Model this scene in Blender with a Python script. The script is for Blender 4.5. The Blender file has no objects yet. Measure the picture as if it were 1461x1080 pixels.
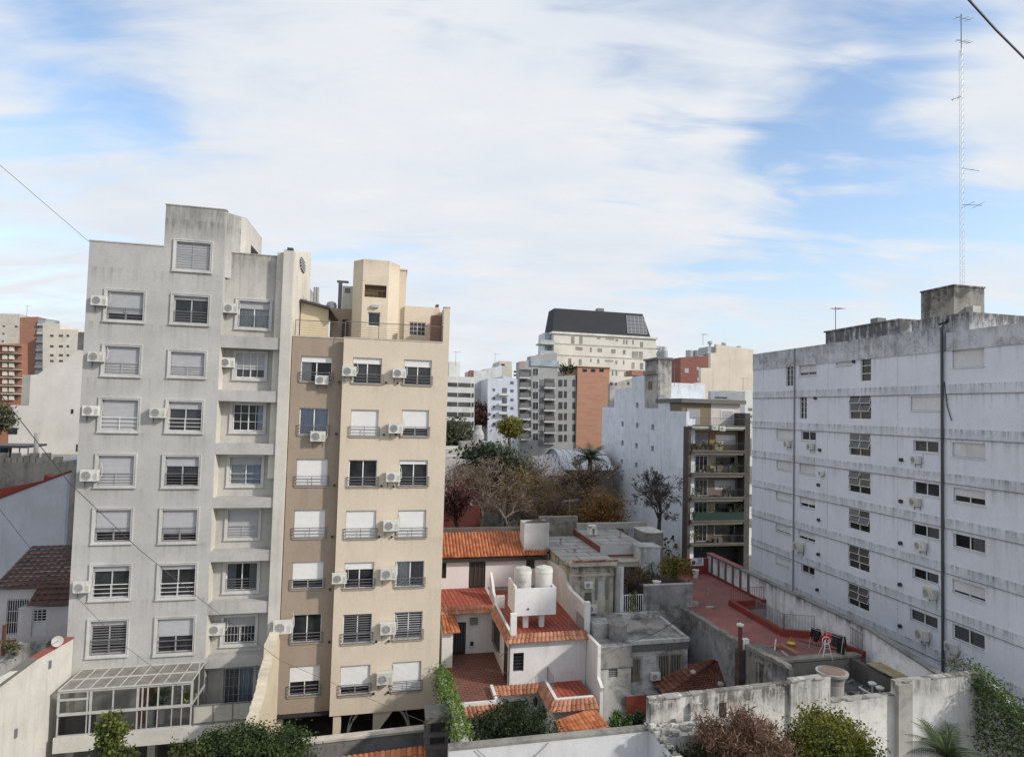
import bpy, math, random
import numpy as np
from mathutils import Vector as V, Matrix, Euler
random.seed(7); NR = np.random.default_rng(11)
rad = math.radians
SC = bpy.context.scene
COL = SC.collection
# ---------------------------------------------------------------- camera
FPX = 950.0; CX, CY = 730.5, 540.0
CAM = V((0, 0, 19.0))
MROT = (Euler((rad(90 + 2.68), 0, 0)).to_matrix() @ Matrix.Rotation(rad(1.55), 3, 'Z'))
cd = bpy.data.cameras.new('camera'); cam = bpy.data.objects.new('camera', cd); COL.objects.link(cam)
cd.sensor_width = 36; cd.lens = FPX / 1461 * 36; cd.clip_start = .3; cd.clip_end = 5000
cam.matrix_world = Matrix.Translation(CAM) @ MROT.to_4x4()
SC.camera = cam
def ray(px, py): return MROT @ V(((px - CX) / FPX, -(py - CY) / FPX, -1))
def at_y(px, py, Y): d = ray(px, py); return CAM + d * (Y / d.y)
def at_z(px, py, z): d = ray(px, py); return CAM + d * ((z - CAM.z) / d.z)
AV = V((math.cos(rad(14.3)), math.sin(rad(14.3)), 0))     # along the street fronts
BV = V((-math.sin(rad(10.3)), math.cos(rad(10.3)), 0))    # along the party walls, away
class Fr:
    """skewed local frame: u along a, w along b (into the block), v up"""
    def __init__(s, px, py, Y, a=AV, b=BV):
        s.O = at_y(px, py, Y); s.O.z = 0; s.a = a; s.b = b
        s.det = a.x * b.y - a.y * b.x
        s.rz = math.atan2(a.y, a.x)
    def P(s, u, w, v): return s.O + s.a * u + s.b * w + V((0, 0, v))
    def inv(s, p):
        q = p - s.O
        return ((q.x * s.b.y - q.y * s.b.x) / s.det, (s.a.x * q.y - s.a.y * q.x) / s.det, p.z)
    def _hit(s, px, py, n, P0):
        d = ray(px, py); t = (P0 - CAM).dot(n) / d.dot(n); return s.inv(CAM + d * t)
    def uv(s, px, py, w=0):
        r = s._hit(px, py, V((-s.a.y, s.a.x, 0)), s.P(0, w, 0)); return r[0], r[2]
    def wv(s, px, py, u):
        r = s._hit(px, py, V((-s.b.y, s.b.x, 0)), s.P(u, 0, 0)); return r[1], r[2]
    def uw(s, px, py, v):
        r = s.inv(at_z(px, py, v)); return r[0], r[1]
    def box(s, b, w=0, ins=0):
        u0, v1 = s.uv(b[0], b[1], w); u1, v0 = s.uv(b[2], b[3], w)
        return (u0 + ins, u1 - ins, v0 + ins, v1 - ins)
# ---------------------------------------------------------------- object helpers
def tag(o, label=None, cat=None, group=None, kind=None):
    if label: o['label'] = label
    if cat: o['category'] = cat
    if group: o['group'] = group
    if kind: o['kind'] = kind
    return o
def thing(name, label, cat, loc=(0, 0, 0), rz=0, group=None):
    o = bpy.data.objects.new(name, None); COL.objects.link(o)
    o.location = loc; o.rotation_euler = (0, 0, rz); o.empty_display_size = .2
    return tag(o, label, cat, group)
class MB:
    def __init__(s, fr=None): s.f = fr; s.v = []; s.q = []; s.sm = False
    def p(s, u, w, v): return s.f.P(u, w, v) if s.f else V((u, w, v))
    def face(s, pts):
        n = len(s.v); s.v += [tuple(x) for x in pts]; s.q.append(tuple(range(n, n + len(pts)))); return s
    def quad(s, pts): return s.face([s.p(*x) for x in pts])
    def _hex(s, P):
        n = len(s.v); s.v += [tuple(x) for x in P]
        for f in ((0, 3, 2, 1), (4, 5, 6, 7), (0, 1, 5, 4), (1, 2, 6, 5), (2, 3, 7, 6), (3, 0, 4, 7)): s.q.append(tuple(n + i for i in f))
        return s
    def box(s, u0, u1, w0, w1, v0, v1):
        return s._hex([s.p(u0, w0, v0), s.p(u1, w0, v0), s.p(u1, w1, v0), s.p(u0, w1, v0), s.p(u0, w0, v1), s.p(u1, w0, v1), s.p(u1, w1, v1), s.p(u0, w1, v1)])
    def _ext(s, A, B):
        n = len(s.v); k = len(A); s.v += [tuple(x) for x in A] + [tuple(x) for x in B]
        s.q.append(tuple(n + i for i in range(k))); s.q.append(tuple(n + k + i for i in reversed(range(k))))
        for i in range(k): j = (i + 1) % k; s.q.append((n + i, n + k + i, n + k + j, n + j))
        return s
    def prism_f(s, uv, w0, w1): return s._ext([s.p(u, w0, v) for u, v in uv], [s.p(u, w1, v) for u, v in uv])
    def prism_h(s, uw, v0, v1): return s._ext([s.p(u, w, v0) for u, w in uw], [s.p(u, w, v1) for u, w in uw])
    def prism_s(s, wv, u0, u1): return s._ext([s.p(u0, w, v) for w, v in wv], [s.p(u1, w, v) for w, v in wv])
    def bar(s, a, b, r, n=4):
        return s.tube([a, b], r, n)
    def tube(s, pts, r, n=5, cap=True):
        pts = [V(x) for x in pts]; rs = r if isinstance(r, (list, tuple)) else [r] * len(pts)
        base = len(s.v); t0 = None
        for i, p in enumerate(pts):
            t = (pts[min(i + 1, len(pts) - 1)] - pts[max(i - 1, 0)])
            if t.length < 1e-6: t = V((0, 0, 1))
            t.normalize(); h = V((0, 0, 1)) if abs(t.z) < .9 else V((1, 0, 0))
            x = t.cross(h).normalized(); y = t.cross(x)
            for k in range(n):
                a = 2 * math.pi * k / n + math.pi / 4; s.v.append(tuple(p + x * (math.cos(a) * rs[i]) + y * (math.sin(a) * rs[i])))
        for i in range(len(pts) - 1):
            for k in range(n):
                a = base + i * n + k; b = base + i * n + (k + 1) % n; s.q.append((a, b, b + n, a + n))
        if cap:
            s.q.append(tuple(base + k for k in reversed(range(n)))); e = base + (len(pts) - 1) * n; s.q.append(tuple(e + k for k in range(n)))
        return s
    def lathe(s, c, prof, n=20):
        c = V(c); base = len(s.v)
        for r, z in prof:
            for k in range(n): a = 2 * math.pi * k / n; s.v.append((c.x + r * math.cos(a), c.y + r * math.sin(a), c.z + z))
        for i in range(len(prof) - 1):
            for k in range(n): a = base + i * n + k; b = base + i * n + (k + 1) % n; s.q.append((a, b, b + n, a + n))
        s.q.append(tuple(base + k for k in reversed(range(n)))); e = base + (len(prof) - 1) * n; s.q.append(tuple(e + k for k in range(n)))
        return s
    def wall(s, u0, u1, v0, v1, holes, w, T, skip=()):
        us = {u0, u1}; vs = {v0, v1}; al = list(holes) + list(skip)
        for h in al:
            us |= {x for x in h[:2] if u0 < x < u1}; vs |= {x for x in h[2:] if v0 < x < v1}
        us = sorted(us); vs = sorted(vs)
        def full(i, j):
            if i < 0 or j < 0 or i >= len(us) - 1 or j >= len(vs) - 1: return False
            a = (us[i] + us[i + 1]) / 2; b = (vs[j] + vs[j + 1]) / 2
            return not any(h[0] < a < h[1] and h[2] < b < h[3] for h in al)
        for i in range(len(us) - 1):
            for j in range(len(vs) - 1):
                if not full(i, j): continue
                a, b, c, d = us[i], us[i + 1], vs[j], vs[j + 1]
                s.quad([(a, w, c), (b, w, c), (b, w, d), (a, w, d)])
                if not full(i - 1, j): s.quad([(a, w + T, c), (a, w, c), (a, w, d), (a, w + T, d)])
                if not full(i + 1, j): s.quad([(b, w, c), (b, w + T, c), (b, w + T, d), (b, w, d)])
                if not full(i, j - 1): s.quad([(a, w + T, c), (b, w + T, c), (b, w, c), (a, w, c)])
                if not full(i, j + 1): s.quad([(a, w, d), (b, w, d), (b, w + T, d), (a, w + T, d)])
        return s
    def build(s, name, mat, parent=None, label=None, cat=None, group=None, kind=None, smooth=False):
        if not s.v: return None
        a = np.array(s.v, dtype=np.float64)
        if parent is not None:
            g = parent
            o3 = V((0, 0, 0))
            while g is not None: o3 = o3 + g.location; g = g.parent
            o3 = np.array(o3); loc = None
        else:
            mn, mx = a.min(0), a.max(0); o3 = np.array([(mn[0] + mx[0]) / 2, (mn[1] + mx[1]) / 2, mn[2]]); loc = o3
        me = bpy.data.meshes.new(name); me.from_pydata((a - o3).tolist(), [], s.q); me.update()
        if smooth: me.polygons.foreach_set('use_smooth', [True] * len(me.polygons))
        if mat: me.materials.append(mat)
        o = bpy.data.objects.new(name, me); COL.objects.link(o)
        if loc is not None: o.location = loc
        if parent is not None: o.parent = parent
        return tag(o, label, cat, group, kind)
# ---------------------------------------------------------------- materials
MATS = {}
def nn(nt, t, **k):
    n = nt.nodes.new(t)
    for a, b in k.items():
        if a in n.inputs: n.inputs[a].default_value = b
        else: setattr(n, a, b)
    return n
def newmat(name):
    m = bpy.data.materials.new(name); m.use_nodes = True; nt = m.node_tree
    b = nt.nodes['Principled BSDF']; return m, nt, b
def math_(nt, op, a, b=None, clamp=False):
    n = nt.nodes.new('ShaderNodeMath'); n.operation = op; n.use_clamp = clamp
    for i, x in enumerate((a, b)):
        if x is None: continue
        if isinstance(x, (int, float)): n.inputs[i].default_value = x
        else: nt.links.new(x, n.inputs[i])
    return n.outputs[0]
def noise(nt, vec, scale, detail=4, rough=.6, dist=0, dim='3D'):
    n = nn(nt, 'ShaderNodeTexNoise', Scale=scale, Detail=detail, Roughness=rough, Distortion=dist)
    nt.links.new(vec, n.inputs['Vector']); return n.outputs['Fac']
def ramp(nt, x, lo, hi, a=0., b=1.):
    n = nn(nt, 'ShaderNodeMapRange'); n.inputs[1].default_value = lo; n.inputs[2].default_value = hi; n.inputs[3].default_value = a; n.inputs[4].default_value = b
    nt.links.new(x, n.inputs[0]); return n.outputs[0]
def mapping(nt, vec, scale=(1, 1, 1), rot=(0, 0, 0)):
    n = nn(nt, 'ShaderNodeMapping'); n.inputs['Scale'].default_value = scale; n.inputs['Rotation'].default_value = rot
    nt.links.new(vec, n.inputs['Vector']); return n.outputs[0]
def mix(nt, f, a, b):
    n = nt.nodes.new('ShaderNodeMix'); n.data_type = 'RGBA'
    for i, x in ((0, f), (6, a), (7, b)):
        if isinstance(x, (int, float)): n.inputs[i].default_value = x
        elif isinstance(x, tuple): n.inputs[i].default_value = (*x[:3], 1)
        else: nt.links.new(x, n.inputs[i])
    return n.outputs[2]
def pl(name, c=None, dirt=(.13, .125, .115), amt=.3, streak=.35, rough=.9, top=None, var=.10, bump=.25, per=None, fine=1.0):
    """weathered render: blotches, vertical rain streaks, darker below the coping, hairline grain"""
    if name in MATS: return MATS[name]
    m, nt, b = newmat(name); geo = nt.nodes.new('ShaderNodeNewGeometry'); P = geo.outputs['Position']
    st = noise(nt, mapping(nt, P, (2.2, 2.2, .16)), 1.0, 6, .62)
    gate = ramp(nt, noise(nt, mapping(nt, P, (.5, .5, .12)), 1.0, 3, .6), .40, .66, .12, 1)
    st = math_(nt, 'MULTIPLY', ramp(nt, st, .50, .72, 0, streak * 1.25), gate)
    bl = ramp(nt, noise(nt, P, .60, 8, .72, .6), .46, .64, 0, amt * .9)
    gr = ramp(nt, noise(nt, P, 3.4, 9, .78, .4), .50, .66, 0, amt * 1.1)
    gb = ramp(nt, noise(nt, P, .38, 4, .6), .42, .62, .05, 1)
    f = math_(nt, 'ADD', math_(nt, 'ADD', st, bl), math_(nt, 'MULTIPLY', gr, gb))
    if top:
        z, h, k = top
        sp = nn(nt, 'ShaderNodeSeparateXYZ'); nt.links.new(P, sp.inputs[0])
        g = ramp(nt, sp.outputs[2], z - h, z, 0, 1); g = math_(nt, 'POWER', g, 2.2)
        sn = ramp(nt, noise(nt, mapping(nt, P, (2.6, 2.6, .5)), 1.0, 8, .74), .36, .56, .08, k)
        f = math_(nt, 'ADD', f, math_(nt, 'MULTIPLY', g, sn))
    if per:
        z0, step, ln, k = per   # rain runs below each ledge of a regular storey height
        sp2 = nn(nt, 'ShaderNodeSeparateXYZ'); nt.links.new(P, sp2.inputs[0])
        t = math_(nt, 'FRACT', math_(nt, 'DIVIDE', math_(nt, 'SUBTRACT', z0, sp2.outputs[2]), step))
        g = ramp(nt, t, 0, ln / step, 1, 0); g = math_(nt, 'MULTIPLY', g, g)
        sn = ramp(nt, noise(nt, mapping(nt, P, (4.2, 4.2, .10)), 1.0, 7, .72), .48, .66, .0, k)
        f = math_(nt, 'ADD', f, math_(nt, 'MULTIPLY', g, sn))
    f = math_(nt, 'MINIMUM', f, .93)
    big = ramp(nt, noise(nt, P, .22, 3), .3, .7, 1 - var, 1 + var)
    fi = ramp(nt, noise(nt, P, 9, 5, .7), .3, .7, 1 - .06 * fine, 1 + .06 * fine)
    vm = nt.nodes.new('ShaderNodeVectorMath'); vm.operation = 'SCALE'; vm.inputs[0].default_value = c
    nt.links.new(math_(nt, 'MULTIPLY', big, fi), vm.inputs['Scale'])
    nt.links.new(mix(nt, f, vm.outputs[0], dirt), b.inputs['Base Color'])
    b.inputs['Roughness'].default_value = rough
    if bump:
        bp = nn(nt, 'ShaderNodeBump', Strength=bump, Distance=.03)
        nt.links.new(noise(nt, P, 14, 6, .7), bp.inputs['Height']); nt.links.new(bp.outputs[0], b.inputs['Normal'])
    MATS[name] = m; return m
def plain(name, c, rough=.5, metal=0, var=.12, sc=3):
    if name in MATS: return MATS[name]
    m, nt, b = newmat(name); geo = nt.nodes.new('ShaderNodeNewGeometry'); P = geo.outputs['Position']
    k = ramp(nt, noise(nt, P, sc, 5, .65), .3, .7, 1 - var, 1 + var)
    vm = nt.nodes.new('ShaderNodeVectorMath'); vm.operation = 'SCALE'; vm.inputs[0].default_value = c; nt.links.new(k, vm.inputs['Scale'])
    nt.links.new(vm.outputs[0], b.inputs['Base Color']); b.inputs['Roughness'].default_value = rough; b.inputs['Metallic'].default_value = metal
    MATS[name] = m; return m
def island(name, c1, c2, rough=.85, sc=.6, dirt=.5, bump=0):
    """colour varies from piece to piece (tiles, leaves) and in light and dark clumps"""
    if name in MATS: return MATS[name]
    m, nt, b = newmat(name); geo = nt.nodes.new('ShaderNodeNewGeometry')
    cl = ramp(nt, noise(nt, geo.outputs['Position'], sc, 4, .6), .3, .7, -.35, .35)
    f = math_(nt, 'ADD', geo.outputs['Random Per Island'], cl, True)
    col = mix(nt, f, c1, c2)
    d = ramp(nt, noise(nt, geo.outputs['Position'], 1.1, 6, .7), .5, .75, 0, dirt)
    col = mix(nt, d, col, tuple(x * .35 for x in c1))
    nt.links.new(col, b.inputs['Base Color']); b.inputs['Roughness'].default_value = rough
    MATS[name] = m; return m
def leafm(name, c1=None, c2=None, sc=.8):
    if name in MATS: return MATS[name]
    m, nt, b = newmat(name); geo = nt.nodes.new('ShaderNodeNewGeometry')
    cl = ramp(nt, noise(nt, geo.outputs['Position'], sc, 3, .6), .3, .7, -.4, .4)
    col = mix(nt, math_(nt, 'ADD', geo.outputs['Random Per Island'], cl, True), c1, c2)
    nt.links.new(col, b.inputs['Base Color']); b.inputs['Roughness'].default_value = .65
    tr = nt.nodes.new('ShaderNodeBsdfTranslucent'); nt.links.new(col, tr.inputs['Color'])
    mx = nt.nodes.new('ShaderNodeMixShader'); mx.inputs[0].default_value = .3
    out = nt.nodes['Material Output']
    nt.links.new(b.outputs[0], mx.inputs[1]); nt.links.new(tr.outputs[0], mx.inputs[2]); nt.links.new(mx.outputs[0], out.inputs['Surface'])
    MATS[name] = m; return m
def brickm(name, c1, c2, mortar, sx, sy, ang=14.3, vertical=False, dirt=.4, msize=.02, bump=.3):
    if name in MATS: return MATS[name]
    m, nt, b = newmat(name); geo = nt.nodes.new('ShaderNodeNewGeometry'); P = geo.outputs['Position']
    rot = nn(nt, 'ShaderNodeVectorRotate'); rot.rotation_type = 'Z_AXIS'; rot.inputs['Angle'].default_value = -rad(ang)
    nt.links.new(P, rot.inputs['Vector']); vec = rot.outputs[0]
    if vertical:
        sp = nn(nt, 'ShaderNodeSeparateXYZ'); nt.links.new(vec, sp.inputs[0]); cb = nt.nodes.new('ShaderNodeCombineXYZ')
        nt.links.new(math_(nt, 'ADD', sp.outputs[0], sp.outputs[1]), cb.inputs[0]); nt.links.new(sp.outputs[2], cb.inputs[1]); vec = cb.outputs[0]
    br = nt.nodes.new('ShaderNodeTexBrick'); nt.links.new(vec, br.inputs['Vector'])
    br.inputs['Color1'].default_value = (*c1, 1); br.inputs['Color2'].default_value = (*c2, 1); br.inputs['Mortar'].default_value = (*mortar, 1)
    br.inputs['Scale'].default_value = 1; br.inputs['Brick Width'].default_value = sx; br.inputs['Row Height'].default_value = sy
    br.inputs['Mortar Size'].default_value = msize; br.inputs['Mortar Smooth'].default_value = .3
    d = ramp(nt, noise(nt, P, .8, 6, .7), .42, .75, 0, dirt)
    v = ramp(nt, noise(nt, P, 2.5, 4, .7), .3, .7, 0, .25)
    col = mix(nt, d, br.outputs['Color'], tuple(x * .4 for x in c1)); col = mix(nt, v, col, tuple(x * 1.3 for x in c2))
    nt.links.new(col, b.inputs['Base Color']); b.inputs['Roughness'].default_value = .85
    MATS[name] = m; return m
def glassm():
    m, nt, b = newmat('window_glass'); b.inputs['Base Color'].default_value = (.018, .02, .022, 1); b.inputs['Roughness'].default_value = .06
    geo = nt.nodes.new('ShaderNodeNewGeometry')
    k = ramp(nt, noise(nt, geo.outputs['Position'], .9, 2), .35, .65, 0, 1)
    nt.links.new(mix(nt, k, (.010, .011, .012), (.04, .043, .046)), b.inputs['Base Color'])
    MATS['glass'] = m
    m, nt, b = newmat('clear_glass'); out = nt.nodes['Material Output']
    t = nt.nodes.new('ShaderNodeBsdfTransparent'); t.inputs[0].default_value = (.85, .88, .88, 1)
    g = nt.nodes.new('ShaderNodeBsdfGlossy'); g.inputs['Roughness'].default_value = .04
    fz = nt.nodes.new('ShaderNodeFresnel'); fz.inputs[0].default_value = 1.45
    mx = nt.nodes.new('ShaderNodeMixShader'); nt.links.new(fz.outputs[0], mx.inputs[0]); nt.links.new(t.outputs[0], mx.inputs[1]); nt.links.new(g.outputs[0], mx.inputs[2])
    nt.links.new(mx.outputs[0], out.inputs['Surface']); MATS['clear'] = m
    # old translucent roofing glass, dusty
    m, nt, b = newmat('dusty_roof_glass'); out = nt.nodes['Material Output']
    b.inputs['Base Color'].default_value = (.33, .31, .28, 1); b.inputs['Roughness'].default_value = .5
    geo = nt.nodes.new('ShaderNodeNewGeometry'); k = ramp(nt, noise(nt, geo.outputs['Position'], .9, 5), .35, .65, .45, .85)
    t = nt.nodes.new('ShaderNodeBsdfTransparent'); t.inputs[0].default_value = (.7, .7, .68, 1)
    mx = nt.nodes.new('ShaderNodeMixShader'); nt.links.new(k, mx.inputs[0]); nt.links.new(t.outputs[0], mx.inputs[1]); nt.links.new(b.outputs[0], mx.inputs[2])
    nt.links.new(mx.outputs[0], out.inputs['Surface']); MATS['dusty'] = m
glassm()
G = MATS
WHITE_ALU = plain('white_aluminium', (.72, .72, .71), .4)
GREY_ALU = plain('grey_aluminium', (.42, .42, .42), .4)
DARK_METAL = plain('dark_metal', (.05, .05, .055), .5)
IRON = plain('grey_iron', (.16, .16, .17), .55)
BLACK = plain('black_plastic', (.025, .025, .027), .5)
SH_GREY = plain('grey_shutter', (.40, .405, .42), .55, 0, .06)
SH_WHITE = plain('white_shutter', (.70, .70, .69), .5, 0, .04)
AC_WHITE = plain('ac_white', (.66, .66, .63), .45, 0, .10, 5)
def _age(m):
    nt = m.node_tree; b = nt.nodes['Principled BSDF']; oi = nt.nodes.new('ShaderNodeObjectInfo'); geo = nt.nodes.new('ShaderNodeNewGeometry')
    src = b.inputs['Base Color'].links[0].from_socket; r = math_(nt, 'POWER', oi.outputs['Random'], 1.6)
    c = mix(nt, math_(nt, 'MULTIPLY', r, .75), src, (.50, .475, .40))
    d = ramp(nt, noise(nt, mapping(nt, geo.outputs['Position'], (9, 9, 1.5)), 1.0, 6, .7), .5, .72, 0, .6)
    nt.links.new(mix(nt, d, c, (.30, .27, .22)), b.inputs['Base Color'])
_age(AC_WHITE)
CURT = plain('white_curtain', (.62, .63, .64), .9)
CURT_B = plain('bluish_curtain', (.42, .47, .58), .9)
CURT_D = plain('grey_curtain', (.25, .25, .26), .9)
INTERIOR = plain('interior_shade', (.02, .02, .022), .9)  # near-black colour stands in for shade inside rooms and openings
TRIM = pl('white_trim', (.53, .525, .505), amt=.25, streak=.25, bump=.1)
# ---------------------------------------------------------------- shared builders
def slats(m, u0, u1, w, v0, v1, pitch=.06, d=.010):
    n = max(2, int((v1 - v0) / pitch)); h = (v1 - v0) / n
    for i in range(n):
        a = v0 + i * h
        m.quad([(u0, w, a), (u1, w, a), (u1, w - d, a + h * .55), (u0, w - d, a + h * .55)])
        m.quad([(u0, w - d, a + h * .55), (u1, w - d, a + h * .55), (u1, w, a + h), (u0, w, a + h)])
def curtain(m, u0, u1, w, v0, v1, fold=.13, d=.035):
    n = max(4, int((u1 - u0) / fold * 4)); ph = random.random() * 6
    pts = [(u0 + (u1 - u0) * i / n, w + d * math.sin(i * 1.57 + ph) * (.6 + .4 * random.random())) for i in range(n + 1)]
    for (a, wa), (b, wb) in zip(pts, pts[1:]): m.quad([(a, wa, v0), (b, wb, v0), (b, wb, v1), (a, wa, v1)])
def win(fr, par, h, w, sh=0, cur=None, fm=None, trim=None, rail=None, n=2, shm=None, blind=None, sill=None, bars=None, gap=None):
    """one window in the opening h=(u0,u1,v0,v1) of a wall face at w"""
    u0, u1, v0, v1 = h; fm = fm or WHITE_ALU; shm = shm or SH_GREY
    m = MB(fr); t = .05; a, b = w + .13, w + .19
    m.box(u0, u0 + t, a, b, v0, v1); m.box(u1 - t, u1, a, b, v0, v1); m.box(u0 + t, u1 - t, a, b, v0, v0 + t); m.box(u0 + t, u1 - t, a, b, v1 - t, v1)
    for k in range(1, n):
        c = u0 + (u1 - u0) * k / n; m.box(c - t * .55, c + t * .55, a - .01, b, v0 + t, v1 - t)
    o = m.build('window', fm, par)
    m = MB(fr).quad([(u0, w + .165, v0), (u1, w + .165, v0), (u1, w + .165, v1), (u0, w + .165, v1)])
    m.build('pane', G['clear'] if cur else G['glass'], o)
    if cur:
        for (f0, f1, g0, mat) in cur:
            m = MB(fr); curtain(m, u0 + (u1 - u0) * f0, u0 + (u1 - u0) * f1, w + .25, v0 + (v1 - v0) * g0, v1 - .02); m.build('curtain', mat, o)
        MB(fr).quad([(u0, w + .31, v0), (u1, w + .31, v0), (u1, w + .31, v1), (u0, w + .31, v1)]).build('room', INTERIOR, o)
    if sh > 0:
        m = MB(fr); slats(m, u0 + .02, u1 - .02, w + .11, v1 - (v1 - v0) * sh, v1); m.box(u0 + .02, u1 - .02, w + .085, w + .115, v1 - (v1 - v0) * sh - .05, v1 - (v1 - v0) * sh)
        m.build('shutter', shm, o)
    if blind:
        m = MB(fr); k = v0 + .06
        while k < v1 - .05:
            m.quad([(u0 + .05, w + .12, k), (u1 - .05, w + .12, k), (u1 - .05, w + .09, k + .06), (u0 + .05, w + .09, k + .06)]); k += .125
        m.build('louvre', blind, o)
    if trim:
        m = MB(fr); q = trim
        for (x0, x1, y0, y1) in ((u0 - q, u0, v0 - q, v1 + q), (u1, u1 + q, v0 - q, v1 + q), (u0, u1, v1, v1 + q), (u0, u1, v0 - q, v0)):
            m.box(x0, x1, w - .055, w + .02, y0, y1)
        e = .05
        for (x0, x1, y0, y1) in ((u0 - q, u0 - q + e, v0 - q, v1 + q), (u1 + q - e, u1 + q, v0 - q, v1 + q), (u0 - q + e, u1 + q - e, v1 + q - e, v1 + q)):
            m.box(x0, x1, w - .085, w - .05, y0, y1)
        m.box(u0 - q - .02, u1 + q + .02, w - .10, w - .05, v0 - q - .02, v0 - q + .06)
        m.build('trim', TRIM, o)
    if sill:
        MB(fr).box(u0 - .05, u1 + .05, w - .06, w + .1, v0 - .06, v0).build('sill', sill, o)
    if rail:
        frac, mat, over, nb = rail; m = MB(fr); top = v0 + (v1 - v0) * frac; ww = w - .05 if over else w + .03
        for k in range(nb):
            z = v0 + .03 + (top - v0 - .03) * k / (nb - 1); r = .016 if k < nb - 1 else .024
            m.tube([fr.P(u0 - over, ww, z), fr.P(u1 + over, ww, z)], r, 4)
        for k in (0, .5, 1): m.tube([fr.P(u0 - over * .8 + (u1 - u0 + 1.6 * over) * k, ww, v0), fr.P(u0 - over * .8 + (u1 - u0 + 1.6 * over) * k, ww, top)], .018, 4)
        if over:
            for uu in (u0 - over * .8, u1 + over * .8): m.tube([fr.P(uu, ww, top - .03), fr.P(uu, w + .05, top - .03)], .018, 4); m.tube([fr.P(uu, ww, v0 + .03), fr.P(uu, w + .05, v0 + .03)], .018, 4)
        m.build('railing', mat, o)
    if bars:
        mat, nv, nh = bars; m = MB(fr)
        for k in range(nv + 1): c = u0 + .03 + (u1 - u0 - .06) * k / nv; m.tube([fr.P(c, w + .04, v0), fr.P(c, w + .04, v1)], .013, 4)
        for k in range(nh + 1): c = v0 + .05 + (v1 - v0 - .1) * k / max(1, nh); m.tube([fr.P(u0, w + .03, c), fr.P(u1, w + .03, c)], .014, 4)
        m.build('grille', mat, o)
    return o
# --- split air conditioner prototype (origin at the foot of the back wall side)
AC0 = None
def make_ac():
    r = thing('air_conditioner', 'white split air conditioner', 'air conditioner')
    m = MB(); W, D, H = .82, .30, .55
    b = .02
    m.prism_h([(-W / 2 + b, -.42), (W / 2 - b, -.42), (W / 2, -.42 + b), (W / 2, -.12), (-W / 2, -.12), (-W / 2, -.42 + b)], 0, H)
    m.box(-W / 2 - .006, W / 2 + .006, -.425, -.115, H, H + .02)
    m.build('body', AC_WHITE, r)
    m = MB(); c = (-.12, -.426, H / 2); n = 20
    base = [V((c[0] + .215 * math.cos(6.2832 * k / n), -.4235, c[2] + .215 * math.sin(6.2832 * k / n))) for k in range(n)]; m.face(base)
    g = m.build('fan_opening', plain('fan_dark', (.17, .17, .17), .6), r)
    m = MB()
    for rr in (.06, .105, .15, .19, .215):
        m.tube([V((c[0] + rr * math.cos(6.2832 * k / n), -.432, c[2] + rr * math.sin(6.2832 * k / n))) for k in range(n + 1)], .0085, 4, False)
    for k in range(8): a = k * math.pi / 4; m.tube([V((c[0], -.432, c[2])), V((c[0] + .215 * math.cos(a), -.432, c[2] + .215 * math.sin(a)))], .006, 4)
    m.lathe((c[0], -.43, c[2]), [(.001, 0), (.05, 0)], 10)
    m.build('fan_grille', plain('grille_grey', (.5, .5, .48), .5), r)
    m = MB()
    for k in range(7): m.box(.2, .36, -.43, -.424, .08 + k * .045, .10 + k * .045)
    m.build('side_louvre', plain('louvre_grey', (.42, .42, .40), .5), r)
    for sx in (-.28, .28):
        m = MB(); m.box(sx - .02, sx + .02, -.44, -.0, -.04, -.002); m.box(sx - .02, sx + .02, -.03, -.0, -.32, -.04)
        m.build('bracket', IRON, r)
    m = MB(); m.tube([(.41, -.25, .2), (.47, -.22, .18), (.5, -.1, .3), (.49, -.03, .6), (.42, -.02, .85)], .02, 5); m.build('pipe', TRIM, r)
    return r
ac_used = [False]
def ac(fr, b, w, label, group, flip=False, kx=1.0):
    global AC0
    if AC0 is None: AC0 = make_ac()
    hpx = b[3] - b[1]; cxp = (b[0] + b[2]) / 2
    kx *= .92; u, v = fr.uv(cxp, b[3], w - .27); P = fr.P(u, w, v)
    u2, v2 = fr.uv(cxp, b[1], w - .27); s = (v2 - v) / .57 * kx
    if not ac_used[0]: r = AC0; ac_used[0] = True
    else:
        r = AC0.copy(); COL.objects.link(r)
        for ch in AC0.children: c = ch.copy(); COL.objects.link(c); c.parent = r
    r.location = P; r.rotation_euler = (0, 0, fr.rz); r.scale = (s, s, s)
    r['label'] = label; r['group'] = group
    return r
# --- barrel tiles over a quad: top edge P0-P1, bottom edge Q0-Q1 (world points)
def tiles(m, P0, P1, Q0, Q1, pitch=.22, row=.40, r=.07, seg=4, lift=.035):
    P0, P1, Q0, Q1 = map(V, (P0, P1, Q0, Q1))
    L = max((P1 - P0).length, (Q1 - Q0).length); D = max((Q0 - P0).length, (Q1 - P1).length)
    nc = max(2, round(L / pitch)); nr = max(1, round(D / row))
    N = (Q1 - Q0).cross(P0 - Q0).normalized()
    if N.z < 0: N = -N
    def pt(s, t, h): a = P0.lerp(P1, s); b = Q0.lerp(Q1, s); return a.lerp(b, t) + N * h
    for c in range(nc):
        for k in range(nr):
            base = len(m.v); jl = random.uniform(-.006, .01)
            for (t, l) in ((k / nr, 0), ((k + 1.08) / nr, lift)):
                for i in range(seg + 1):
                    a = i / seg; s = (c + a) / nc; h = r * math.sin(math.pi * a) + l + jl
                    m.v.append(tuple(pt(s, min(t, 1.03), h)))
            for i in range(seg): m.q.append((base + i, base + i + 1, base + seg + 2 + i, base + seg + 1 + i))
            # closed lower end
            e = base + seg + 1; m.q.append(tuple(e + i for i in range(seg + 1)))
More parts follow.
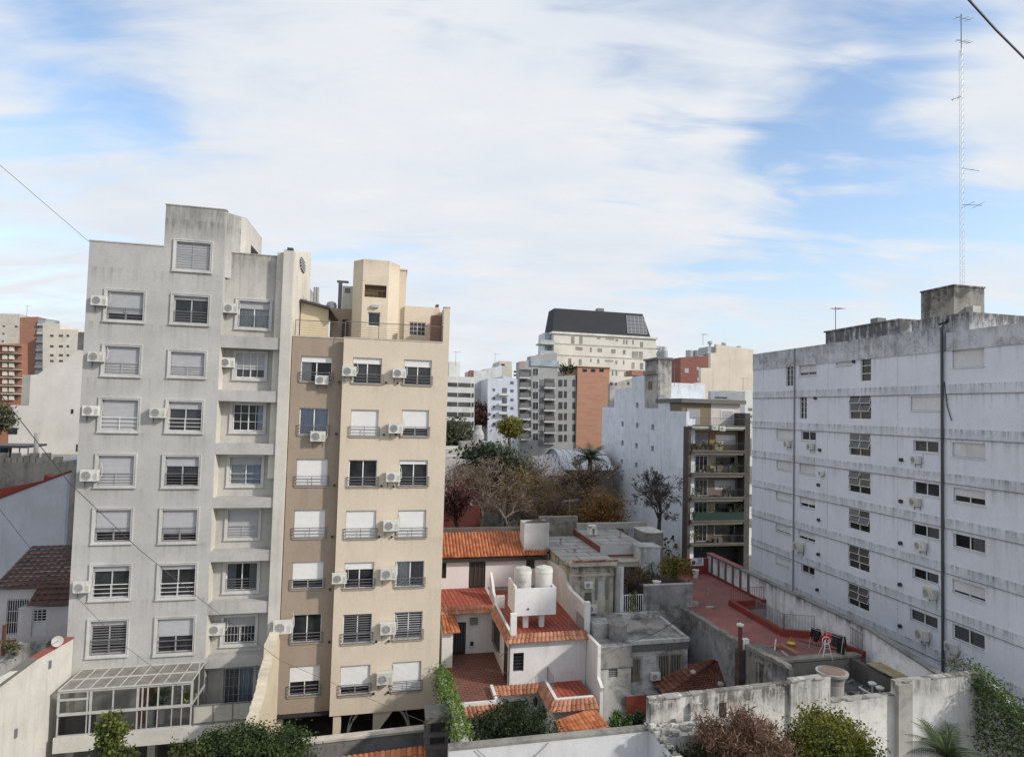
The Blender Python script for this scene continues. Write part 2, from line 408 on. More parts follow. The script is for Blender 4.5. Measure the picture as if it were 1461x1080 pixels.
def fence(m, pts, h, sp=.13, r=.010, top=.018):
    """iron railing with upright bars along world points (feet)"""
    for a, b in zip(pts, pts[1:]):
        a, b = V(a), V(b); L = (b - a).length; n = max(1, int(L / sp)); Z = V((0, 0, h))
        m.tube([a + Z, b + Z], top, 4); m.tube([a + V((0, 0, .08)), b + V((0, 0, .08))], top * .8, 4)
        for k in range(n + 1): p = a.lerp(b, k / n); m.tube([p, p + Z], r * (1.8 if k in (0, n) else 1), 4)
def aerial(px, py, Y, h, lab, n=4):
    c = at_y(px, py, Y); e = thing('aerial', lab, 'aerial', c, 0); m = MB(); m.tube([c - V((0, 0, .6)), c + V((0, 0, h))], .035, 4); m.build('pole', IRON, e); m = MB(); a = c + V((0, 0, h * .92)); d = V((.8, .5, .05)).normalized(); s = d.cross(V((0, 0, 1)))
    m.tube([a - d * .6, a + d * .9], .025, 4)
    for k in range(n): p = a + d * (.9 - 1.4 * k / n); m.tube([p - s * .45, p + s * .45], .018, 4)
    m.build('elements', IRON, e); return e
def rough_edge(fr, path, w0, w1, mat, par, name='rough_top', step=.22, h=.16, along='f'):
    """irregular broken capping along a path of (u,v) (or (w,v)) points"""
    m = MB(fr)
    for (a, b) in zip(path, path[1:]):
        n = max(1, int(abs(b[0] - a[0]) / step))
        for k in range(n):
            s0, s1 = k / n, (k + 1 + random.uniform(-.1, .25)) / n; q0 = a[0] + (b[0] - a[0]) * s0; q1 = a[0] + (b[0] - a[0]) * s1; z = a[1] + (b[1] - a[1]) * s0
            lo, hi = min(q0, q1), max(q0, q1); j = random.uniform(-.05, .05); t = z + random.uniform(.25, 1) * h
            if along == 'f': m.box(lo, hi, w0 - .03 + j, w1 + .03 - j * .5, z - .06, t)
            else: m.box(w0 - .03 + j, w1 + .03 - j * .5, lo, hi, z - .06, t)
    return m.build(name, mat, par)
# --- foliage
def leaf_mesh(name, pts, size, mat, parent=None, aspect=.55, droop=.3, **kw):
    n = len(pts); P = np.asarray(pts, float)
    d = NR.normal(size=(n, 3)); d[:, 2] -= droop; d /= np.linalg.norm(d, axis=1)[:, None]
    e = NR.normal(size=(n, 3)); e -= d * (e * d).sum(1)[:, None]; e /= np.linalg.norm(e, axis=1)[:, None]
    s = size * NR.uniform(.6, 1.35, (n, 1)); f = np.cross(d, e)
    a = P; b = P + d * s * .5 + e * s * aspect * .5 + f * s * .06; c = P + d * s; g = P + d * s * .5 - e * s * aspect * .5 + f * s * .06
    v = np.stack([a, b, c, g], 1).reshape(-1, 3)
    if parent is not None:
        q = parent; o3 = V((0, 0, 0))
        while q is not None: o3 = o3 + q.location; q = q.parent
        o3 = np.array(o3); loc = None
    else:
        mn, mx = v.min(0), v.max(0); o3 = np.array([(mn[0] + mx[0]) / 2, (mn[1] + mx[1]) / 2, mn[2]]); loc = o3
    v = v - o3
    me = bpy.data.meshes.new(name); me.vertices.add(4 * n); me.vertices.foreach_set('co', v.ravel())
    me.loops.add(4 * n); me.loops.foreach_set('vertex_index', np.arange(4 * n, dtype=np.int32))
    me.polygons.add(n); me.polygons.foreach_set('loop_start', np.arange(0, 4 * n, 4, dtype=np.int32))
    me.update(calc_edges=True); me.validate(); me.materials.append(mat)
    o = bpy.data.objects.new(name, me); COL.objects.link(o)
    if loc is not None: o.location = loc
    if parent is not None: o.parent = parent
    return tag(o, **kw)
def clumps(c, R, nc, nl, rs=.35, shell=.55, flat=1.0):
    """leaf points in clumps spread through an ellipsoid"""
    c = np.array(c); R = np.array(R); out = []
    for _ in range(nc):
        d = NR.normal(size=3); d /= np.linalg.norm(d); rr = shell + (1 - shell) * NR.random() if NR.random() < .75 else NR.random() * shell
        p = c + d * R * rr; s = rs * NR.uniform(.6, 1.3)
        out.append(p + NR.normal(size=(int(nl * NR.uniform(.6, 1.4)), 3)) * s * np.array([1, 1, flat]) * .5)
    return np.concatenate(out)
def grow(depth, seed, spread=.55, ratio=.74, up=.12, kids=(2, 3), trunk=1.0):
    rnd = random.Random(seed); segs = []; tips = []
    def rec(p, d, L, r, k):
        q = p; pts = [p.copy()]; n = 3 if k > 2 else 2
        for i in range(n):
            d = (d + V((rnd.gauss(0, .12), rnd.gauss(0, .12), rnd.gauss(0, .08) + up * .4))).normalized(); q = q + d * (L / n); pts.append(q.copy())
        r2 = r * .68; segs.append((pts, [r + (r2 - r) * i / n for i in range(n + 1)], k))
        if k <= 2: tips.append(q.copy())
        if k == 0: return
        for _ in range(4 if k == depth else rnd.randint(*kids)):
            ax = V((rnd.gauss(0, 1), rnd.gauss(0, 1), rnd.gauss(0, .5))).normalized()
            root = k == depth; ax.z *= .4 if root else 1
            nd = (d + ax * spread * (1.5 if root else 1) * rnd.uniform(.7, 1.5) + V((0, 0, up))).normalized()
            rec(q if rnd.random() < .7 else pts[-2], nd, (.9 if root else L) * ratio * rnd.uniform(.75, 1.2), r2 * rnd.uniform(.7, .95), k - 1)
    rec(V((0, 0, 0)), V((rnd.gauss(0, .06), rnd.gauss(0, .06), 1)).normalized(), trunk, .07, depth)
    return segs, tips
def tree(name, label, cat, px, pyt, pyb, Y, wpx, mat_b, mat_l=None, depth=6, seed=1, nl=10, ls=.3, lspread=.5, base_z=0, group=None, spread=.55, rscale=1.0, keep=1.0, trunk=1.0, kids=(2, 3), thin=.02, up=.12):
    """crown top at pixel (px,pyt), foot at base_z below (px,pyb); width wpx pixels at depth Y"""
    top = at_y(px, pyt, Y); H = top.z - base_z; Wm = wpx * Y / FPX
    segs, tips = grow(depth, seed, spread, trunk=trunk, kids=kids, up=up)
    allp = np.array([p for s in segs for p in s[0]]); mn, mx = allp.min(0), allp.max(0)
    kx = Wm / max(mx[0] - mn[0], mx[1] - mn[1]); kz = min(H / mx[2], kx * 1.08); off = H - mx[2] * kz; cxm = (mn[0] + mx[0]) / 2; cym = (mn[1] + mx[1]) / 2
    org = V((top.x, Y, base_z)); e = thing(name, label, cat, org, 0, group)
    def T(p):
        t = min(1, p.z / mx[2] * 3); return org + V(((p.x - cxm * t) * kx, (p.y - cym * t) * kx, p.z * kz + (off if p.z > 1e-6 else 0)))
    m = MB()
    for pts, rs, k in segs: m.tube([T(p) for p in pts], [max(thin, r * max(H, 2.0 * Wm) * .26 * rscale) for r in rs], 5 if k > 3 else 3, False)
    m.build('trunk', mat_b, e)
    if mat_l:
        tp = np.array([T(p) for p in tips if random.random() < keep])
        P = np.repeat(tp, nl, axis=0) + NR.normal(size=(len(tp) * nl, 3)) * lspread
        leaf_mesh('crown', P, ls, mat_l, e)
    return e
# ================================================================ grey apartment tower (left)
FA = Fr(200, 700, 33.9)
_z = [FA.uv(200, y)[1] for y in (618, 935)]; _st = (_z[0] - _z[1]) / 4
GREY = pl('grey_render', (.445, .437, .42), (.18, .175, .165), amt=.16, streak=.2, top=(28.2, 2.6, .7), per=(_z[0] + 4 * _st, _st, 1.5, .55))
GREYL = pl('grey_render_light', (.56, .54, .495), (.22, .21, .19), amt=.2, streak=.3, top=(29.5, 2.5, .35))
ORD = ['top', 'second', 'third', 'fourth', 'fifth', 'sixth', 'seventh', 'eighth', 'ninth']
def grey_tower():
    fr = FA
    uL = fr.uv(108, 690)[0]; uTL = fr.uv(235.5, 322)[0]; uM = (fr.uv(318, 330)[0] + fr.uv(299, 870)[0]) / 2
    uP0 = fr.uv(392, 860)[0] - .30; uR = fr.uv(396.5, 860)[0] + .05
    vT = fr.uv(275, 296)[1]; vL = fr.uv(180, 348)[1]; vR = fr.uv(365, 364, .6)[1]; vS = 2.75
    base = fr.P((uL + uR) / 2, 2, 0)
    t = thing('apartment_tower', 'grey rendered apartment tower with white framed windows and stained parapet', 'building', base)
    # window list: trim box px, shutter, extras
    L = [(248.5, 340.7, 303, 390.8), (150, 411, 207.5, 462), (244.6, 417.7, 299.5, 466), (146.6, 489.5, 202, 539), (240.5, 498, 294.7, 541),
         (141.8, 566, 199.6, 618), (237.4, 569, 290.3, 619), (137, 646, 194, 696), (232.5, 647.5, 286.2, 696.6), (132.9, 723.8, 189.4, 775.6), (228.5, 723.8, 283.4, 775),
         (128.9, 804.4, 187.2, 855.6), (225, 802.8, 281, 853.6), (125.6, 882.8, 183.3, 935.6), (221.4, 879.4, 278.3, 932.8)]
    r4 = (.42, GREY_ALU, 0, 5); r4w = (.42, WHITE_ALU, 0, 4); rd = (.42, IRON, 0, 5)
    S = [dict(sh=1.0, bars=(GREY_ALU, 2, 10)), dict(sh=.74, rail=rd), dict(sh=.10, rail=rd), dict(sh=1, rail=r4), dict(sh=1, rail=r4), dict(sh=1, rail=r4w), dict(sh=.22, rail=r4w),
         dict(sh=1, rail=r4), dict(sh=.30, cur=[(0, 1, .32, CURT_D)], rail=rd), dict(sh=.68, rail=rd), dict(sh=.72, rail=rd), dict(sh=.14, rail=r4w), dict(sh=.12, rail=r4w),
         dict(sh=.12, blind=CURT_D, rail=rd), dict(sh=.5, rail=(.35, IRON, 0, 3))]
    q = .13
    H = []
    for b in L:
        h = fr.box(b); H.append((h[0] + q, h[1] - q, h[2] + q, h[3] - q))
    m = MB(fr)
    m.wall(uL, uM, vS, vT, H, 0, .35, skip=[(uL - 1, uTL, vL, vT + 1)])
    # coping slightly proud
    m.box(uL - .03, uTL - .0, -.03, .38, vL, vL + .06); m.box(uTL - .03, uM + .03, -.03, .38, vT, vT + .06)
    # body
    m.box(uL, uM, .355, 15, vS + .2, vL - 1.2); m.box(uL, uL + .2, .36, 15, vL - 1.2, vL)
    # stair tower with a splayed corner and a lower rear
    us = fr.uv(352, 308, 1.15)[0]
    m.prism_h([(uTL, .355), (uM, .355), (us, 1.15), (us, 5.6), (uTL, 5.6)], vL - 1.3, vT - .02)
    m.build('wall', GREY, t)
    m = MB(fr); a0 = fr.wv(353, 349, us); m.box(us - .3, us + .012, 2.6, 4.6, vT - 2.0, vT - 1.15); m.build('tower_opening', INTERIOR, t)
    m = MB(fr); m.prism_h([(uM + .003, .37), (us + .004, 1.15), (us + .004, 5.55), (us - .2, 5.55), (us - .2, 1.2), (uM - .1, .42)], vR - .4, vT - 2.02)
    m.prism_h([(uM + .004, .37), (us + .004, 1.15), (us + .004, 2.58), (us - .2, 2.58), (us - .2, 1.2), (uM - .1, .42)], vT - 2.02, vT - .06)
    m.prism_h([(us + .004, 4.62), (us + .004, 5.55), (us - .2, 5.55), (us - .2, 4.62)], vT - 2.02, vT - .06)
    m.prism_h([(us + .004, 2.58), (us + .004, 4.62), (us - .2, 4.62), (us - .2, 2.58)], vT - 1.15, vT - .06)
    m.build('tower_side', GREYL, t)  # sun-facing side: the paler render colour carries the sunlight
    for h, s in zip(H, S): win(fr, t, h, 0, trim=q, fm=GREY_ALU, **s)
    # right bay: set back, with deep bands
    C = [(336.8, 425, 387.4, 472.6), (333, 500, 381, 544), (328.9, 572, 379, 619), (324.8, 648, 376, 695), (321.9, 723.8, 371.7, 769.6), (319, 800, 370, 845), (315.8, 877, 367, 920), (316, 950, 364, 1002)]
    CS = [dict(sh=.25, cur=[(0, .45, 0, CURT), (.5, 1, 0, CURT)], rail=(.45, IRON, 0, 5)), dict(sh=.62, bars=(WHITE_ALU, 4, 2)), dict(sh=.0, bars=(WHITE_ALU, 4, 3), cur=[(.78, 1, 0, CURT_B)]),
          dict(sh=.26, cur=[(0, .5, .0, CURT), (.5, 1, 0, CURT_B)], rail=(.4, GREY_ALU, 0, 3)), dict(sh=1, rail=r4), dict(sh=0, cur=[(0, .3, 0, CURT_D), (.72, 1, 0, CURT_D)], rail=rd),
          dict(sh=.35, bars=(GREY_ALU, 9, 3)), dict(sh=0, cur=[(0, .48, 0, CURT_D), (.52, 1, 0, CURT_B)], bars=(GREY_ALU, 6, 4))]
    W = .8; CH = []
    for i, b in enumerate(C):
        w = .6 if i == 0 else W; h = fr.box(b, w); qq = .14; CH.append((h[0] + qq, h[1] - qq, h[2] + (qq if i < 7 else 0), h[3] - qq))
    bands = [(480, 497), (557, 573), (633, 648.5), (710, 724.5), (785.5, 800.5), (859, 875), (936, 950.5)]
    bv = [(fr.uv(352, y1)[1], fr.uv(352, y0)[1]) for y0, y1 in bands]
    m = MB(fr)
    m.wall(uM, uP0 + .02, bv[0][1] - .1, vR, [CH[0]], .6, .35); m.box(uM, uP0, .95, 15, bv[0][1], vR - .4); m.box(uM, uP0, .57, .95, vR, vR + .05)
    m.wall(uM, uP0 + .02, vS, bv[0][1] - .1, CH[1:], W, .35); m.box(uM, uR - .01, W + .352, 15, vS, vR - .42)
    m.build('wall', pl('grey_render_recess', (.475, .46, .425), (.18, .17, .155), amt=.25, streak=.5, top=(26.9, 2.2, .8)), t)
    for a, b in bv: MB(fr).box(uM + .004, uP0 - .003, .03, W + .05, a, b).build('band', pl('grey_render_band', (.44, .43, .41), (.18, .175, .165), amt=.3, streak=.5), t)
    m = MB(fr); m.box(uP0, uR, -.02, W + .36, 0, vR + .25); m.box(uP0, uP0 + .14, -.05, .3, 0, vR + .30)
    m.build('pilaster', GREYL, t)
    # right flank above the neighbour's roof terrace, sunlight put into its paler cream
    m = MB(fr); vA = fr.wv(448, 369, uR)[1]
    m.prism_s([(.34, 15), (7.6, 15), (7.6, vA - .35), (7.0, vA), (.34, vR + .2)], uR - .9, uR + .003); m.build('flank_wall', pl('flank', (.66, .62, .54), (.2, .19, .17), amt=.25, streak=.35), t)
    m = MB(fr)
    n = 14; c = fr.wv(431, 379, uR); 
    m.face([fr.P(uR + .012, c[0] + 1.15 * math.cos(6.283 * k / n), c[1] + .42 * math.sin(6.283 * k / n)) for k in range(n)]); o = m.build('vent', DARK_METAL, t)
    m = MB(fr)
    for k in range(5):
        z = c[1] - .3 + .15 * k; hw = 1.1 * math.sqrt(max(0, 1 - ((z - c[1]) / .44) ** 2)); m.box(uR + .01, uR + .09, c[0] - hw, c[0] + hw, z, z + .06)
    m.build('louvre', GREY_ALU, o)
    for i, (h, s) in enumerate(zip(CH, CS)): win(fr, t, h, .6 if i == 0 else W, trim=.14, **s)
    # left reveals of the recesses, sunlight painted in as a paler render
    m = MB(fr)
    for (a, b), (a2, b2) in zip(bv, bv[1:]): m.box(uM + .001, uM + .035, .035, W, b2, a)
    m.build('sunlit_reveal', pl('sunlit_reveal', (.62, .585, .51), (.3, .28, .25), amt=.2, streak=.2), t)
    # ground floor: slab on piers over a garage, its shade painted near-black
    m = MB(fr); m.box(uL, uR - .8, 4, 4.2, 0, vS); m.build('garage_wall', INTERIOR, t)
    for u in (uL + .3, uL + 3.9, uM + .5): MB(fr).box(u, u + .35, -.2, .25, 0, vS).build('pier', GREYL, t)
    # flues
    m = MB(fr); m.box(uR - .35, uR - .05, .0, .3, vR + .25, vR + .42); m.build('flue', DARK_METAL, t)
    # air conditioners
    g = 'split air conditioners on the grey tower'
    def nm(col, k): return f'white air conditioner beside the {ORD[k]} window of the {col} column on the grey tower'
    for b, w, col, k in (((128, 420.5, 153, 436), 0, 'left', 0), ((124, 500, 149, 516), 0, 'left', 1), ((115.5, 577, 142, 593), 0, 'left', 2), ((211, 580, 238, 596), 0, 'middle', 3), ((113.5, 668.5, 140, 686), 0, 'left', 3),
                         ((103.5, 828.5, 128, 845), 0, 'left', 5), ((316, 432, 340, 446.5), .6, 'recessed right', 0), ((312, 509, 335, 524), W, 'recessed right', 1), ((296, 888, 320, 905), W, 'recessed right', 6)):
        ac(fr, b, w, nm(col, k), g)
    # conservatory ------------------------------------------------
    d = -2.3; uA = fr.uv(83, 1015, d)[0]; uB = fr.uv(273, 1005, d)[0]
    vR0 = fr.uv(180, 978.5, d)[1]; vS1 = fr.uv(180, 1043, d)[1]; vB = fr.uv(200, 950.5)[1]
    c = thing('conservatory', 'glazed lean-to sunroom with dusty glass roof at the foot of the grey tower', 'sunroom', fr.P((uA + uB) / 2, -1.2, vS1))
    m = MB(fr); m.box(uA - .1, uB + 2.9, d - .12, .0, vS1 - .68, vS1); m.build('slab', GREYL, c)
    m = MB(fr); m.quad([(uA, d - .1, vR0), (uB, d - .1, vR0), (uB, .0, vB), (uA, 0, vB)]); m.build('roof', G['dusty'], c)
    m = MB(fr)
    for k in range(10): u = uA + (uB - uA) * k / 9; m.tube([fr.P(u, d - .1, vR0 + .03), fr.P(u, 0, vB + .03)], .03, 4)
    for s in (0, .5, 1): m.tube([fr.P(uA, (d - .1) * (1 - s), vR0 + (vB - vR0) * s + .03), fr.P(uB, (d - .1) * (1 - s), vR0 + (vB - vR0) * s + .03)], .035, 4)
    m.build('roof_frame', plain('alu_dull', (.5, .49, .46), .5), c)
    m = MB(fr); xs = [0, .21, .235, .40, .585, .62, .66, .74, .85, .925, 1.0]; vm = vS1 + (vR0 - vS1) * .48
    for k, x in enumerate(xs): u = uA + (uB - uA) * x; hw = .05 if x in (0, .235, .585, 1.) else .03; m.box(u - hw, u + hw, d - .05, d + .03, vm, vR0); MB(fr).box(u - hw * .6, u + hw * .6, d - .04, d + .03, vS1 + .08, vm - .07).build('lower_mullion', GREY_ALU, c)
    m.box(uA, uB, d - .075, d + .04, vm - .06, vm + .06); m.box(uA, uB, d - .07, d + .04, vR0 - .1, vR0 - .005); m.box(uA, uB, d - .07, d + .04, vS1, vS1 + .07)
    m.box(uA, uA + (uB - uA) * .22, d - .072, d + .04, vm + .62, vm + .70); m2 = MB(fr)
    for s in (.5,): m.box(uB - .04, uB + .04, d, -.02, vm - .05, vm + .05); m.box(uB - .04, uB + .04, d, -.02, vS1, vS1 + .06); m.box(uB - .03, uB + .03, d * .5 - .03, d * .5 + .03, vS1 + .06, vR0 + .5)
    m.build('frame', plain('dull_white_alu', (.43, .425, .41), .5), c)
    m = MB(fr); m.quad([(uA, d, vS1), (uB, d, vS1), (uB, d, vR0), (uA, d, vR0)]); m.quad([(uB, d, vS1), (uB, 0, vS1), (uB, 0, vB), (uB, d, vR0)]); m.build('glazing', G['clear'], c)
    m = MB(fr); m.box(uA + .05, uA + 1.55, d + .02, d + .05, vS1 + .05, vm - .07); m.build('dark_panel', BLACK, c)
    # things inside
    m = MB(); P = fr.P(uA + .8, d + .6, vS1); m.lathe(P, [(.36, 0), (.36, 1.75), (.3, 1.85)], 16); m.build('water_heater', plain('heater', (.6, .58, .5), .5), None, 'pale cylindrical heater tank behind the sunroom glass', 'heater')
    m = MB(fr); m.box(uA + 3.0, uA + 3.75, d + .7, d + 1.2, vS1, vS1 + 1.95); m.build('cupboard', plain('oak', (.30, .13, .06), .6), None, 'brown wooden cupboard standing inside the sunroom', 'cupboard')
    for k, x in enumerate((.66, .75)):
        P = fr.P(uA + (uB - uA) * x, d + .45, vS1); e = thing('potted_plant', ('leafy plant in tall white pot, left one behind the sunroom glass', 'leafy plant in tall white pot, right one behind the sunroom glass')[k], 'plant', P, 0, 'pots in the sunroom')
        MB().lathe(P, [(.17, 0), (.24, .95), (.2, .95)], 12).build('pot', plain('pot_white', (.6, .6, .58), .5), e); leaf_mesh('leaves', clumps(P + V((0, 0, 1.3)), (.35, .35, .4), 10, 16, .2), .14, leafm('leaf_mid', (.05, .10, .02), (.12, .17, .04)), e)
    P = fr.P(uB - .35, d + .3, vS1 + 1.35); e = thing('hanging_plant', 'yellow green hanging plant at the right end of the sunroom', 'plant', P)
    leaf_mesh('leaves', clumps(P, (.3, .25, .4), 8, 20, .2), .13, leafm('leaf_yel', (.14, .18, .02), (.35, .33, .05)), e)
    # balcony guard to the right of it
    uG = fr.uv(359, 1015, d)[0]
    m = MB(fr); zt = vS1 + .9
    m.box(uB + .12, uG, d - .03, d + .03, zt, zt + .05); m.box(uB + .12, uG, d - .03, d + .03, vS1 + .08, vS1 + .12)
    for k in range(4): u = uB + .12 + (uG - uB - .12) * k / 3; m.box(u - .02, u + .02, d - .025, d + .025, vS1, zt)
    g = thing('balcony_guard', 'low panelled balcony guard right of the sunroom', 'railing', fr.P((uB + uG) / 2, d, vS1))
    m.build('frame', IRON, g); MB(fr).box(uB + .14, uG - .02, d + .005, d + .02, vS1 + .12, zt).build('panel', pl('guard_panel', (.5, .48, .42), amt=.3), g)
    return uL, uR, vS, uM
uL, uR, vS, uM = grey_tower()
# party wall running towards us on the left of the garden
def party_wall_left():
    fr = FA; u = fr.uv(104.5, 930)[0] - .02
    a = fr.wv(104.5, 911, u); pts = [(-.02, 0), (-.02, a[1])]
    b = fr.wv(52, 941, u); c = fr.wv(0, 972, u)
    sl = (c[1] - a[1]) / (c[0] - a[0]); e = c[0] - 6
    pts += [b, c, (e, c[1] - .3), (e, 0)]
    t = thing('party_wall', 'cream painted party wall with sloping top in the left foreground', 'wall', fr.P(u, c[0] / 2, 0))
    MB(fr).prism_s(pts, u - .3, u).build('wall', pl('cream_wall', (.64, .62, .57), (.25, .23, .2), amt=.22, streak=.3), t)
    m = MB(fr); m.prism_s([(a[0] - .0, a[1] + .003), (a[0], a[1] + .10), (b[0], b[1] + .08), (b[0], b[1] + .003)], u - .34, u + .02); m.build('coping', pl('red_coping', (.30, .06, .04), amt=.4), t)
    m = MB(fr); m.prism_s([(b[0] - .01, b[1] + .003), (b[0] - .01, b[1] + .10), (e, c[1] - .12), (e, c[1] - .3)], u - .36, u + .03); m.build('capping', pl('mould_cap', (.16, .15, .13), amt=.5), t)
    for px, py in ((70, 947), (21, 1045)):
        w, v = fr.wv(px, py, u); MB(fr).box(u, u + .08, w - .06, w + .06, v - .2, v + .15).build('vent_stub', IRON, t)
    # round dish fixed on top
    w, v = fr.wv(76, 926, u); P = fr.P(u + .15, w, v); d = thing('satellite_dish', 'small white satellite dish on the left party wall', 'satellite dish', P)
    m = MB()
    ax = V((.55, -.75, .35)).normalized(); x = ax.cross(V((0, 0, 1))).normalized(); y = x.cross(ax); n = 18; base = []
    for r, h in ((.02, 0), (.13, .015), (.24, .05)): base.append([P + V((0, 0, .35)) + ax * h + x * (r * math.cos(6.283 * k / n)) + y * (r * math.sin(6.283 * k / n)) for k in range(n)])
    for a_, b_ in zip(base, base[1:]):
        for k in range(n): m.face([a_[k], a_[(k + 1) % n], b_[(k + 1) % n], b_[k]])
    m.build('reflector', plain('dish', (.42, .41, .38), .6), d, smooth=True); m = MB(); m.tube([P, P + V((0, 0, .35)), P + V((0, 0, .35)) + ax * .4], .02, 5); m.build('mast', IRON, d)
party_wall_left()
# ================================================================ cream apartment block
_z = [FA.uv(560, y)[1] for y in (550, 989)]; _st = (_z[0] - _z[1]) / 6
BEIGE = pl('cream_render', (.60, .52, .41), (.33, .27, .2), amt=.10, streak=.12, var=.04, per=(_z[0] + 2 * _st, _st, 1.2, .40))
BROWN = pl('taupe_render_shaded', (.335, .27, .21), (.16, .13, .10), amt=.2, streak=.2, var=.05)  # taupe paint, darkened further by recess shadow put into the colour
def cream_block():
    fr = FA; WR = .6
    uS = fr.uv(414.5, 700)[0] - .25; uS = uR + .04
    uB0 = (fr.uv(488, 510)[0] + fr.uv(474, 960)[0]) / 2; uB1 = (fr.uv(633, 520)[0] + fr.uv(614, 980)[0]) / 2; uE = fr.uv(641, 480)[0]
    vT = fr.uv(560, 485.5)[1]; vE = fr.uv(637, 439)[1]; vS = fr.uv(540, 1016)[1]; vTr = fr.uv(450, 481.5, WR)[1]
    t = thing('apartment_block', 'cream rendered apartment block with taupe recess and faceted roof tower', 'building', fr.P((uS + uE) / 2, 2, 0))
    rl = lambda: (.36, IRON, .10, 4)
    Lc = [(429.8, 507.4, 473, 545.6), (427.5, 581.5, 467.8, 621), (423.3, 654.4, 466.7, 693.3), (420, 727.3, 463.3, 767), (417.3, 801.8, 460.7, 839), (417, 877.5, 457.6, 915.6), (413, 951, 455.3, 991)]
    Ls = [dict(sh=.2, cur=[(0, .33, 0, CURT)]), dict(sh=0, cur=[(0, .48, 0, CURT_B), (.52, 1, 0, CURT_B)]), dict(sh=1), dict(sh=1), dict(sh=.66), dict(sh=0), dict(sh=.50)]
    Mc = [(503.8, 509.7, 544, 548), (501, 584, 539, 623), (497.8, 656, 537, 694.4), (493.8, 728.4, 535.6, 767.8), (492, 802.7, 532.7, 839), (489.6, 877, 529.4, 916.8), (486, 950.4, 527, 989.7)]
    Ms = [dict(sh=.20), dict(sh=1), dict(sh=0), dict(sh=1), dict(sh=.24), dict(sh=0, blind=CURT_D), dict(sh=.70)]
    Rc = [(576.8, 512.7, 615, 550), (574, 584.3, 611, 623), (570, 656.2, 609.6, 693.8), (568.4, 727.8, 607, 766.7), (565.6, 801, 604.4, 836.7), (563, 873.5, 601.9, 911.5), (560.6, 945, 600, 984.6)]
    Rs = [dict(sh=.25), dict(sh=.66), dict(sh=.13), dict(sh=1), dict(sh=0, cur=[(0, .5, 0, CURT), (.5, 1, 0, CURT_D)]), dict(sh=0, blind=CURT), dict(sh=1)]
    HL = [fr.box(b, WR) for b in Lc]; HM = [fr.box(b) for b in Mc]; HR = [fr.box(b) for b in Rc]
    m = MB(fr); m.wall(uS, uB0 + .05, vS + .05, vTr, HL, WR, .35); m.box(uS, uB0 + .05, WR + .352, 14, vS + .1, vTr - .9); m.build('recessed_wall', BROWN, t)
    m = MB(fr); m.wall(uB0, uB1, vS, vT, HM + HR, 0, .35); m.box(uB0 + .001, uB1, .352, 14, vS + .02, vT - .9)
    m.box(uB1, uE, -.0, 14, 0, vE); m.build('wall', BEIGE, t)
    m = MB(fr); m.box(uB1 - .02, uE + .02, -.03, .45, vE, vE + .05); m.box(uS, uB0, WR - .03, WR + .36, vTr, vTr + .05); m.box(uB0 - .02, uB1 + .0, -.03, .37, vT, vT + .05); m.build('coping', pl('cream_cap', (.55, .5, .42), amt=.4, streak=.3), t)
    for hs, ss, w in ((HL, Ls, WR), (HM, Ms, 0), (HR, Rs, 0)):
        for h, s in zip(hs, ss): win(fr, t, h, w, rail=rl(), shm=SH_WHITE, sill=plain('sill_dark', (.33, .28, .23), .8), **s)
    m = MB(fr)
    for px, py, w in ((547.8, 620, 0), (565, 620, 0), (544.4, 693, 0), (561.6, 694, 0), (541, 765.5, 0), (559, 765.5, 0), (537, 914.5, 0), (554.6, 914, 0), (533, 988.5, 0), (553.7, 987, 0), (551, 546, 0), (567.5, 546.8, 0), (480, 619, WR), (477, 692, WR), (474, 765.5, WR), (484, 545, WR), (471, 840, WR), (470, 915, WR)):
        u, v = fr.uv(px, py, w); m.tube([fr.P(u, w - .12, v), fr.P(u, w + .05, v)], .065, 8)
    m.build('vent_pipe', BLACK, t)
    # ---- roof terrace storey
    fl = vT - .85; w0 = 2.6
    vTop = fr.uv(535, 371, w0)[1]
    a = fr.uv(516.6, 430, w0)[0]; b = fr.uv(553.6, 430, w0)[0]; c = fr.uv(502.7, 430, w0 + .8)[0]; d = fr.uv(568.9, 430, w0 + 1.0)[0]
    ho = fr.box((520.5, 405.6, 551, 425.5), w0); hw = fr.box((525, 445, 542, 466), w0)
    m = MB(fr); m.wall(a, b, fl, vTop, [ho, hw], w0, .35)
    m.prism_h([(a, w0), (a, w0 + .355), (c + .35, w0 + 1.0), (c + .35, w0 + 4), (c, w0 + 4), (c, w0 + .8)], fl, vTop - .003)
    m.prism_h([(b, w0), (d, w0 + 1.0), (d, w0 + 4), (d - .35, w0 + 4), (d - .35, w0 + 1.1), (b, w0 + .36)], fl, vTop - .003)
    m.prism_h([(a, w0 + .9), (b, w0 + .9), (b, w0 + 4), (a, w0 + 4)], fl, vTop - .1)
    m.prism_h([(a + .02, w0 + .36), (b - .02, w0 + .36), (b - .02, w0 + .88), (a + .02, w0 + .88)], fl, ho[2] - .01)
    # side turret + rear wall on the right
    e0 = fr.uv(569, 410, w0 + 1.8)[0]; e1 = fr.uv(579.5, 410, w0 + 1.8)[0]; ve = fr.uv(575, 386, w0 + 1.8)[1]
    m.box(d - .2, e1, w0 + 1.8, w0 + 4, fl, ve); m.box(d - .2, e1 + .05, w0 + 1.75, w0 + 4, ve, ve + .08)
    vb = fr.uv(605, 438, w0 + 1.6)[1]; hb = fr.box((584, 459, 607, 480), w0 + 1.6)
    m.wall(e1 - .05, uB1, fl, vb, [hb], w0 + 1.6, .3); m.box(e1, uB1, w0 + 1.905, 13, fl, vb - .02)
    m.build('roof_tower', pl('cream_tower', (.66, .575, .45), (.34, .27, .2), amt=.15, streak=.3, var=.04, top=(fr.uv(535, 371, w0)[1], 1.2, .5)), t)
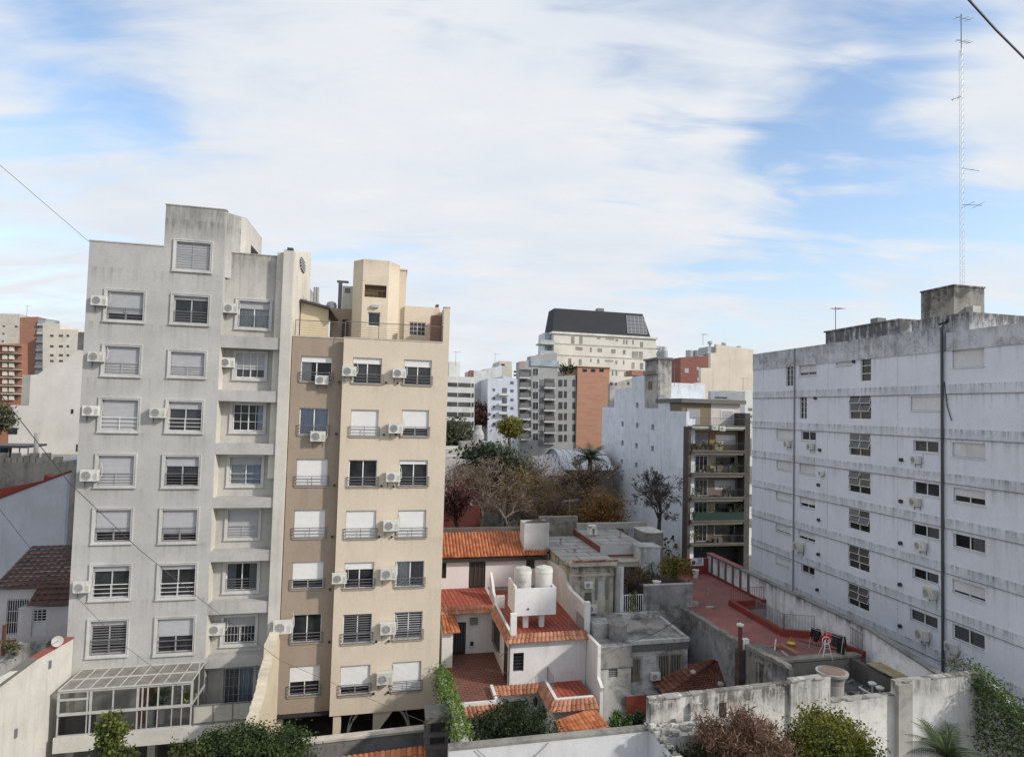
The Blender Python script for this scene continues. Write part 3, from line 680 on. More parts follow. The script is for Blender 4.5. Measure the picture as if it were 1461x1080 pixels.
    win(fr, t, hw, w0, n=1); win(fr, t, hb, w0 + 1.6, n=2, bars=(WHITE_ALU, 4, 3))
    m = MB(fr); fz = ho[2]; 
    for k in range(6): uu = ho[0] + (ho[1] - ho[0]) * k / 5; m.tube([fr.P(uu, w0 + .1, fz), fr.P(uu, w0 + .1, fz + .42)], .02, 4)
    m.tube([fr.P(ho[0], w0 + .1, fz + .42), fr.P(ho[1], w0 + .1, fz + .42)], .03, 4); m.box(ho[0] + .01, ho[1] - .01, w0 + .36, w0 + .87, ho[2], ho[3] - .01)
    m.build('tower_balustrade', plain('brown_wood', (.13, .085, .05), .7), t)
    u, v = fr.uv(535, 437, w0 - .1); m = MB(fr); m.box(u - .2, u + .2, w0 - .18, w0 - .003, v - .08, v + .08); m.build('wall_lamp', GREY_ALU, t)
    # left shed with sloping roof, dark doorway
    wl = w0 + .6; p = [fr.uv(x, y, wl) for x, y in ((428, 431), (469, 442), (480, 455))]
    x0 = uS + .02; m = MB(fr); m.prism_f([(x0, fl), (p[1][0], fl), (p[1][0], p[1][1]), (x0, p[0][1])], wl, wl + .3); m.build('shed_wall', pl('cream_shed', (.66, .57, .40), (.35, .28, .2), amt=.2, streak=.2), t)
    m = MB(fr); m.prism_f([(x0, p[0][1] + .003), (p[1][0] + .1, p[1][1] + .003), (p[2][0], p[2][1]), (p[2][0], p[2][1] + .1), (p[1][0] + .1, p[1][1] + .12), (x0, p[0][1] + .12)], wl - .5, wl + 3); m.build('shed_roof', DARK_METAL, t)
    dd = fr.box((487, 453, 494, 482), wl); m = MB(fr); m.box(p[1][0], c + .3, wl + 1.2, wl + 1.4, fl, fr.uv(480, 440, wl + 1.2)[1]); m.build('terrace_wall', BROWN, t)
    m = MB(fr); m.box(dd[0], dd[1], wl + 1.0, wl + 1.19, fl, dd[3]); m.build('terrace_door', INTERIOR, t)
    # brick barbecue + its chimney
    u0, v1 = fr.uv(615.6, 449.5, 1.2); u1, _ = fr.uv(634, 470, 1.2)
    q = thing('brick_barbecue', 'red brick barbecue on the corner of the cream roof terrace', 'barbecue', fr.P((u0 + u1) / 2, 1.5, fl))
    MB(fr).box(u0, uB1 - .01, 1.2, 2.2, fl, v1).build('brickwork', brickm('barbecue_brick', (.23, .075, .05), (.30, .10, .07), (.25, .2, .17), .24, .075, 14.3, True), q)
    m = MB(fr); m.prism_f([(u0 + .1, v1), (uB1 - .02, v1), (uB1 - .2, v1 + .5), (u0 + .3, v1 + .5)], 1.3, 2.1); m.build('hood', BEIGE, q)
    m = MB(fr); m.box(u0 + .25, uB1 - .2, 1.35, 2.0, v1 + .56, v1 + .66); m.build('chimney_cap', DARK_METAL, q)
    # plant room items
    u, v = fr.uv(493, 416, w0 + 2.5); hb2 = fr.box((485.5, 403, 502, 431), w0 + 2.4)
    q = thing('service_box', 'white service box with dark flue beside the cream roof tower', 'utility box', fr.P(u, w0 + 2.6, hb2[2]))
    m = MB(fr); m.box(hb2[0] + .15, hb2[1] + .3, w0 + 2.4, w0 + 3.1, fl + 1.2, hb2[3] - .2); m.build('box', AC_WHITE, q)
    m = MB(fr); m.box(hb2[0] + .3, hb2[0] + .62, w0 + 2.38, w0 + 2.399, hb2[2] + .55, hb2[2] + .85); m.box(hb2[0] - .1, hb2[0] + .12, w0 + 2.4, w0 + 2.6, fl + .5, hb2[3]); m.box(hb2[0] - .2, hb2[0] + .5, w0 + 2.4, w0 + 2.6, hb2[3], hb2[3] + .12); m.build('flue', IRON, q)
    m = MB(); u, v = fr.uv(472.6, 436, w0 + 2); m.lathe(fr.P(u, w0 + 2.2, v - .9), [(.32, 0), (.32, .95), (.26, 1.1), (.1, 1.18)], 16); m.build('roof_ventilator', plain('zinc', (.4, .41, .42), .35, .6), None, 'round metal ventilator behind the cream terrace shed', 'ventilator')
    m = MB(fr); 
    for px in (449.5, 453.5): u, v = fr.uv(px, 410, 4); m.tube([fr.P(u, 4, v - 2), fr.P(u, 4, v)], .09, 8)
    m.build('flue_pipe', plain('zinc2', (.35, .34, .33), .5), None, 'pair of grey flue pipes behind the cream terrace shed', 'flue')
    # ---- terrace railing
    m = MB(fr); zr = fr.uv(560, 462, .0)[1]
    def rr(ua, ub, w, z0, z1):
        n = max(1, round((ub - ua) / 2.0))
        for k in range(n + 1): uu = ua + (ub - ua) * k / n; m.tube([fr.P(uu, w, z0), fr.P(uu, w, z1)], .022, 4)
        for k in range(7): z = z0 + .12 + (z1 - z0 - .12) * k / 6; m.tube([fr.P(ua, w, z), fr.P(ub, w, z)], .03 if k == 6 else .010, 4)
    rr(uS + .1, uB0, WR + .15, vTr, vTr + (zr - vT)); rr(uB0 + .05, uB1, .15, vT, zr)
    m.build('terrace_railing', plain('rail_dark', (.15, .13, .11), .5), None, 'thin horizontal bar railing around the cream block roof terrace', 'railing')
    # ---- pilotis
    u = fr.uv(480, 1040)[0]; MB(fr).box(u - .2, u + .2, .1, .5, 0, vS).build('column', BEIGE, t); m = MB(fr)
    u = fr.uv(537, 1035)[0]; m.box(u - .2, u + .2, .1, .5, 0, vS - .0); m.prism_f([(u + .2, vS - .9), (u + .9, vS), (u + .2, vS)], .12, .48); m.build('column', BEIGE, t)
    MB(fr).box(uS, uS + .3, .7, 1.1, 0, vS).build('column', BEIGE, t)
    m = MB(fr); m.box(uS, uE - .3, 8, 8.3, 0, vS); m.box(uS, uE, .3, 14, vS - .05, vS - .002 + .02); m.build('undercroft', INTERIOR, t)  # shade under the block painted as near-black wall and soffit
    m = MB()
    u = fr.uv(540, 1045)[0]; m.tube([fr.P(u + 1.75 * math.cos(a), 1.2, .25 + 2.25 * math.sin(a)) for a in [math.pi * k / 24 for k in range(25)]], .07, 6)
    m.tube([fr.P(u + 1.75 * math.cos(a), 2.4, .25 + 2.25 * math.sin(a)) for a in [math.pi * k / 24 for k in range(25)]], .05, 6)
    m.build('hoop_arch', WHITE_ALU, None, 'white tubular hoop arch under the cream block undercroft', 'arch')
    g = 'split air conditioners on the cream block'
    for b, w, lab in (((449.4, 534.5, 467.5, 548.5), WR, 'white air conditioner hung under the topmost window of the taupe recess'), ((440, 613.8, 465.5, 629.5), WR, 'white air conditioner hung under the second window of the taupe recess'),
                      ((487, 521.5, 508, 536.5), 0, 'white air conditioner left of the topmost window in the cream front middle column'), ((559, 524.5, 579, 539), 0, 'white air conditioner between the two topmost windows of the cream front'),
                      ((552.5, 602.5, 575, 618), 0, 'white air conditioner between the second row windows of the cream front'), ((549, 671.5, 571, 687), 0, 'white air conditioner between the third row windows of the cream front'),
                      ((545.5, 740.5, 568, 757), 0, 'white air conditioner between the fourth row windows of the cream front'), ((474, 816.5, 492.5, 832), 0, 'white air conditioner left of the fifth window in the cream front middle column'),
                      ((541, 809, 565, 826), 0, 'white air conditioner between the fifth row windows of the cream front'), ((542, 887, 563.5, 904), 0, 'white air conditioner between the sixth row windows of the cream front'),
                      ((537, 957.5, 558.5, 975), 0, 'white air conditioner between the lowest windows of the cream front'), ((391, 883.5, 413.5, 902.5), -.02, 'white air conditioner on the pilaster between the grey tower and the cream block')):
        ac(fr, b, w, lab, g)
    return uS, uE, vT
uS, uE, vCT = cream_block()
def garden_walls():
    fr = FA
    # broken party wall between the two gardens
    u = uR + .02
    P = [(391, 893), (378, 922), (377, 940), (371, 958), (366, 985), (357, 1015), (350, 1031)]
    pr = [fr.wv(x, y, u - .3) for x, y in P]; pr[0] = (-.06, pr[0][1])
    pts = [(-.06, 0)] + pr + [(pr[-1][0], 0)]
    t = thing('garden_wall', 'crumbling yellowish garden wall stepping down between the grey and cream buildings', 'wall', fr.P(u, -2, 0))
    MB(fr).prism_s(pts, u - .32, u + .12).build('wall', pl('yellow_wall', (.60, .52, .38), (.28, .25, .2), amt=.3, streak=.3), t)
    m = MB(fr)
    for (a, b) in zip(pr, pr[1:]):
        for k in range(3):
            s = k / 3; m.box(u - .34, u + .13, a[0] + (b[0] - a[0]) * (s + .33), a[0] + (b[0] - a[0]) * s, a[1] + (b[1] - a[1]) * (s + .2) - .1, a[1] + (b[1] - a[1]) * s + random.uniform(-.02, .08))
    m.build('broken_top', pl('yellow_wall_top', (.66, .60, .48), (.3, .27, .22), amt=.4), t)
    # ivy wall to the right of the cream block
    u = uE + .28
    P = [(619, 944), (627, 952), (634, 975), (648, 1010), (662, 1058)]
    pr = [fr.wv(x, y, u - .2) for x, y in P]; pr[0] = (.6, pr[0][1])
    for i in range(1, len(pr)): pr[i] = (min(pr[i][0], pr[i - 1][0] - .2), pr[i][1])
    pts = [(.6, 0)] + pr + [(pr[-1][0], 0)]
    t = thing('boundary_wall', 'pale boundary wall overgrown with ivy right of the cream block', 'wall', fr.P(u, -2, 0))
    MB(fr).prism_s(pts, u - .35, u).build('wall', pl('pale_wall', (.55, .52, .46), (.2, .19, .17), amt=.35, streak=.4), t)
    pp = []
    for (a, b) in zip(pr[1:], pr[2:]):
        n = 2200
        for _ in range(n):
            s = random.random(); w = a[0] + (b[0] - a[0]) * s; v = a[1] + (b[1] - a[1]) * s
            k = random.random() ** 1.3
            pp.append(fr.P(u - .2 + random.gauss(.0, .2) + .32 * k, w + random.gauss(0, .1), v + .18 - 1.9 * k + random.gauss(0, .1)))
    leaf_mesh('ivy', np.array(pp), .16, leafm('ivy_leaf', (.05, .12, .015), (.16, .24, .04), 1.2), None, label='bright green ivy hanging over the wall right of the cream block', cat='ivy')
garden_walls()
# ================================================================ long bluish slab block on the right
def slab_block():
    fr = Fr(1344, 700, 41.6, -BV, AV)
    PZ = [fr.uv(1349, y)[1] for y in (562, 881)]; PS = (PZ[0] - PZ[1]) / 5
    BLU = pl('pale_blue_render', (.66, .685, .745), (.22, .235, .23), amt=.09, streak=.14, top=(24.4, 1.4, .35), var=.05, per=(PZ[0] + 3 * PS, PS, 1.6, .5))
    BAND = pl('pale_blue_band', (.61, .635, .69), (.13, .128, .122), amt=.26, streak=.30, var=.06, per=(PZ[0] + 3 * PS + .57, PS, .8, .85))
    CAP = pl('mouldy_parapet', (.55, .56, .59), (.07, .068, .065), amt=.5, streak=.7, top=(25.6, 2.2, 1.0))
    uL = fr.uv(1073.5, 640)[0]; uE = fr.uv(1475, 640)[0] + 5; uP = fr.uv(1347, 700)[0]
    bb = [562, 626, 689, 754, 818, 881]; bt = [550, 612.5, 676, 739.5, 803.5, 867]
    V0 = [fr.uv(1349, y)[1] for y in bb]; V1 = [fr.uv(1349, y)[1] for y in bt]
    st = (V0[0] - V0[-1]) / 5
    V0 = [V0[0] - st * i for i in range(7)]; hb = sum(b - a for a, b in zip([fr.uv(1349, y)[1] for y in bb], V1)) / 6
    vt = fr.uv(1080, 505)[1]; vt2 = fr.uv(1440, 463)[1]; vtm = V0[0] + st
    base = fr.P((uL + uE) / 2, 3, 0)
    t = thing('slab_block', 'long bluish white apartment slab with mould streaked bands and a concrete roof tank', 'building', base)
    small = [  # px box, kind
        ((1121.6, 520, 1131.6, 551), 'lat'), ((1141, 564.5, 1151, 598), 'lat'),
        ((1140.5, 518, 1165, 534.7), 'sh75'), ((1192.5, 513, 1215.5, 520), 'sh1'), ((1107.8, 611, 1130.8, 627.7), 'sh1'), ((1143, 615, 1164, 629), 'dk'),
        ((1108, 657, 1129, 672), 'sh1'), ((1140.5, 661, 1163, 677.7), 'sh1'), ((1107, 700, 1129, 717), 'sh1'), ((1141, 708.6, 1163, 726.6), 'sh6'), ((1106.6, 746, 1128, 764), 'sh8'), ((1139, 756, 1163, 775), 'sh6'),
        ((1106, 792, 1126.6, 811), 'sh1'), ((1143, 804, 1162, 822.5), 'dk'),
        ((1228, 511, 1242.7, 543.6), 'aw1'), ((1212, 565, 1242.7, 598.6), 'aw2'), ((1212, 618, 1242, 652), 'aw2'), ((1211, 671, 1242, 706.7), 'aw2'), ((1211, 724.4, 1241, 761.4), 'aw2'), ((1210.5, 776.6, 1240.5, 818.3), 'aw2'), ((1210, 830.8, 1240, 873.8), 'aw2'),
        ((1299, 566, 1340, 586), 'sh1'), ((1303, 627.7, 1339, 646.6), 'cu'), ((1303, 686, 1340, 710), 'dk'), ((1301.6, 746, 1340, 771), 'cu2'), ((1301.6, 808.6, 1339, 835), 'cu2'), ((1298, 867, 1337.7, 899), 'cu'),
        ((1358.5, 498.6, 1404, 522), 'sh1'), ((1358.5, 630.5, 1405.7, 655), 'sh1'), ((1360, 694.7, 1405.7, 722.5), 'sh5'), ((1360, 760, 1405.7, 790.5), 'cu2'), ((1358.5, 825, 1405.7, 860), 'sh8'), ((1358.5, 889, 1405, 929), 'cu'),
        ((1358.5, 566, 1404, 588), 'sh1')]
    small = small[:-1]
    H = [fr.box(b) for b, k in small]
    m = MB(fr); m.wall(uL, uP, 0, vtm - .1, [h for h in H if h[0] < uP], 0, .35); m.wall(uP, uE, 0, vtm - .1, [h for h in H if h[0] > uP], 0, .35)
    m.box(uL, uE, .353, 12, 0, vtm - .12); m.build('wall', BLU, t)
    m = MB(fr); m.box(uL - .02, uP, -.05, .36, vtm - .1 + .003, vt); m.box(uP + .25, uE, -.05, .36, vtm - .1 + .003, vt2); m.box(uL, uL + .3, .37, 12, vtm - .1, vt)
    v3, u3 = fr.uv(1180, 476, 2.2)[1], fr.uv(1178, 480, 2.2)[0]; u4 = fr.uv(1284, 464, 2.2)[0]
    m.box(u3, u4, 2.2, 9, vt - .8, v3 + .1); m.box(u3 - .15, u4, 2.1, 9, v3 + .1, v3 + .22)
    u5 = fr.uv(1296, 460, .1)[0]; v5 = fr.uv(1320, 457, .1)[1]; m.box(u5, uP + 1.5, .38, 9, vt - .9, v5 + .15); m.build('parapet', CAP, t)
    m = MB(fr); m.box(u3 + 4.4, u3 + 5.2, 3, 3.8, v3 + .22, v3 + .75); m.build('roof_vent', IRON, t)
    # bands and mullions, each run its own piece
    for k, v in enumerate(V0):
        d = .03; e0 = v; e1 = v + hb
        if e1 < .5: continue
        MB(fr).box(uL - .01, uP - .0, -d, .02, e0, e1).build('band', BAND, t); MB(fr).box(uP + .12, uE, -d - .02, .02, e0, e1 + .02).build('band', BAND, t)
        m = MB(fr); m.box(uL - .01, uE, -d - .05, -d + .001, e0 - .025, e0 + .01); m.build('drip_edge', pl('dark_edge', (.27, .275, .29), amt=.6), t)
    for px in (1087, 1137.5, 1179.5, 1279): 
        u = fr.uv(px, 640)[0]
        for k in range(len(V0)):
            lo = V0[k + 1] + hb if k + 1 < len(V0) else 0
            m = MB(fr); m.box(u - .13, u + .13, -.035, .01, V0[k] + hb, V0[k] + st) if k == 0 else None
            m.box(u - .13, u + .13, -.035, .01, max(lo, 0) + .003, V0[k] - .036); m.build('mullion', BLU, t)
    CREAM = plain('creamy_frame', (.64, .62, .56), .5); SHC = pl('cream_shutter', (.62, .62, .62), amt=.15, streak=.2, bump=0)
    for (b, k), h in zip(small, H):
        if k == 'lat': win(fr, t, h, 0, n=2, bars=(WHITE_ALU, 2, 4))
        elif k.startswith('sh'):
            f = {'sh1': 1, 'sh75': .72, 'sh5': .5, 'sh6': .55, 'sh8': .72}[k]; win(fr, t, h, 0, sh=f, shm=SHC, n=2, sill=BLU)
        elif k == 'dk': win(fr, t, h, 0, n=2, sill=BLU)
        elif k == 'cu': win(fr, t, h, 0, n=2, cur=[(0, .5, 0, CURT_D), (.5, 1, 0, CURT_D)], sill=BLU)
        elif k == 'cu2': win(fr, t, h, 0, n=2, cur=[(.52, 1, 0, CURT_D)], sill=BLU)
        else:
            nc = 2 if k == 'aw2' else 1; u0, u1, v0, v1 = h
            m = MB(fr); a = .05
            m.box(u0, u0 + a, .08, .16, v0, v1); m.box(u1 - a, u1, .08, .16, v0, v1); m.box(u0 + a, u1 - a, .08, .16, v0, v0 + a); m.box(u0 + a, u1 - a, .08, .16, v1 - a, v1)
            if nc == 2: c = (u0 + u1) / 2; m.box(c - .03, c + .03, .07, .16, v0 + a, v1 - a)
            for r in (1, 2): z = v0 + (v1 - v0) * r / 3; m.box(u0 + a, u1 - a, .09, .15, z - .025, z + .025)
            o = m.build('window', CREAM, t)
            MB(fr).quad([(u0, .13, v0), (u1, .13, v0), (u1, .13, v1), (u0, .13, v1)]).build('pane', G['glass'], o)
            # top-hung lights pushed out
            if nc == 2:
                for c in range(nc):
                    for r in (1, 2):
                        x0 = u0 + a + (u1 - u0 - 2 * a) * c / nc + .02; x1 = u0 + a + (u1 - u0 - 2 * a) * (c + 1) / nc - .02; z0 = v0 + (v1 - v0) * r / 3; z1 = v0 + (v1 - v0) * (r + 1) / 3 - .03
                        op = random.choice((.04, .08, .14, .2)); s = MB(fr)
                        s.tube([fr.P(x0, .06, z1), fr.P(x0, .06 - op, z0 + .04)], .022, 4); s.tube([fr.P(x1, .06, z1), fr.P(x1, .06 - op, z0 + .04)], .022, 4); s.tube([fr.P(x0, .06 - op, z0 + .04), fr.P(x1, .06 - op, z0 + .04)], .024, 4)
                        s.build('top_hung_light', CREAM, o); MB(fr).quad([(x0, .058, z1), (x1, .058, z1), (x1, .058 - op, z0 + .04), (x0, .058 - op, z0 + .04)]).build('pane', plain('grey_glass', (.075, .07, .07), .22), o)
    # roof box
    w1 = .5; ub0 = fr.uv(1314, 440, w1)[0]; ub1 = fr.uv(1361, 440, w1)[0]; vbt = fr.uv(1361, 408, w1)[1]
    Pn = fr.P(ub1, w1, vbt); 
    ww = None
    for k in range(1, 80):
        w = w1 + k * .1; q = fr.P(ub1, w, vbt); c = MROT.transposed() @ (q - CAM); px = CX + FPX * c.x / -c.z
        if px >= 1404: ww = w; break
    m = MB(fr); m.box(ub0, ub1, w1, ww, vt - .5, vbt); m.box(ub0 - .05, ub1 + .05, w1 - .05, ww + .05, vbt, vbt + .10)
    m.build('water_tank_house', pl('mouldy_concrete', (.34, .325, .29), (.06, .058, .053), amt=.85, streak=.8, top=(vbt, 2.6, .9), var=.15), t)
    m = MB(fr); m.box(ub1 + .004, ub1 + .7, w1 + .5, w1 + 3.6, vt2 - .3, vt2 + .9); m.box(ub1 + .0, ub1 + .55, w1 + .9, w1 + 1.5, vt2 + 1.1, vt2 + 1.7); m.build('roof_ledge', pl('roof_white', (.5, .49, .46), amt=.5), t)
    m = MB()
    pts = [fr.P(ub1 + .3, w1 + .3 + k * .45, vt2 + 1.0 + .12 * math.sin(k * 2.1)) for k in range(8)]; m.tube([fr.P(ub1 - .8, .1, vt2 + .6)] + pts, .07, 5); m.build('cable_bundle', BLACK, t)
    # rain pipes
    m = MB(); m.tube([fr.P(uP, -.14, 0.2), fr.P(uP, -.14, vt2 + .3), fr.P(uP, .3, vt2 + .95)], .085, 6); m.build('rain_pipe', DARK_METAL, t)
    u = fr.uv(1134, 640)[0]; m = MB(); m.tube([fr.P(u, -.1, 1.0), fr.P(u, -.1, vt)], .06, 6); m.build('rain_pipe', plain('pipe_grey', (.22, .22, .24), .5), t)
    u = fr.uv(1351, 580)[0]; m = MB(); m.tube([fr.P(uP + .1, -.05, fr.uv(1347, 545)[1]), fr.P(fr.uv(1353, 580)[0], -.08, fr.uv(1353, 580)[1]), fr.P(fr.uv(1359, 600)[0], -.08, fr.uv(1359, 600)[1])], .03, 5); m.build('loose_cable', BLACK, t)
    for px, py in ((1170.5, 642), (1168.6, 691.7), (1169, 741.5), (1168.5, 790.6), (1167, 841), (1286.3, 715), (1286, 774.7), (1285.3, 833.6), (1285.3, 892.8), (1287, 656), (1164, 568), (1219, 516)):
        uu, v = fr.uv(px, py); MB().tube([fr.P(uu, -.16, v), fr.P(uu, .05, v)], .13, 10).build('vent_outlet', BLACK, t)
    g = 'split air conditioners on the slab block'
    for b, lab in (((1115.5, 627, 1129, 637), 'white air conditioner under the topmost shutter left of the thin rain pipe'), ((1147.5, 630.5, 1163, 641), 'white air conditioner under the third window down, just right of the thin rain pipe'),
                   ((1165.5, 670.5, 1174, 678), 'small white air conditioner beside the fourth closed shutter right of the thin rain pipe'), ((1132, 771, 1146, 785.5), 'white air conditioner mounted across the thin rain pipe of the slab block'),
                   ((1298, 648, 1313, 661), 'white air conditioner under the second window down left of the thick dark rain pipe'), ((1294, 707.5, 1315, 721.5), 'white air conditioner under the third window down left of the thick dark rain pipe'),
                   ((1303, 769.5, 1322, 784.5), 'white air conditioner under the fourth window down left of the thick dark rain pipe'), ((1315, 836, 1338, 853), 'white air conditioner under the fifth window down left of the thick dark rain pipe'),
                   ((1305, 894.7, 1326, 912), 'white air conditioner under the lowest window left of the thick dark rain pipe'), ((1346, 914, 1367, 930), 'white air conditioner beside the lowest window right of the thick dark rain pipe')):
        ac(fr, b, 0, lab, g, kx=.86)
    # lattice mast standing on the tank house
    wm = min(ww - 1, w1 + 1.6); P = at_y(1373, 405, fr.P((ub0 + ub1) / 2, wm, 0).y); P.z = vbt + .1
    tp = at_y(1367, 20, P.y); Hm = tp.z - P.z; t2 = thing('radio_mast', 'tall thin lattice radio mast with antennas on the rooftop tank house', 'mast', P)
    m = MB(); r = .13; MT = plain('galvanised', (.52, .53, .55), .45, .3); legs = []
    H1 = Hm * .87
    for k in range(3):
        a = 2.1 * k; q = P + V((r * math.cos(a), r * math.sin(a), 0)); legs.append(q); m.tube([q, q + V((0, 0, H1))], .012, 4)
    n = int(H1 / .42)
    for i in range(n):
        for k in range(3): a = legs[k] + V((0, 0, H1 * i / n)); b = legs[(k + 1) % 3] + V((0, 0, H1 * (i + 1) / n)); m.tube([a, b], .006, 3, False)
    m.build('lattice', MT, t2)
    m = MB(); m.tube([P + V((0, 0, H1 - .5)), P + V((0, 0, Hm))], .03, 5); m.build('top_pole', IRON, t2)
    def yagi(z, ln, dirv, els, elen, mat=IRON):
        m = MB(); c = P + V((0, 0, z)); dv = V(dirv).normalized(); sv = dv.cross(V((0, 0, 1))).normalized()
        m.tube([c, c + dv * ln], .02, 4)
        for k in range(els): p = c + dv * (ln * (k + .6) / els); m.tube([p - sv * elen, p + sv * elen], .012, 4)
        m.build('antenna', mat, t2)
    yagi(Hm * .985, 1.3, (1, .6, .25), 2, .3); yagi(Hm * .985, .7, (-1, -.6, -.3), 1, .3); yagi(Hm * .90, 1.5, (1, .7, .3), 3, .25); yagi(Hm * .90, .7, (-1, -.7, -.3), 1, .2)
    yagi(H1 * .35, 1.25, (1, -.1, -.05), 2, .7); yagi(H1 * .50, 1.5, (1, .3, .02), 1, .08); yagi(H1 * .80, .6, (-.8, .4, -.2), 2, .3)
    return fr
FRB = slab_block()
# ================================================================ bluish blank wall block with its balcony front
def balcony_block():
    Y = 80; fs = Fr(980, 700, Y, -BV, AV); ff = Fr(980, 700, Y)
    WALL = pl('blank_blue_wall', (.70, .735, .79), (.19, .19, .19), amt=.22, streak=.32, top=(28, 9, .75), var=.05)
    t = thing('balcony_block', 'bluish blank walled block with small square openings and a balcony front', 'building', ff.P(4, 4, 0))
    # stepped outline of the blank flank (u: towards us)
    outline = [(859.4, 581), (876, 581), (877.5, 555.5), (901, 554), (903, 537.4), (920, 536.5), (921, 556), (955, 567), (955.5, 583), (979.5, 588)]
    U = [fs.uv(px, py) for px, py in outline]
    pol = [(U[0][0], 0)] + [(u, v) for u, v in U] + [(U[-1][0], 0)]
    vts = [U[0][1], U[2][1], U[4][1], U[7][1], U[9][1] + .1]
    us = [U[0][0], (U[1][0] + U[2][0]) / 2, (U[3][0] + U[4][0]) / 2, U[5][0], U[8][0], U[9][0]]
    holes = []
    for px, py in ((888, 605), (909, 607), (931, 609.6), (888, 632), (908, 636), (930.7, 640), (887, 659), (907.5, 663.5), (929.8, 670), (886.5, 684.5), (906.5, 691.4), (886.5, 710.5), (909, 578.5), (906, 717), (925, 578)):
        u, v = fs.uv(px, py); holes.append((u - .5, u + .5, v - .38, v + .38))
    holes = holes[:-1]
    top = max(vts); m = MB(fs)
    skip = [(us[i], us[i + 1], vts[i], top + 1) for i in range(5)]
    m.wall(us[0], us[5] - .02, 0, top, holes, 0, .4, skip=skip)
    for i in range(5): m.box(us[i] + (.004 if i else 0), us[i + 1] - .02, .402, 9.5 if i < 4 else 1.2, 0, vts[i] - .9)
    m.build('flank_wall', WALL, t)
    pw = MB(fs)
    u0, v1 = fs.uv(958, 596); u1, v0 = fs.uv(978, 668); pw.quad([(u0, -.012, v0), (u1, -.012, v0), (u1, -.012, v1), (u0, -.012, v1)]); pw.build('repainted_patch', pl('patch_blue', (.71, .745, .81), amt=.05, streak=.15), t)
    for h in holes: MB(fs).quad([(h[0], .39, h[2]), (h[1], .39, h[2]), (h[1], .39, h[3]), (h[0], .39, h[3])]).build('opening', INTERIOR, t)
    # water tower
    ua, va = fs.uv(921, 520); ub, _ = fs.uv(940, 520); vtop = fs.uv(938, 512.5)[1]; vb = fs.uv(938, 566)[1]
    m = MB(fs); m.box(ua, ub, -.05, 1.9, vb - 1.5, vtop); m.build('water_tower', pl('tower_conc', (.46, .44, .41), (.09, .09, .085), amt=.6, streak=.7, top=(vtop, 4, .8)), t)
    m = MB(fs); m.box(ua - .1, ub + .1, -.3, 2.05, vtop, vtop + .25); zz = fs.uv(930, 532)[1]; m.box(ua, ub + .02, -.35, -.055, zz - .25, zz + .25); m.build('cornice', pl('tower_dark', (.2, .195, .18), amt=.6), t)
    m = MB(fs); a, _ = fs.uv(925.5, 550); b, z0 = fs.uv(931, 556); z1 = fs.uv(929, 544)[1]; m.box(a, b, -.07, -.052, z0, z1); m.build('doorway', plain('brown_door', (.16, .08, .04), .7), t)
    m = MB(); 
    for k in range(2): m.lathe(fs.P(ub - 1.0 - k * 1.3, 1.2, vtop + .25), [(.5, 0), (.5, .9), (.3, 1.3), (.28, 1.5)], 14)
    m.build('roof_tank', plain('tank_grey', (.35, .36, .38), .5), t)
    # front with recessed balconies
    uR = ff.uv(1058.5, 700)[0]; uC = ff.uv(1066, 700)[0]
    ys = [606, 641.5, 673.5, 708, 741, 774]
    vs = [ff.uv(1020, y, -.6)[1] for y in ys]
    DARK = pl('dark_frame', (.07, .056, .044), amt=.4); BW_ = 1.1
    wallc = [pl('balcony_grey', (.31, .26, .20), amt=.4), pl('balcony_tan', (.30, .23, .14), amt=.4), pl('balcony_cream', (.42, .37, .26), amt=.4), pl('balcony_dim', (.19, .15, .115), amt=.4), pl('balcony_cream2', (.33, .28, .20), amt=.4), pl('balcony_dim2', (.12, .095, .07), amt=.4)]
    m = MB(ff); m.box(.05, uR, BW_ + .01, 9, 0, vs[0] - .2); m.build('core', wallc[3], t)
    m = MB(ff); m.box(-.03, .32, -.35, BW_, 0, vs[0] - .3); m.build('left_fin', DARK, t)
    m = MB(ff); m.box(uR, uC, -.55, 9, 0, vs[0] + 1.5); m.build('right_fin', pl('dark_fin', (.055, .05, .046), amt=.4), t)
    for i, v in enumerate(vs):
        nxt = vs[i + 1] if i + 1 < len(vs) else 0.4
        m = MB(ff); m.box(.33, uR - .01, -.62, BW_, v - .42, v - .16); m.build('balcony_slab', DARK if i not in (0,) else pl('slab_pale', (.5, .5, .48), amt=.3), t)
        MB(ff).box(.33, uR - .01, -.66, -.625, v - .22, v - .06).build('slab_edge', pl('slab_edge', (.14, .132, .118), (.06, .06, .055), amt=.7, streak=.5), t)
        m = MB(ff); fence(m, [ff.P(.4, -.58, v - .15), ff.P(uR - .05, -.58, v - .15)], .95, .22, .014, .025)
        m.build('balcony_railing', DARK_METAL, t)
        if i == 4: MB(ff).box(.6, uR - .05, -.66, -.64, v - .1, v + .85).build('green_awning_cloth', plain('green_cloth', (.006, .028, .022), .8), t)
        if i == 0: continue
        # floor i opening spans from vs[i] up to vs[i-1]
        c = wallc[i % 6]; topv = vs[i - 1] - .43
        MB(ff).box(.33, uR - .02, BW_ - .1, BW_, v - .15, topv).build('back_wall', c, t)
        MB(ff).box(.7, uR - .15, -.45, -.35, topv - .18, topv).build('lintel', pl('lintel', (.5, .48, .42), amt=.3), t)
        wu0, wu1 = 1.0, 3.2; o = MB(ff); o.box(wu0 - .08, wu1 + .08, BW_ - .14, BW_ - .1, v - .14, v + 1.85); o = o.build('window', WHITE_ALU if i in (2,) else GREY_ALU, t)
        m = MB(ff)
        for k in range(4): a = wu0 + (wu1 - wu0) * k / 4; m.quad([(a + .03, BW_ - .15, v - .05), (a + .52, BW_ - .15, v - .05), (a + .52, BW_ - .15, v + 1.78), (a + .03, BW_ - .15, v + 1.78)])
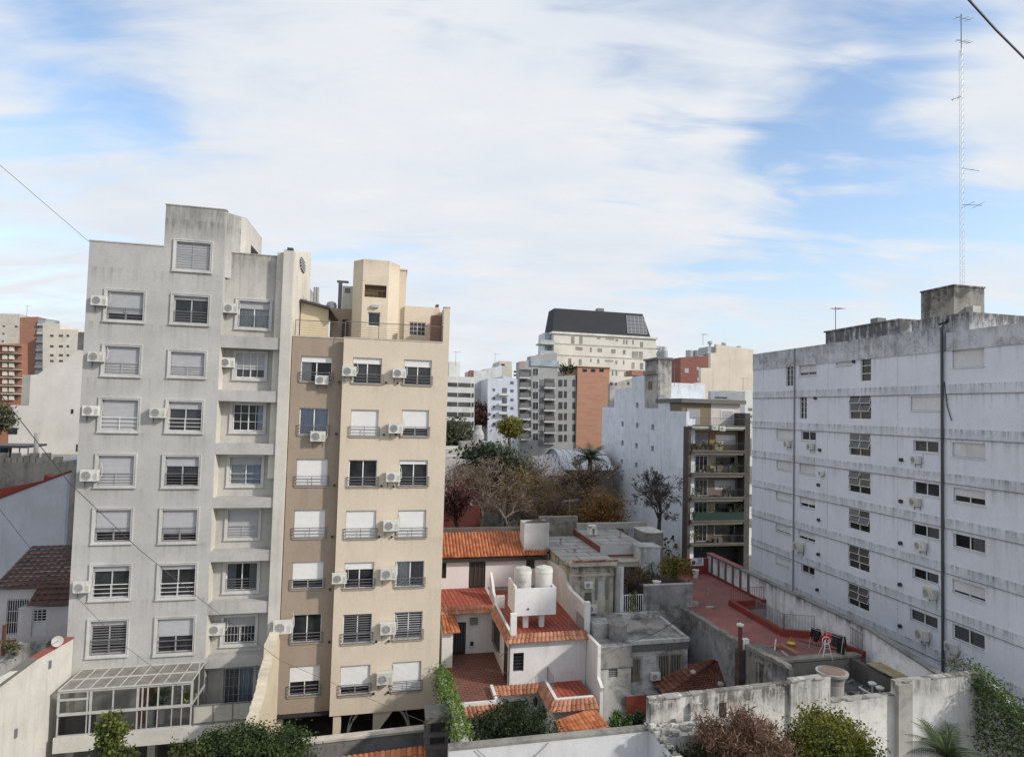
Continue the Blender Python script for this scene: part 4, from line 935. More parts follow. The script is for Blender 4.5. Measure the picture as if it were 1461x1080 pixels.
        m.build('pane', G['glass'], o)
        if i in (1, 2): m = MB(ff); curtain(m, wu0, wu1 if i == 1 else wu0 + .5, BW_ - .2, v - .05, v + 1.78); m.build('curtain', CURT_D if i == 1 else CURT, o)
        o = MB(ff).box(4.2, uR - .4, BW_ - .14, BW_ - .1, v + .55, v + 1.75).build('window', GREY_ALU, t)
        if i in (1, 3): m = MB(ff); slats(m, 4.25, uR - .45, BW_ - .15, v + .6 + (.5 if i == 1 else 0), v + 1.72); m.build('shutter', SH_WHITE if i == 1 else SH_GREY, o)
        else: MB(ff).quad([(4.3, BW_ - .15, v + .6), (uR - .5, BW_ - .15, v + .6), (uR - .5, BW_ - .15, v + 1.7), (4.3, BW_ - .15, v + 1.7)]).build('pane', G['glass'], o)
        if i == 1: MB(ff).box(3.35, 4.15, BW_ - .3, BW_ - .12, v - .1, v + 1.9).build('timber_screen', plain('timber', (.24, .14, .065), .7), t)
    random.seed(31)
    for i in range(1, 6):
        for k in range(5):
            u = random.uniform(.6, uR - .8); z = vs[i] - .14; w = random.uniform(-.3, .6); s = random.uniform(.25, .6); m = MB(ff)
            m.box(u, u + s, w, w + s * .7, z, z + random.uniform(.3, 1.0)); m.build('stored_goods', plain('goods_%d' % random.randint(0, 5), random.choice(((.10, .06, .035), (.16, .15, .13), (.06, .06, .06), (.2, .17, .12), (.09, .10, .11), (.25, .24, .22))), .8), t)
    m = MB(ff); m.box(.05, uR, -.3, 1.0, .0, .4); m.box(.1, uR, 1.0, 1.05, .4, vs[-1] - .45); m.build('ground_front', INTERIOR, t)
    # set-back top floor
    a, b = .12, ff.uv(1014.5, 585, 2.0)[0]; c = ff.uv(1056, 585, 2.0)[0]; vt = ff.uv(1030, 576, 2.0)[1]; v0 = vs[0] - .15
    MB(ff).box(a, b, 2.0, 9.5, v0, vt).build('top_floor', pl('top_olive', (.19, .16, .10), amt=.4), t); MB(ff).box(b + .003, c, 2.0, 8, v0, vt).build('top_floor_wall', pl('top_white', (.60, .56, .53), amt=.3), t)
    MB(ff).box(a - .3, c + .5, 1.4, 9.6, vt, vt + .5).build('top_roof', pl('top_roof', (.15, .148, .135), amt=.6), t)
    o = MB(ff).box(b + 1.4, c - .9, 1.95, 1.999, v0 + .7, v0 + 2.0).build('window', WHITE_ALU, t); MB(ff).quad([(b + 1.5, 1.94, v0 + .8), (c - 1.0, 1.94, v0 + .8), (c - 1.0, 1.94, v0 + 1.9), (b + 1.5, 1.94, v0 + 1.9)]).build('pane', plain('pale_pane', (.4, .4, .4), .2), o)
    MB(ff).box(.8, 2.6, 1.9, 1.99, v0, v0 + 2.0).build('top_door', plain('pale_pane2', (.3, .3, .31), .2), t)
    g = 'air conditioners on the balcony block'
    for b_, lab in (((1016, 606.5, 1023.5, 613.5), 'left air conditioner of the pair on the top balcony band'), ((1026.5, 607.5, 1034, 614.5), 'right air conditioner of the pair on the top balcony band')): ac(ff, b_, -.62, lab, g)
    LG = leafm('balcony_leaf', (.03, .05, .015), (.12, .13, .05))
    for (px, py, r, lab) in ((989, 637, .5, 'green potted plants on the left of the upper balcony'), (1004, 637, .5, 'green potted plants under the curtained balcony window'), (1024, 666, .6, 'ochre bushy plant on the second balcony down'), (1045, 668, .9, 'grey green plants along the second balcony down'),
                            (1040, 735, .9, 'dark green bushes on the fourth balcony down'), (985, 735, .8, 'dark plant at the left end of the fourth balcony down'), (1055, 730, .7, 'dark green bush at the right end of the fourth balcony down'), (1060, 668, .7, 'green plant at the right end of the second balcony down'), (992, 702, .8, 'dark hanging plants on the left of the third balcony down'), (1036, 702, .8, 'dry brown plants along the third balcony down'), (1016, 736, .8, 'low potted plants in the middle of the fourth balcony down'), (990, 768, .8, 'dark creeper left of the green cloth'), (1022, 637, .9, 'brown plant box under the timber screen')):
        u, v = ff.uv(px, py, -.3); leaf_mesh('balcony_plant', clumps(ff.P(u, -.3, v + .3), (r, .25, r * .8), 10, 14, .3), .2, LG, None, label=lab, cat='plant', group='plants on the balconies')
balcony_block()
# ================================================================ distant city blocks
def blk(name, label, pts, Y, depth, mat, cat='building'):
    """prism whose street face shows the pixel outline pts at distance Y"""
    fr = Fr(pts[0][0], pts[0][1], Y); uv = [fr.uv(*p) for p in pts]
    zb = min(v for u, v in uv); uv2 = [(u, v if v > zb + .8 else 0) for u, v in uv]
    us = [u for u, v in uv]; t = thing(name, label, cat, fr.P((min(us) + max(us)) / 2, depth * .3, 0))
    MB(fr).prism_f(uv2, 0, depth).build('wall', mat, t)
    return t, fr
def rects(t, fr, L, name, mat, w0=-.06, w1=.05, w=0):
    for b in L: h = fr.box(b, w); MB(fr).box(h[0], h[1], w + w0, w + w1, h[2], h[3]).build(name, mat, t)
WIN = plain('far_window', (.055, .06, .066), .2, 0, .5, .4)
def high_cream():
    C = pl('far_cream', (.66, .64, .57), (.4, .37, .32), amt=.2, streak=.2, bump=0)
    t, fr = blk('apartment_block', 'tall cream apartment block with dark slate mansard roof far behind', [(790, 700), (790, 474), (936, 485), (936, 700)], 165, 9.5, C)
    sl = pl('slate_mansard', (.035, .038, .045), (.02, .02, .02), amt=.2, streak=.2, bump=0)
    a = [fr.uv(*p) for p in ((790, 473), (928.5, 483), (920.5, 452), (790, 438))]
    u0 = a[0][0]; u1 = a[1][0]; v0 = a[0][1]; v1 = a[3][1]; uT = a[2][0]
    m = MB(fr)
    F = [(u0 - .2, .2, v0), (u1, .2, v0), (uT, 1.8, v1), (u0 + .5, 1.8, v1)]; B = [(u0 - .2, 9.5, v0), (u1, 9.5, v0), (uT, 8, v1), (u0 + .5, 8, v1)]
    m.quad(F); m.quad(B[::-1]); m.quad([F[1], B[1], B[2], F[2]]); m.quad([F[0], F[3], B[3], B[0]]); m.quad([F[3], F[2], B[2], B[3]]); m.build('mansard_roof', sl, t)
    h = fr.box((896.5, 456, 924, 481)); m = MB(fr)
    gz = lambda s, k: (h[0] + (h[1] - h[0]) * s - .6 * k * (1 if s > .9 else 0), .2 + 1.6 * (.12 + .76 * k) - .12, v0 + (v1 - v0) * (.12 + .76 * k))
    m.quad([gz(0, 0), gz(1, 0), gz(1, 1), gz(0, 1)]); o = m.build('roof_glazing', plain('roof_glaze', (.10, .11, .125), .25), t); m = MB(fr)
    for k in range(6): m.tube([fr.P(*gz(k / 5, 0)), fr.P(*gz(k / 5, 1))], .08, 4); m.tube([fr.P(*gz(0, k / 5)), fr.P(*gz(1, k / 5))], .06, 4)
    m.build('glazing_bar', GREY_ALU, o)
    m = MB(fr); c = fr.uv(866, 441)[0]; m.box(c - .9, c + .9, 5, 7, v1 - .1, v1 + 1.3); m.build('roof_fan', IRON, t)
    MB(fr).box(u0 - .5, fr.uv(936, 485)[0] + .4, -.4, 14, v0 - .5, v0 - .003).build('cornice', pl('far_cornice', (.7, .69, .65), bump=0), t)
    z = lambda x, y: (740 + x / 6.641, 420 + y / 6.641)
    L = [(500, 398, 528, 470), (577, 400, 604, 472), (745, 405, 775, 425), (825, 415, 905, 432), (922, 425, 942, 445), (992, 428, 1005, 470), (1018, 430, 1031, 472), (1078, 433, 1092, 475), (1153, 450, 1178, 515),
         (540, 497, 605, 530), (678, 503, 692, 545), (750, 510, 790, 548), (880, 518, 918, 560), (990, 527, 1010, 568), (1075, 540, 1132, 608), (1142, 542, 1175, 608), (472, 605, 498, 670), (572, 612, 596, 672), (680, 610, 692, 640), (748, 612, 764, 655), (818, 620, 895, 640), (918, 625, 935, 662), (990, 625, 1002, 668), (1072, 645, 1098, 705), (1152, 650, 1178, 710), (885, 722, 897, 768), (920, 725, 933, 770), (1000, 735, 1045, 780), (866, 830, 888, 870), (912, 838, 922, 868), (962, 842, 975, 860), (1028, 845, 1052, 875), (862, 935, 885, 975), (908, 935, 920, 975)]
    rects(t, fr, [(*z(a, b), *z(c, d)) for a, b, c, d in L], 'window', plain('far_window_grey', (.25, .24, .22), .4, 0, .4, .4))
    for y in (462, 570, 690): 
        (xa, ya), (xb, yb) = z(345, y), z(1290, y + (60 if y < 600 else 62)); u, v = fr.uv(xa, ya); MB(fr).box(u0, fr.uv(936, 485)[0], -.12, .02, v - .15, v + .1).build('string_course', pl('string_c', (.5, .48, .42), bump=0), t)
    # balconies on the left corner and on the right edge
    gl = plain('balcony_glass', (.36, .42, .45), .2)
    for (x0, y0, x1, y1) in ((208, 428, 345, 475), (208, 530, 340, 580), (205, 620, 345, 690), (130, 585, 245, 640)):
        h = fr.box((*z(x0, y0), *z(x1, y1)), -1.5); o = MB(fr).box(h[0], h[1], -1.5, 4, h[2], h[2] + .35).build('balcony', pl('far_balc', (.6, .59, .56), bump=0), t); MB(fr).box(h[0] + .1, h[1] - .1, -1.45, -1.35, h[2] + .36, h[3]).build('balustrade', gl, o)
    for y in (490, 545, 590): h = fr.box((*z(1265, y), *z(1355, y + 26)), 2); o = MB(fr).box(h[0], h[1], 1, 6, h[2], h[2] + .3).build('balcony', pl('far_balc', (.6, .59, .56), bump=0), t); MB(fr).box(h[0], h[1], 1, 1.1, h[2] + .31, h[3]).build('balustrade', GREY_ALU, o)
    h = fr.box((*z(250, 360), *z(345, 720)), 2.5); MB(fr).box(h[0], h[1] + .3, 2.5, 10, h[2], h[3]).build('corner_glazing', plain('corner_glass', (.30, .34, .37), .25, 0, .4, .5), t)
high_cream()
def grey_apartments():
    C = pl('far_grey', (.34, .345, .34), (.2, .2, .2), amt=.2, streak=.25, bump=0)
    t, fr = blk('apartment_block', 'grey apartment block of stacked balconies with orange brick side wall', [(741, 700), (741, 516), (757, 514), (757, 508), (775, 506), (794, 503), (796, 537), (822, 535), (822, 700)], 150, 4, C)
    z = lambda x, y: (630 + x / 5.844, 500 + y / 5.844)
    fl = [155, 240, 325, 410, 498, 580, 665]; dark = plain('balc_recess', (.07, .07, .068), .6, 0, .4, .5); slabm = pl('far_slab', (.52, .53, .53), bump=0)
    for y in fl:
        (h0) = fr.box((*z(650, y), *z(722, y + 66))); MB(fr).box(h0[0], h0[1], -.05, .0, h0[2], h0[3]).build('balcony_opening', dark, t)
        o = MB(fr).box(h0[0] - .1, h0[1] + .1, -1.2, .0, h0[2] - .45, h0[2] - .1).build('balcony', slabm, t); MB(fr).box(h0[0], h0[1], -1.15, -1.1, h0[2] - .1, h0[2] + 1.0).build('balustrade', plain('balu_grey', (.15, .155, .155), .4), o)
        hh = fr.box((*z(725, y + 4), *z(745, y + 60))); MB(fr).box(hh[0], hh[1], -.04, .02, hh[2], hh[3]).build('window', WIN, t)
    for y in [150, 258, 345, 432, 518, 604, 690]:
        for x in (762, 786): hh = fr.box((*z(x, y), *z(x + 18, y + 58))); o = MB(fr).box(hh[0] - .15, hh[1] + .15, -.08, .02, hh[2] - .15, hh[3] + .15).build('window', slabm, t); MB(fr).box(hh[0], hh[1], -.12, -.081, hh[2], hh[3]).build('pane', WIN, o)
    hh = fr.box((*z(820, 240), *z(842, 800))); MB(fr).box(hh[0], hh[1], -.1, .05, hh[2], hh[3]).build('dark_strip', plain('dark_strip', (.16, .165, .17), .5), t)
    for y in [235, 330, 422, 515, 607, 695]:
        h0 = fr.box((*z(858, y), *z(938, y + 72))); MB(fr).box(h0[0], h0[1], -.06, .01, h0[2], h0[3]).build('balcony_opening', dark, t)
        o = MB(fr).box(h0[0] - .2, h0[1] + .2, -.9, 0, h0[2] - .4, h0[2] - .05).build('balcony', slabm, t); MB(fr).box(h0[0], h0[1], -.85, -.8, h0[2] - .04, h0[2] + .95).build('balustrade', plain('balu_grey', (.15, .155, .155), .4), o)
        for x in (975, 1022, 1092):
            hh = fr.box((*z(x, y + 8), *z(x + (32 if x == 975 else 22), y + 66))); MB(fr).box(hh[0], hh[1], -.05, .02, hh[2], hh[3]).build('window', WIN, t)
    hh = fr.box((*z(655, 90), *z(690, 140))); MB(fr).box(hh[0], hh[1], -.03, .02, hh[2], hh[3]).build('pink_panel', plain('pink', (.35, .25, .22), .8), t)
    u0, v1 = fr.uv(823.5, 524); u1, _ = fr.uv(869, 526.5)
    MB(fr).box(u0, u1, -.4, 15, 0, v1).build('brick_wall', brickm('orange_brick', (.37, .19, .125), (.42, .235, .16), (.37, .25, .18), 2.4, .62, 14.3, True, .15, .03), t)
    o = MB(fr).box(u0 - .2, u1 + .1, -.6, 15, v1, v1 + .25).build('coping', plain('brick_cap', (.22, .09, .05), .8), t)
    for x in (1195, 1265, 1335): hh = fr.box((*z(x - 17, 155), *z(x + 17, 178)), -.4); MB(fr).box(hh[0], hh[1], -.5, -.39, hh[2], hh[3]).build('opening', INTERIOR, t)
    P = fr.P(u0 - 2.5, 1, v1 - .5); leaf_mesh('roof_shrub', clumps(P, (2.6, 1, .9), 12, 16, .8), .7, leafm('far_leaf', (.02, .035, .015), (.05, .07, .03)), None, label='dark shrubs on the roof beside the orange brick wall', cat='shrub')
    h = fr.box((757, 509, 793, 536)); MB(fr).box(h[0], h[1] + .6, -.3, 3, h[2] + 2.0, h[3] - .7).build('penthouse_glazing', plain('pent', (.28, .33, .36), .25, 0, .5, .4), t)
grey_apartments()
def stripe_block():
    t, fr = blk('apartment_block', 'white banded apartment block of dark ribbon balconies beside the cream block edge', [(600, 700), (600, 536), (677, 538), (677, 700)], 120, 14, pl('far_white', (.60, .60, .58), (.3, .3, .3), amt=.3, streak=.3, bump=0))
    z = lambda x, y: (630 + x / 5.844, 500 + y / 5.844)
    for y in (262, 346, 425, 510, 586):
        h = fr.box((602, z(0, y)[1] - .5, z(268, 0)[0], z(0, y + 46)[1])); MB(fr).box(h[0], h[1], -.04, .05, h[2], h[3]).build('ribbon_balcony', plain('ribbon', (.06, .06, .058) if y != 425 else (.07, .035, .03), .4, 0, .6, .35), t)
        for k in range(3): u = h[0] + (h[1] - h[0]) * (.42 + .26 * k); MB(fr).box(u, u + .12, -.08, .05, h[2], h[3]).build('post', pl('far_white', ()), t)
    h = fr.box((641, 516, 656, 530), 4); MB(fr).box(h[0], h[1], 4, 8, fr.uv(650, 540)[1], h[3]).build('lift_house', pl('far_white', ()), t)
    t2, f2 = blk('apartment_block', 'blank pale grey side wall of a block right of the white banded block', [(672, 700), (672, 528), (690, 529), (716, 521), (716, 700)], 140, 12, pl('far_pale', (.53, .54, .52), amt=.15, bump=0))
    MB(f2).box(f2.uv(670, 528)[0], f2.uv(676, 528)[0], 0, 2, 0, f2.uv(673, 528.5)[1]).build('brick_stack', plain('far_brick', (.32, .13, .08), .9), t2)
    t3, f3 = blk('apartment_block', 'cream roofed block with water tank behind the blue white block', [(690, 700), (690, 527), (712, 523), (713, 515), (730, 516), (731, 545), (741, 540), (741, 700)], 200, 14, pl('far_cream2', (.55, .53, .46), amt=.2, bump=0))
    rects(t3, f3, [(715, 519, 720, 522), (733, 529, 740, 532), (733, 534, 740, 537)], 'window', WIN)
    t4, f4 = blk('apartment_block', 'pale blue and white stepped block with small balconies', [(696, 700), (696, 540), (718, 540), (718, 536), (738, 541), (741, 700)], 130, 14, pl('far_bluewhite', (.56, .60, .67), amt=.15, streak=.2, bump=0))
    L = []
    for y in (316, 388, 458, 530, 600): L += [(*z(428, y), *z(446, y + 24))]
    for y in (258, 325, 400, 470, 540): L += [(*z(575, y), *z(600, y + 24))]
    for y in (312, 395, 468, 540, 600): L += [(*z(505, y), *z(545, y + 50))]
    rects(t4, f4, L, 'window', plain('bw_win', (.12, .14, .18), .3, 0, .4, .4))
    for y in (355, 440, 510, 580): h = f4.box((*z(480, y), *z(565, y + 22)), -1); MB(f4).box(h[0], h[1], -1, 0, h[2], h[3] + .0).build('balcony', pl('far_white', ()), t4)
stripe_block()
def right_far():
    t, fr = blk('apartment_block', 'dark red brick block with rooftop tanks behind the blank blue wall', [(966, 700), (966, 549), (971, 549), (971, 510), (1013, 507), (1013, 700)], 125, 14, brickm('dark_brick', (.20, .075, .06), (.25, .10, .08), (.22, .12, .1), 1.2, .3, 14.3, True, .2))
    z = lambda x, y: (840 + x / 5.4, 480 + y / 5.4)
    for b in ((738, 245, 768, 282), (830, 235, 850, 260), (835, 315, 858, 348)):
        rects(t, fr, [(*z(*b[:2]), *z(*b[2:]))], 'window', plain('pale_win', (.4, .4, .4), .3))
    m = MB(); 
    for k, (px, s) in enumerate(((993.5, 1), (1004.5, 1))):
        u, v = fr.uv(px, 508); MB().lathe(fr.P(u, 3, v - .2), [(.72, 0), (.72, 1.5), (.6, 1.5)], 14).build('water_tank', plain('steel_tank', (.36, .38, .41), .35, .5), None, ('left steel cylinder tank on the red brick roof', 'right steel cylinder tank on the red brick roof')[k], 'water tank')
    t2, f2 = blk('apartment_block', 'cream stepped block with tall blank wall beside the red brick block', [(992, 700), (992, 546), (1000, 546), (1000, 525), (1014, 525), (1014, 504), (1022, 503), (1022, 491), (1075, 499), (1085, 700)], 110, .8, pl('far_cream3', (.64, .57, .47), amt=.1, streak=.2, bump=0))
    for px, py in ((1021, 489), (1041, 491), (1063, 496)):
        u, v = f2.uv(px, py + 4); MB().lathe(f2.P(u, 2, v - .3), [(.2, 0), (.2, .7), (.45, .8), (.4, 1.2)], 10).build('roof_ventilator', plain('zinc', (.4, .41, .42), .35, .6), t2)
    h = f2.box((1012, 494, 1022, 505)); MB(f2).box(h[0], h[1], .5, 4, h[2], h[3]).build('tank_box', pl('far_greyb', (.4, .42, .43), bump=0), t2)
    t3, f3 = blk('apartment_block', 'low grey blue roof block below the cream blank wall', [(1012, 700), (1014, 558), (1066, 557), (1066, 700)], 98, .8, pl('far_greyblue', (.33, .37, .40), amt=.2, bump=0))
    rects(t3, f3, [(1020, 566, 1041, 568.5), (1052, 565, 1060, 567.5)], 'window', WIN)
    t4, f4 = blk('apartment_block', 'narrow white block with clutter in the gap left of the slab block', [(1063, 820), (1063, 558), (1084, 556), (1084, 820)], 92, 5, pl('far_white2', (.62, .62, .60), amt=.2, bump=0))
    rects(t4, f4, [(1068, 582, 1073, 586), (1068, 592, 1073, 596), (1069, 600, 1072, 604), (1067, 625, 1072, 650), (1067, 665, 1073, 690), (1067, 705, 1073, 722), (1067, 740, 1073, 752)], 'window', plain('rail_win', (.16, .16, .16), .5, 0, .5, 1))
    t5, f5 = blk('house', 'low ruddy roof house between the red brick block and the balcony block', [(955, 700), (955, 557), (966, 551), (993, 551), (993, 700)], 100, 1, pl('ruddy', (.35, .12, .08), (.3, .27, .22), amt=.8, bump=0))
    MB(f5).box(f5.uv(953, 552)[0], f5.uv(995, 552)[0], -.4, 1, f5.uv(960, 556)[1], f5.uv(960, 551)[1]).build('coping', pl('pale_cop', (.4, .4, .38), amt=.4), t5)
    t6, f6 = blk('house', 'low house stub with roof clutter behind the stepped blue wall', [(869, 700), (870, 548), (903, 540), (921, 528), (921, 700)], 120, 1, pl('stub', (.42, .40, .37), amt=.5, bump=0))
    rects(t6, f6, [(870, 545, 874, 550), (878, 546, 880, 550), (895, 545, 898, 549)], 'window', WIN)
    MB(f6).box(f6.uv(901, 529)[0], f6.uv(921, 529)[0], -.3, 3, f6.uv(910, 536)[1], f6.uv(910, 528.5)[1]).build('brick_parapet', plain('far_brick2', (.34, .17, .12), .9), t6)
right_far()
def left_far():
    z = lambda x, y: (x / 4.32, 430 + y / 4.32)
    t, fr = blk('apartment_tower', 'far cream tower with tiny windows at the left edge', [(-30, 700), (-30, 447), (28, 448), (30, 700)], 160, 14, pl('lf_cream', (.52, .49, .43), amt=.2, bump=0))
    rects(t, fr, [(*z(18, 148), *z(30, 158)), (*z(92, 150), *z(108, 160)), (*z(16, 195), *z(28, 205)), (*z(12, 240), *z(24, 250))], 'window', WIN)
    t, fr = blk('apartment_tower', 'orange brick tower with curved glazed balconies at far left', [(27, 700), (28, 453), (54, 452), (55, 700)], 150, 5, brickm('lf_brick', (.27, .135, .09), (.31, .16, .105), (.28, .16, .11), 2.0, .6, 14.3, True, .15))
    u0 = fr.uv(54.5, 480)[0]
    m = MB(fr); m.prism_h([(u0, 0), (u0 + 1.5, -.3), (u0 + 2.6, .8), (u0 + 2.8, 3), (u0, 3)], 0, fr.uv(60, 455)[1]); m.build('bay', plain('bay_glass', (.22, .25, .28), .3, 0, .5, .5), t)
    for k in range(7):
        v = fr.uv(60, 462 + 12 * k)[1]; o = MB(fr).prism_h([(u0 - .1, -.6), (u0 + 1.7, -.9), (u0 + 3.0, .6), (u0 + 3.2, 3), (u0, 3)], v - .5, v - .1).build('balcony', pl('lf_balc', (.56, .55, .52), bump=0), t)
        MB(fr).prism_h([(u0, -.5), (u0 + 1.6, -.8), (u0 + 2.9, .6), (u0 + 2.8, .7), (u0 + 1.5, -.6), (u0, -.4)], v - .09, v + .8).build('balustrade', plain('balu_glass', (.3, .34, .37), .2), o)
    t, fr = blk('apartment_tower', 'red tower with white balcony bands cut by the left edge', [(-30, 720), (-30, 492), (31, 490), (31, 720)], 118, 2, plain('lf_red', (.29, .13, .08), .9))
    for k in range(7):
        y = 262 + 50 * k; h = fr.box((-30, z(0, y)[1], z(128, 0)[0], z(0, y + 12)[1]), -.8); o = MB(fr).box(h[0], h[1], -.9, .02, h[2], h[3]).build('balcony', pl('lf_white', (.62, .58, .5), bump=0), t)
        for x in (25, 65): h = fr.box((*z(x, y + 18), *z(x + 26, y + 46))); MB(fr).box(h[0], h[1], -.5, .01, h[2], h[3]).build('bay', pl('lf_white', ()), t)
        h = fr.box((*z(94, y + 16), *z(108, y + 46))); MB(fr).box(h[0], h[1], -.04, .02, h[2], h[3]).build('window', WIN, t)
    t, fr = blk('apartment_block', 'far cream block with rows of dark windows left of the grey tower', [(60, 700), (61, 460), (85, 462), (86, 470), (112, 470), (112, 473), (122, 473), (124, 700)], 145, 12, pl('lf_cream2', (.58, .54, .47), amt=.15, bump=0))
    L = []
    for y in (205, 270, 325, 360): L += [(*z(310, y), *z(330, y + 14)), (*z(365, y), *z(388, y + 14)), (*z(412, y), *z(426, y + 14))]
    rects(t, fr, L, 'window', WIN); rects(t, fr, [(*z(484, 190), *z(516, 300))], 'stair_grille', plain('lf_grille', (.12, .115, .11), .6, 0, .6, 1.5))
    t, fr = blk('apartment_block', 'large blank off white side wall stepping up behind the left roofs', [(12, 720), (13, 578), (40, 578), (41, 535), (54, 534), (75, 520), (92, 516), (104, 506), (118, 505), (118, 720)], 85, 10, pl('lf_blank', (.60, .575, .53), (.4, .38, .35), amt=.2, streak=.2, bump=0))
    rects(t, fr, [(*z(440, 664), *z(452, 692)), (*z(472, 880), *z(478, 925))], 'opening', INTERIOR); rects(t, fr, [(*z(48, 778), *z(106, 818))], 'opening', INTERIOR)
    h = fr.box((*z(140, 450), *z(178, 640)), -.02); MB(fr).box(h[0], h[1], -.05, .3, h[2], h[3]).build('pilaster', pl('lf_pil', (.34, .33, .29), bump=0), t)
    # trees and roofs at the left edge
    fr = Fr(20, 650, 56)
    t = thing('roof_shed', 'dark roofed open shed on posts on the left rooftops', 'shed', fr.P(0, 0, 12))
    h = fr.box((-10, 634, 50, 637)); m = MB(fr); m.box(h[0], h[1], -1.5, 2, h[2] - .05, h[3]); m.build('roof', DARK_METAL, t)
    for px in (10, 23, 38, 50): u, v = fr.uv(px, 660); MB().tube([fr.P(u, -1.2, v), fr.P(u, -1.2, h[2])], .05, 5).build('post', IRON, t)
    h2 = fr.box((-10, 637, 14, 660), 1.9); MB(fr).box(h2[0], h2[1], 1.9, 2.1, h2[2], h2[3]).build('back_panel', INTERIOR, t)
    u0 = fr.uv(-20, 650)[0]; u1 = fr.uv(112, 650)[0]; v = fr.uv(50, 655)[1]; hb = thing('house', 'low flat roofed house with rough stone parapet behind the blank left wall', 'house', fr.P(u1 - 3, -2, 0))
    MB(fr).box(u0, u1, -3.4, 6, 0, v).build('wall', pl('rough_par', (.30, .28, .25), (.1, .095, .085), amt=.6, streak=.5), hb)
    m = MB(fr)
    for k in range(16): u = u0 + (u1 - u0) * k / 16; m.box(u, u + .5, -3.35, -2.9, v, v + random.uniform(.2, .8))
    m.build('broken_parapet', pl('rough_par2', (.34, .31, .27), (.1, .095, .085), amt=.6), hb)
    u, vv = fr.uv(61.5, 617); MB().tube([fr.P(u, -1, v - .2), fr.P(u, -1, vv)], .17, 8).build('flue_pipe', plain('zinc2', ()), None, 'tall grey flue pipe rising from the left rooftops', 'flue')
    h = fr.box((78, 655, 109, 664), -.5); m = MB(fr); m.prism_f([(h[0], h[2]), (h[1], h[2] + .2), (h[1], h[3]), (h[0] + .5, h[3] - .1)], -.6, 1); m.build('tarpaulin', plain('blue_tarp', (.22, .33, .5), .6), None, 'pale blue tarpaulin on the rooftops beside the grey tower', 'tarpaulin')
    # blank bluish white wall with a sloped red coping
    fr = Fr(50, 720, 46); pts = [fr.uv(*p) for p in ((-25, 721), (97, 674.5))]
    t = thing('gable_wall', 'blank bluish white wall with sloping red coping at the left edge', 'wall', fr.P(0, 0, 0))
    MB(fr).prism_f([(pts[0][0], 0), pts[0], pts[1], (pts[1][0], 0)], 0, .4).build('wall', pl('left_bluewhite', (.50, .52, .56), amt=.15, streak=.2), t)
    MB(fr).prism_f([pts[0], (pts[0][0], pts[0][1] + .14), (pts[1][0] + .05, pts[1][1] + .14), (pts[1][0] + .05, pts[1][1])], -.06, .5).build('coping', plain('red_cop', (.17, .03, .022), .8), t)
    MB(fr).prism_f([(pts[0][0], 0), (pts[0][0], pts[0][1] + .9), (pts[0][0] + 4.0, pts[0][1] + 1.75), (pts[1][0] - 1.7, pts[1][1] - .2), (pts[1][0] - 1.7, 0)], .6, 1.6).build('red_roof', plain('red_roof', (.26, .05, .035), .9), t)
    # ---- house with brown tiled roof
    fr = Fr(60, 860, 37.5); fl = fr.uv(30, 909)[1]
    t = thing('house', 'small rooftop house with brown tiled roof and barred window', 'house', fr.P(-1, 1, 0))
    uR_ = fr.uv(108, 860)[0]; uA = fr.uv(-12, 860)[0]; hw = fr.box((10.5, 855, 39, 904)); um = fr.uv(37, 870)[0]; hd = fr.box((46, 869, 65, 907), -.8)
    ve = fr.uv(20, 841)[1]
    m = MB(fr); m.wall(uA, uR_, fl, ve, [hw], 0, .3); m.box(uA, uR_, .303, 6, 0, ve - .02); m.box(uA, uR_, -.3, .29, 0, fl - .003)
    m.wall(um, uR_, fl, fr.uv(60, 866, -.8)[1], [hd], -.8, .3); m.box(um, uR_, -.49, -.01, hd[3] + .02, fr.uv(60, 866, -.8)[1] - .01); m.build('wall', pl('left_house', (.52, .50, .50), amt=.2, streak=.25), t)
    win(fr, t, hw, 0, n=2, bars=(WHITE_ALU, 9, 3), fm=plain('dark_frame_', (.1, .08, .07), .5)); win(fr, t, (hd[0], hd[1], hd[2] + .75, hd[3]), -.8, n=1, bars=(WHITE_ALU, 3, 4)); MB(fr).box(hd[0], hd[1], -.72, -.66, fl, hd[2] + .74).build('door', plain('pale_door', (.5, .52, .52), .6), t)
    TL = island('brown_tiles', (.055, .026, .020), (.095, .045, .035), sc=.5, dirt=.4)
    r0 = fr.uv(46, 779, 3.4); r1 = fr.uv(118, 777, 3.4); e0 = fr.uv(-14, 842, -.35); e1 = fr.uv(118, 842, -.35)
    m = MB(); tiles(m, fr.P(r0[0], 3.4, r0[1]), fr.P(uR_ + .2, 3.4, r0[1] + .04), fr.P(e0[0], -.35, e0[1]), fr.P(uR_ + .2, -.35, e0[1]), pitch=.36, row=.36, r=.03, seg=3, lift=.06); o = m.build('roof', TL, t)
    m = MB(); k0 = fr.uv(55, 842, -.36); q0 = fr.uv(38, 865, -1.15); m2 = fr.uv(100, 865, -1.15)
    tiles(m, fr.P(k0[0] - .1, -.3, k0[1] + .06), fr.P(uR_ + .2, -.3, k0[1] + .06), fr.P(q0[0], -1.15, q0[1]), fr.P(uR_ + .2, -1.15, q0[1]), pitch=.36, row=.33, r=.03, seg=3, lift=.06); m.build('porch_roof', TL, t)
    MB(fr).box(uA, uR_, -2.6, -.3, fl - .4, fl - .002).build('red_floor', plain('red_floor', (.19, .05, .038), .8), t)
    # rough parapet in front
    u0 = fr.uv(-20, 930, -3.4)[0]; h = fr.uv(30, 914, -3.4)[1]
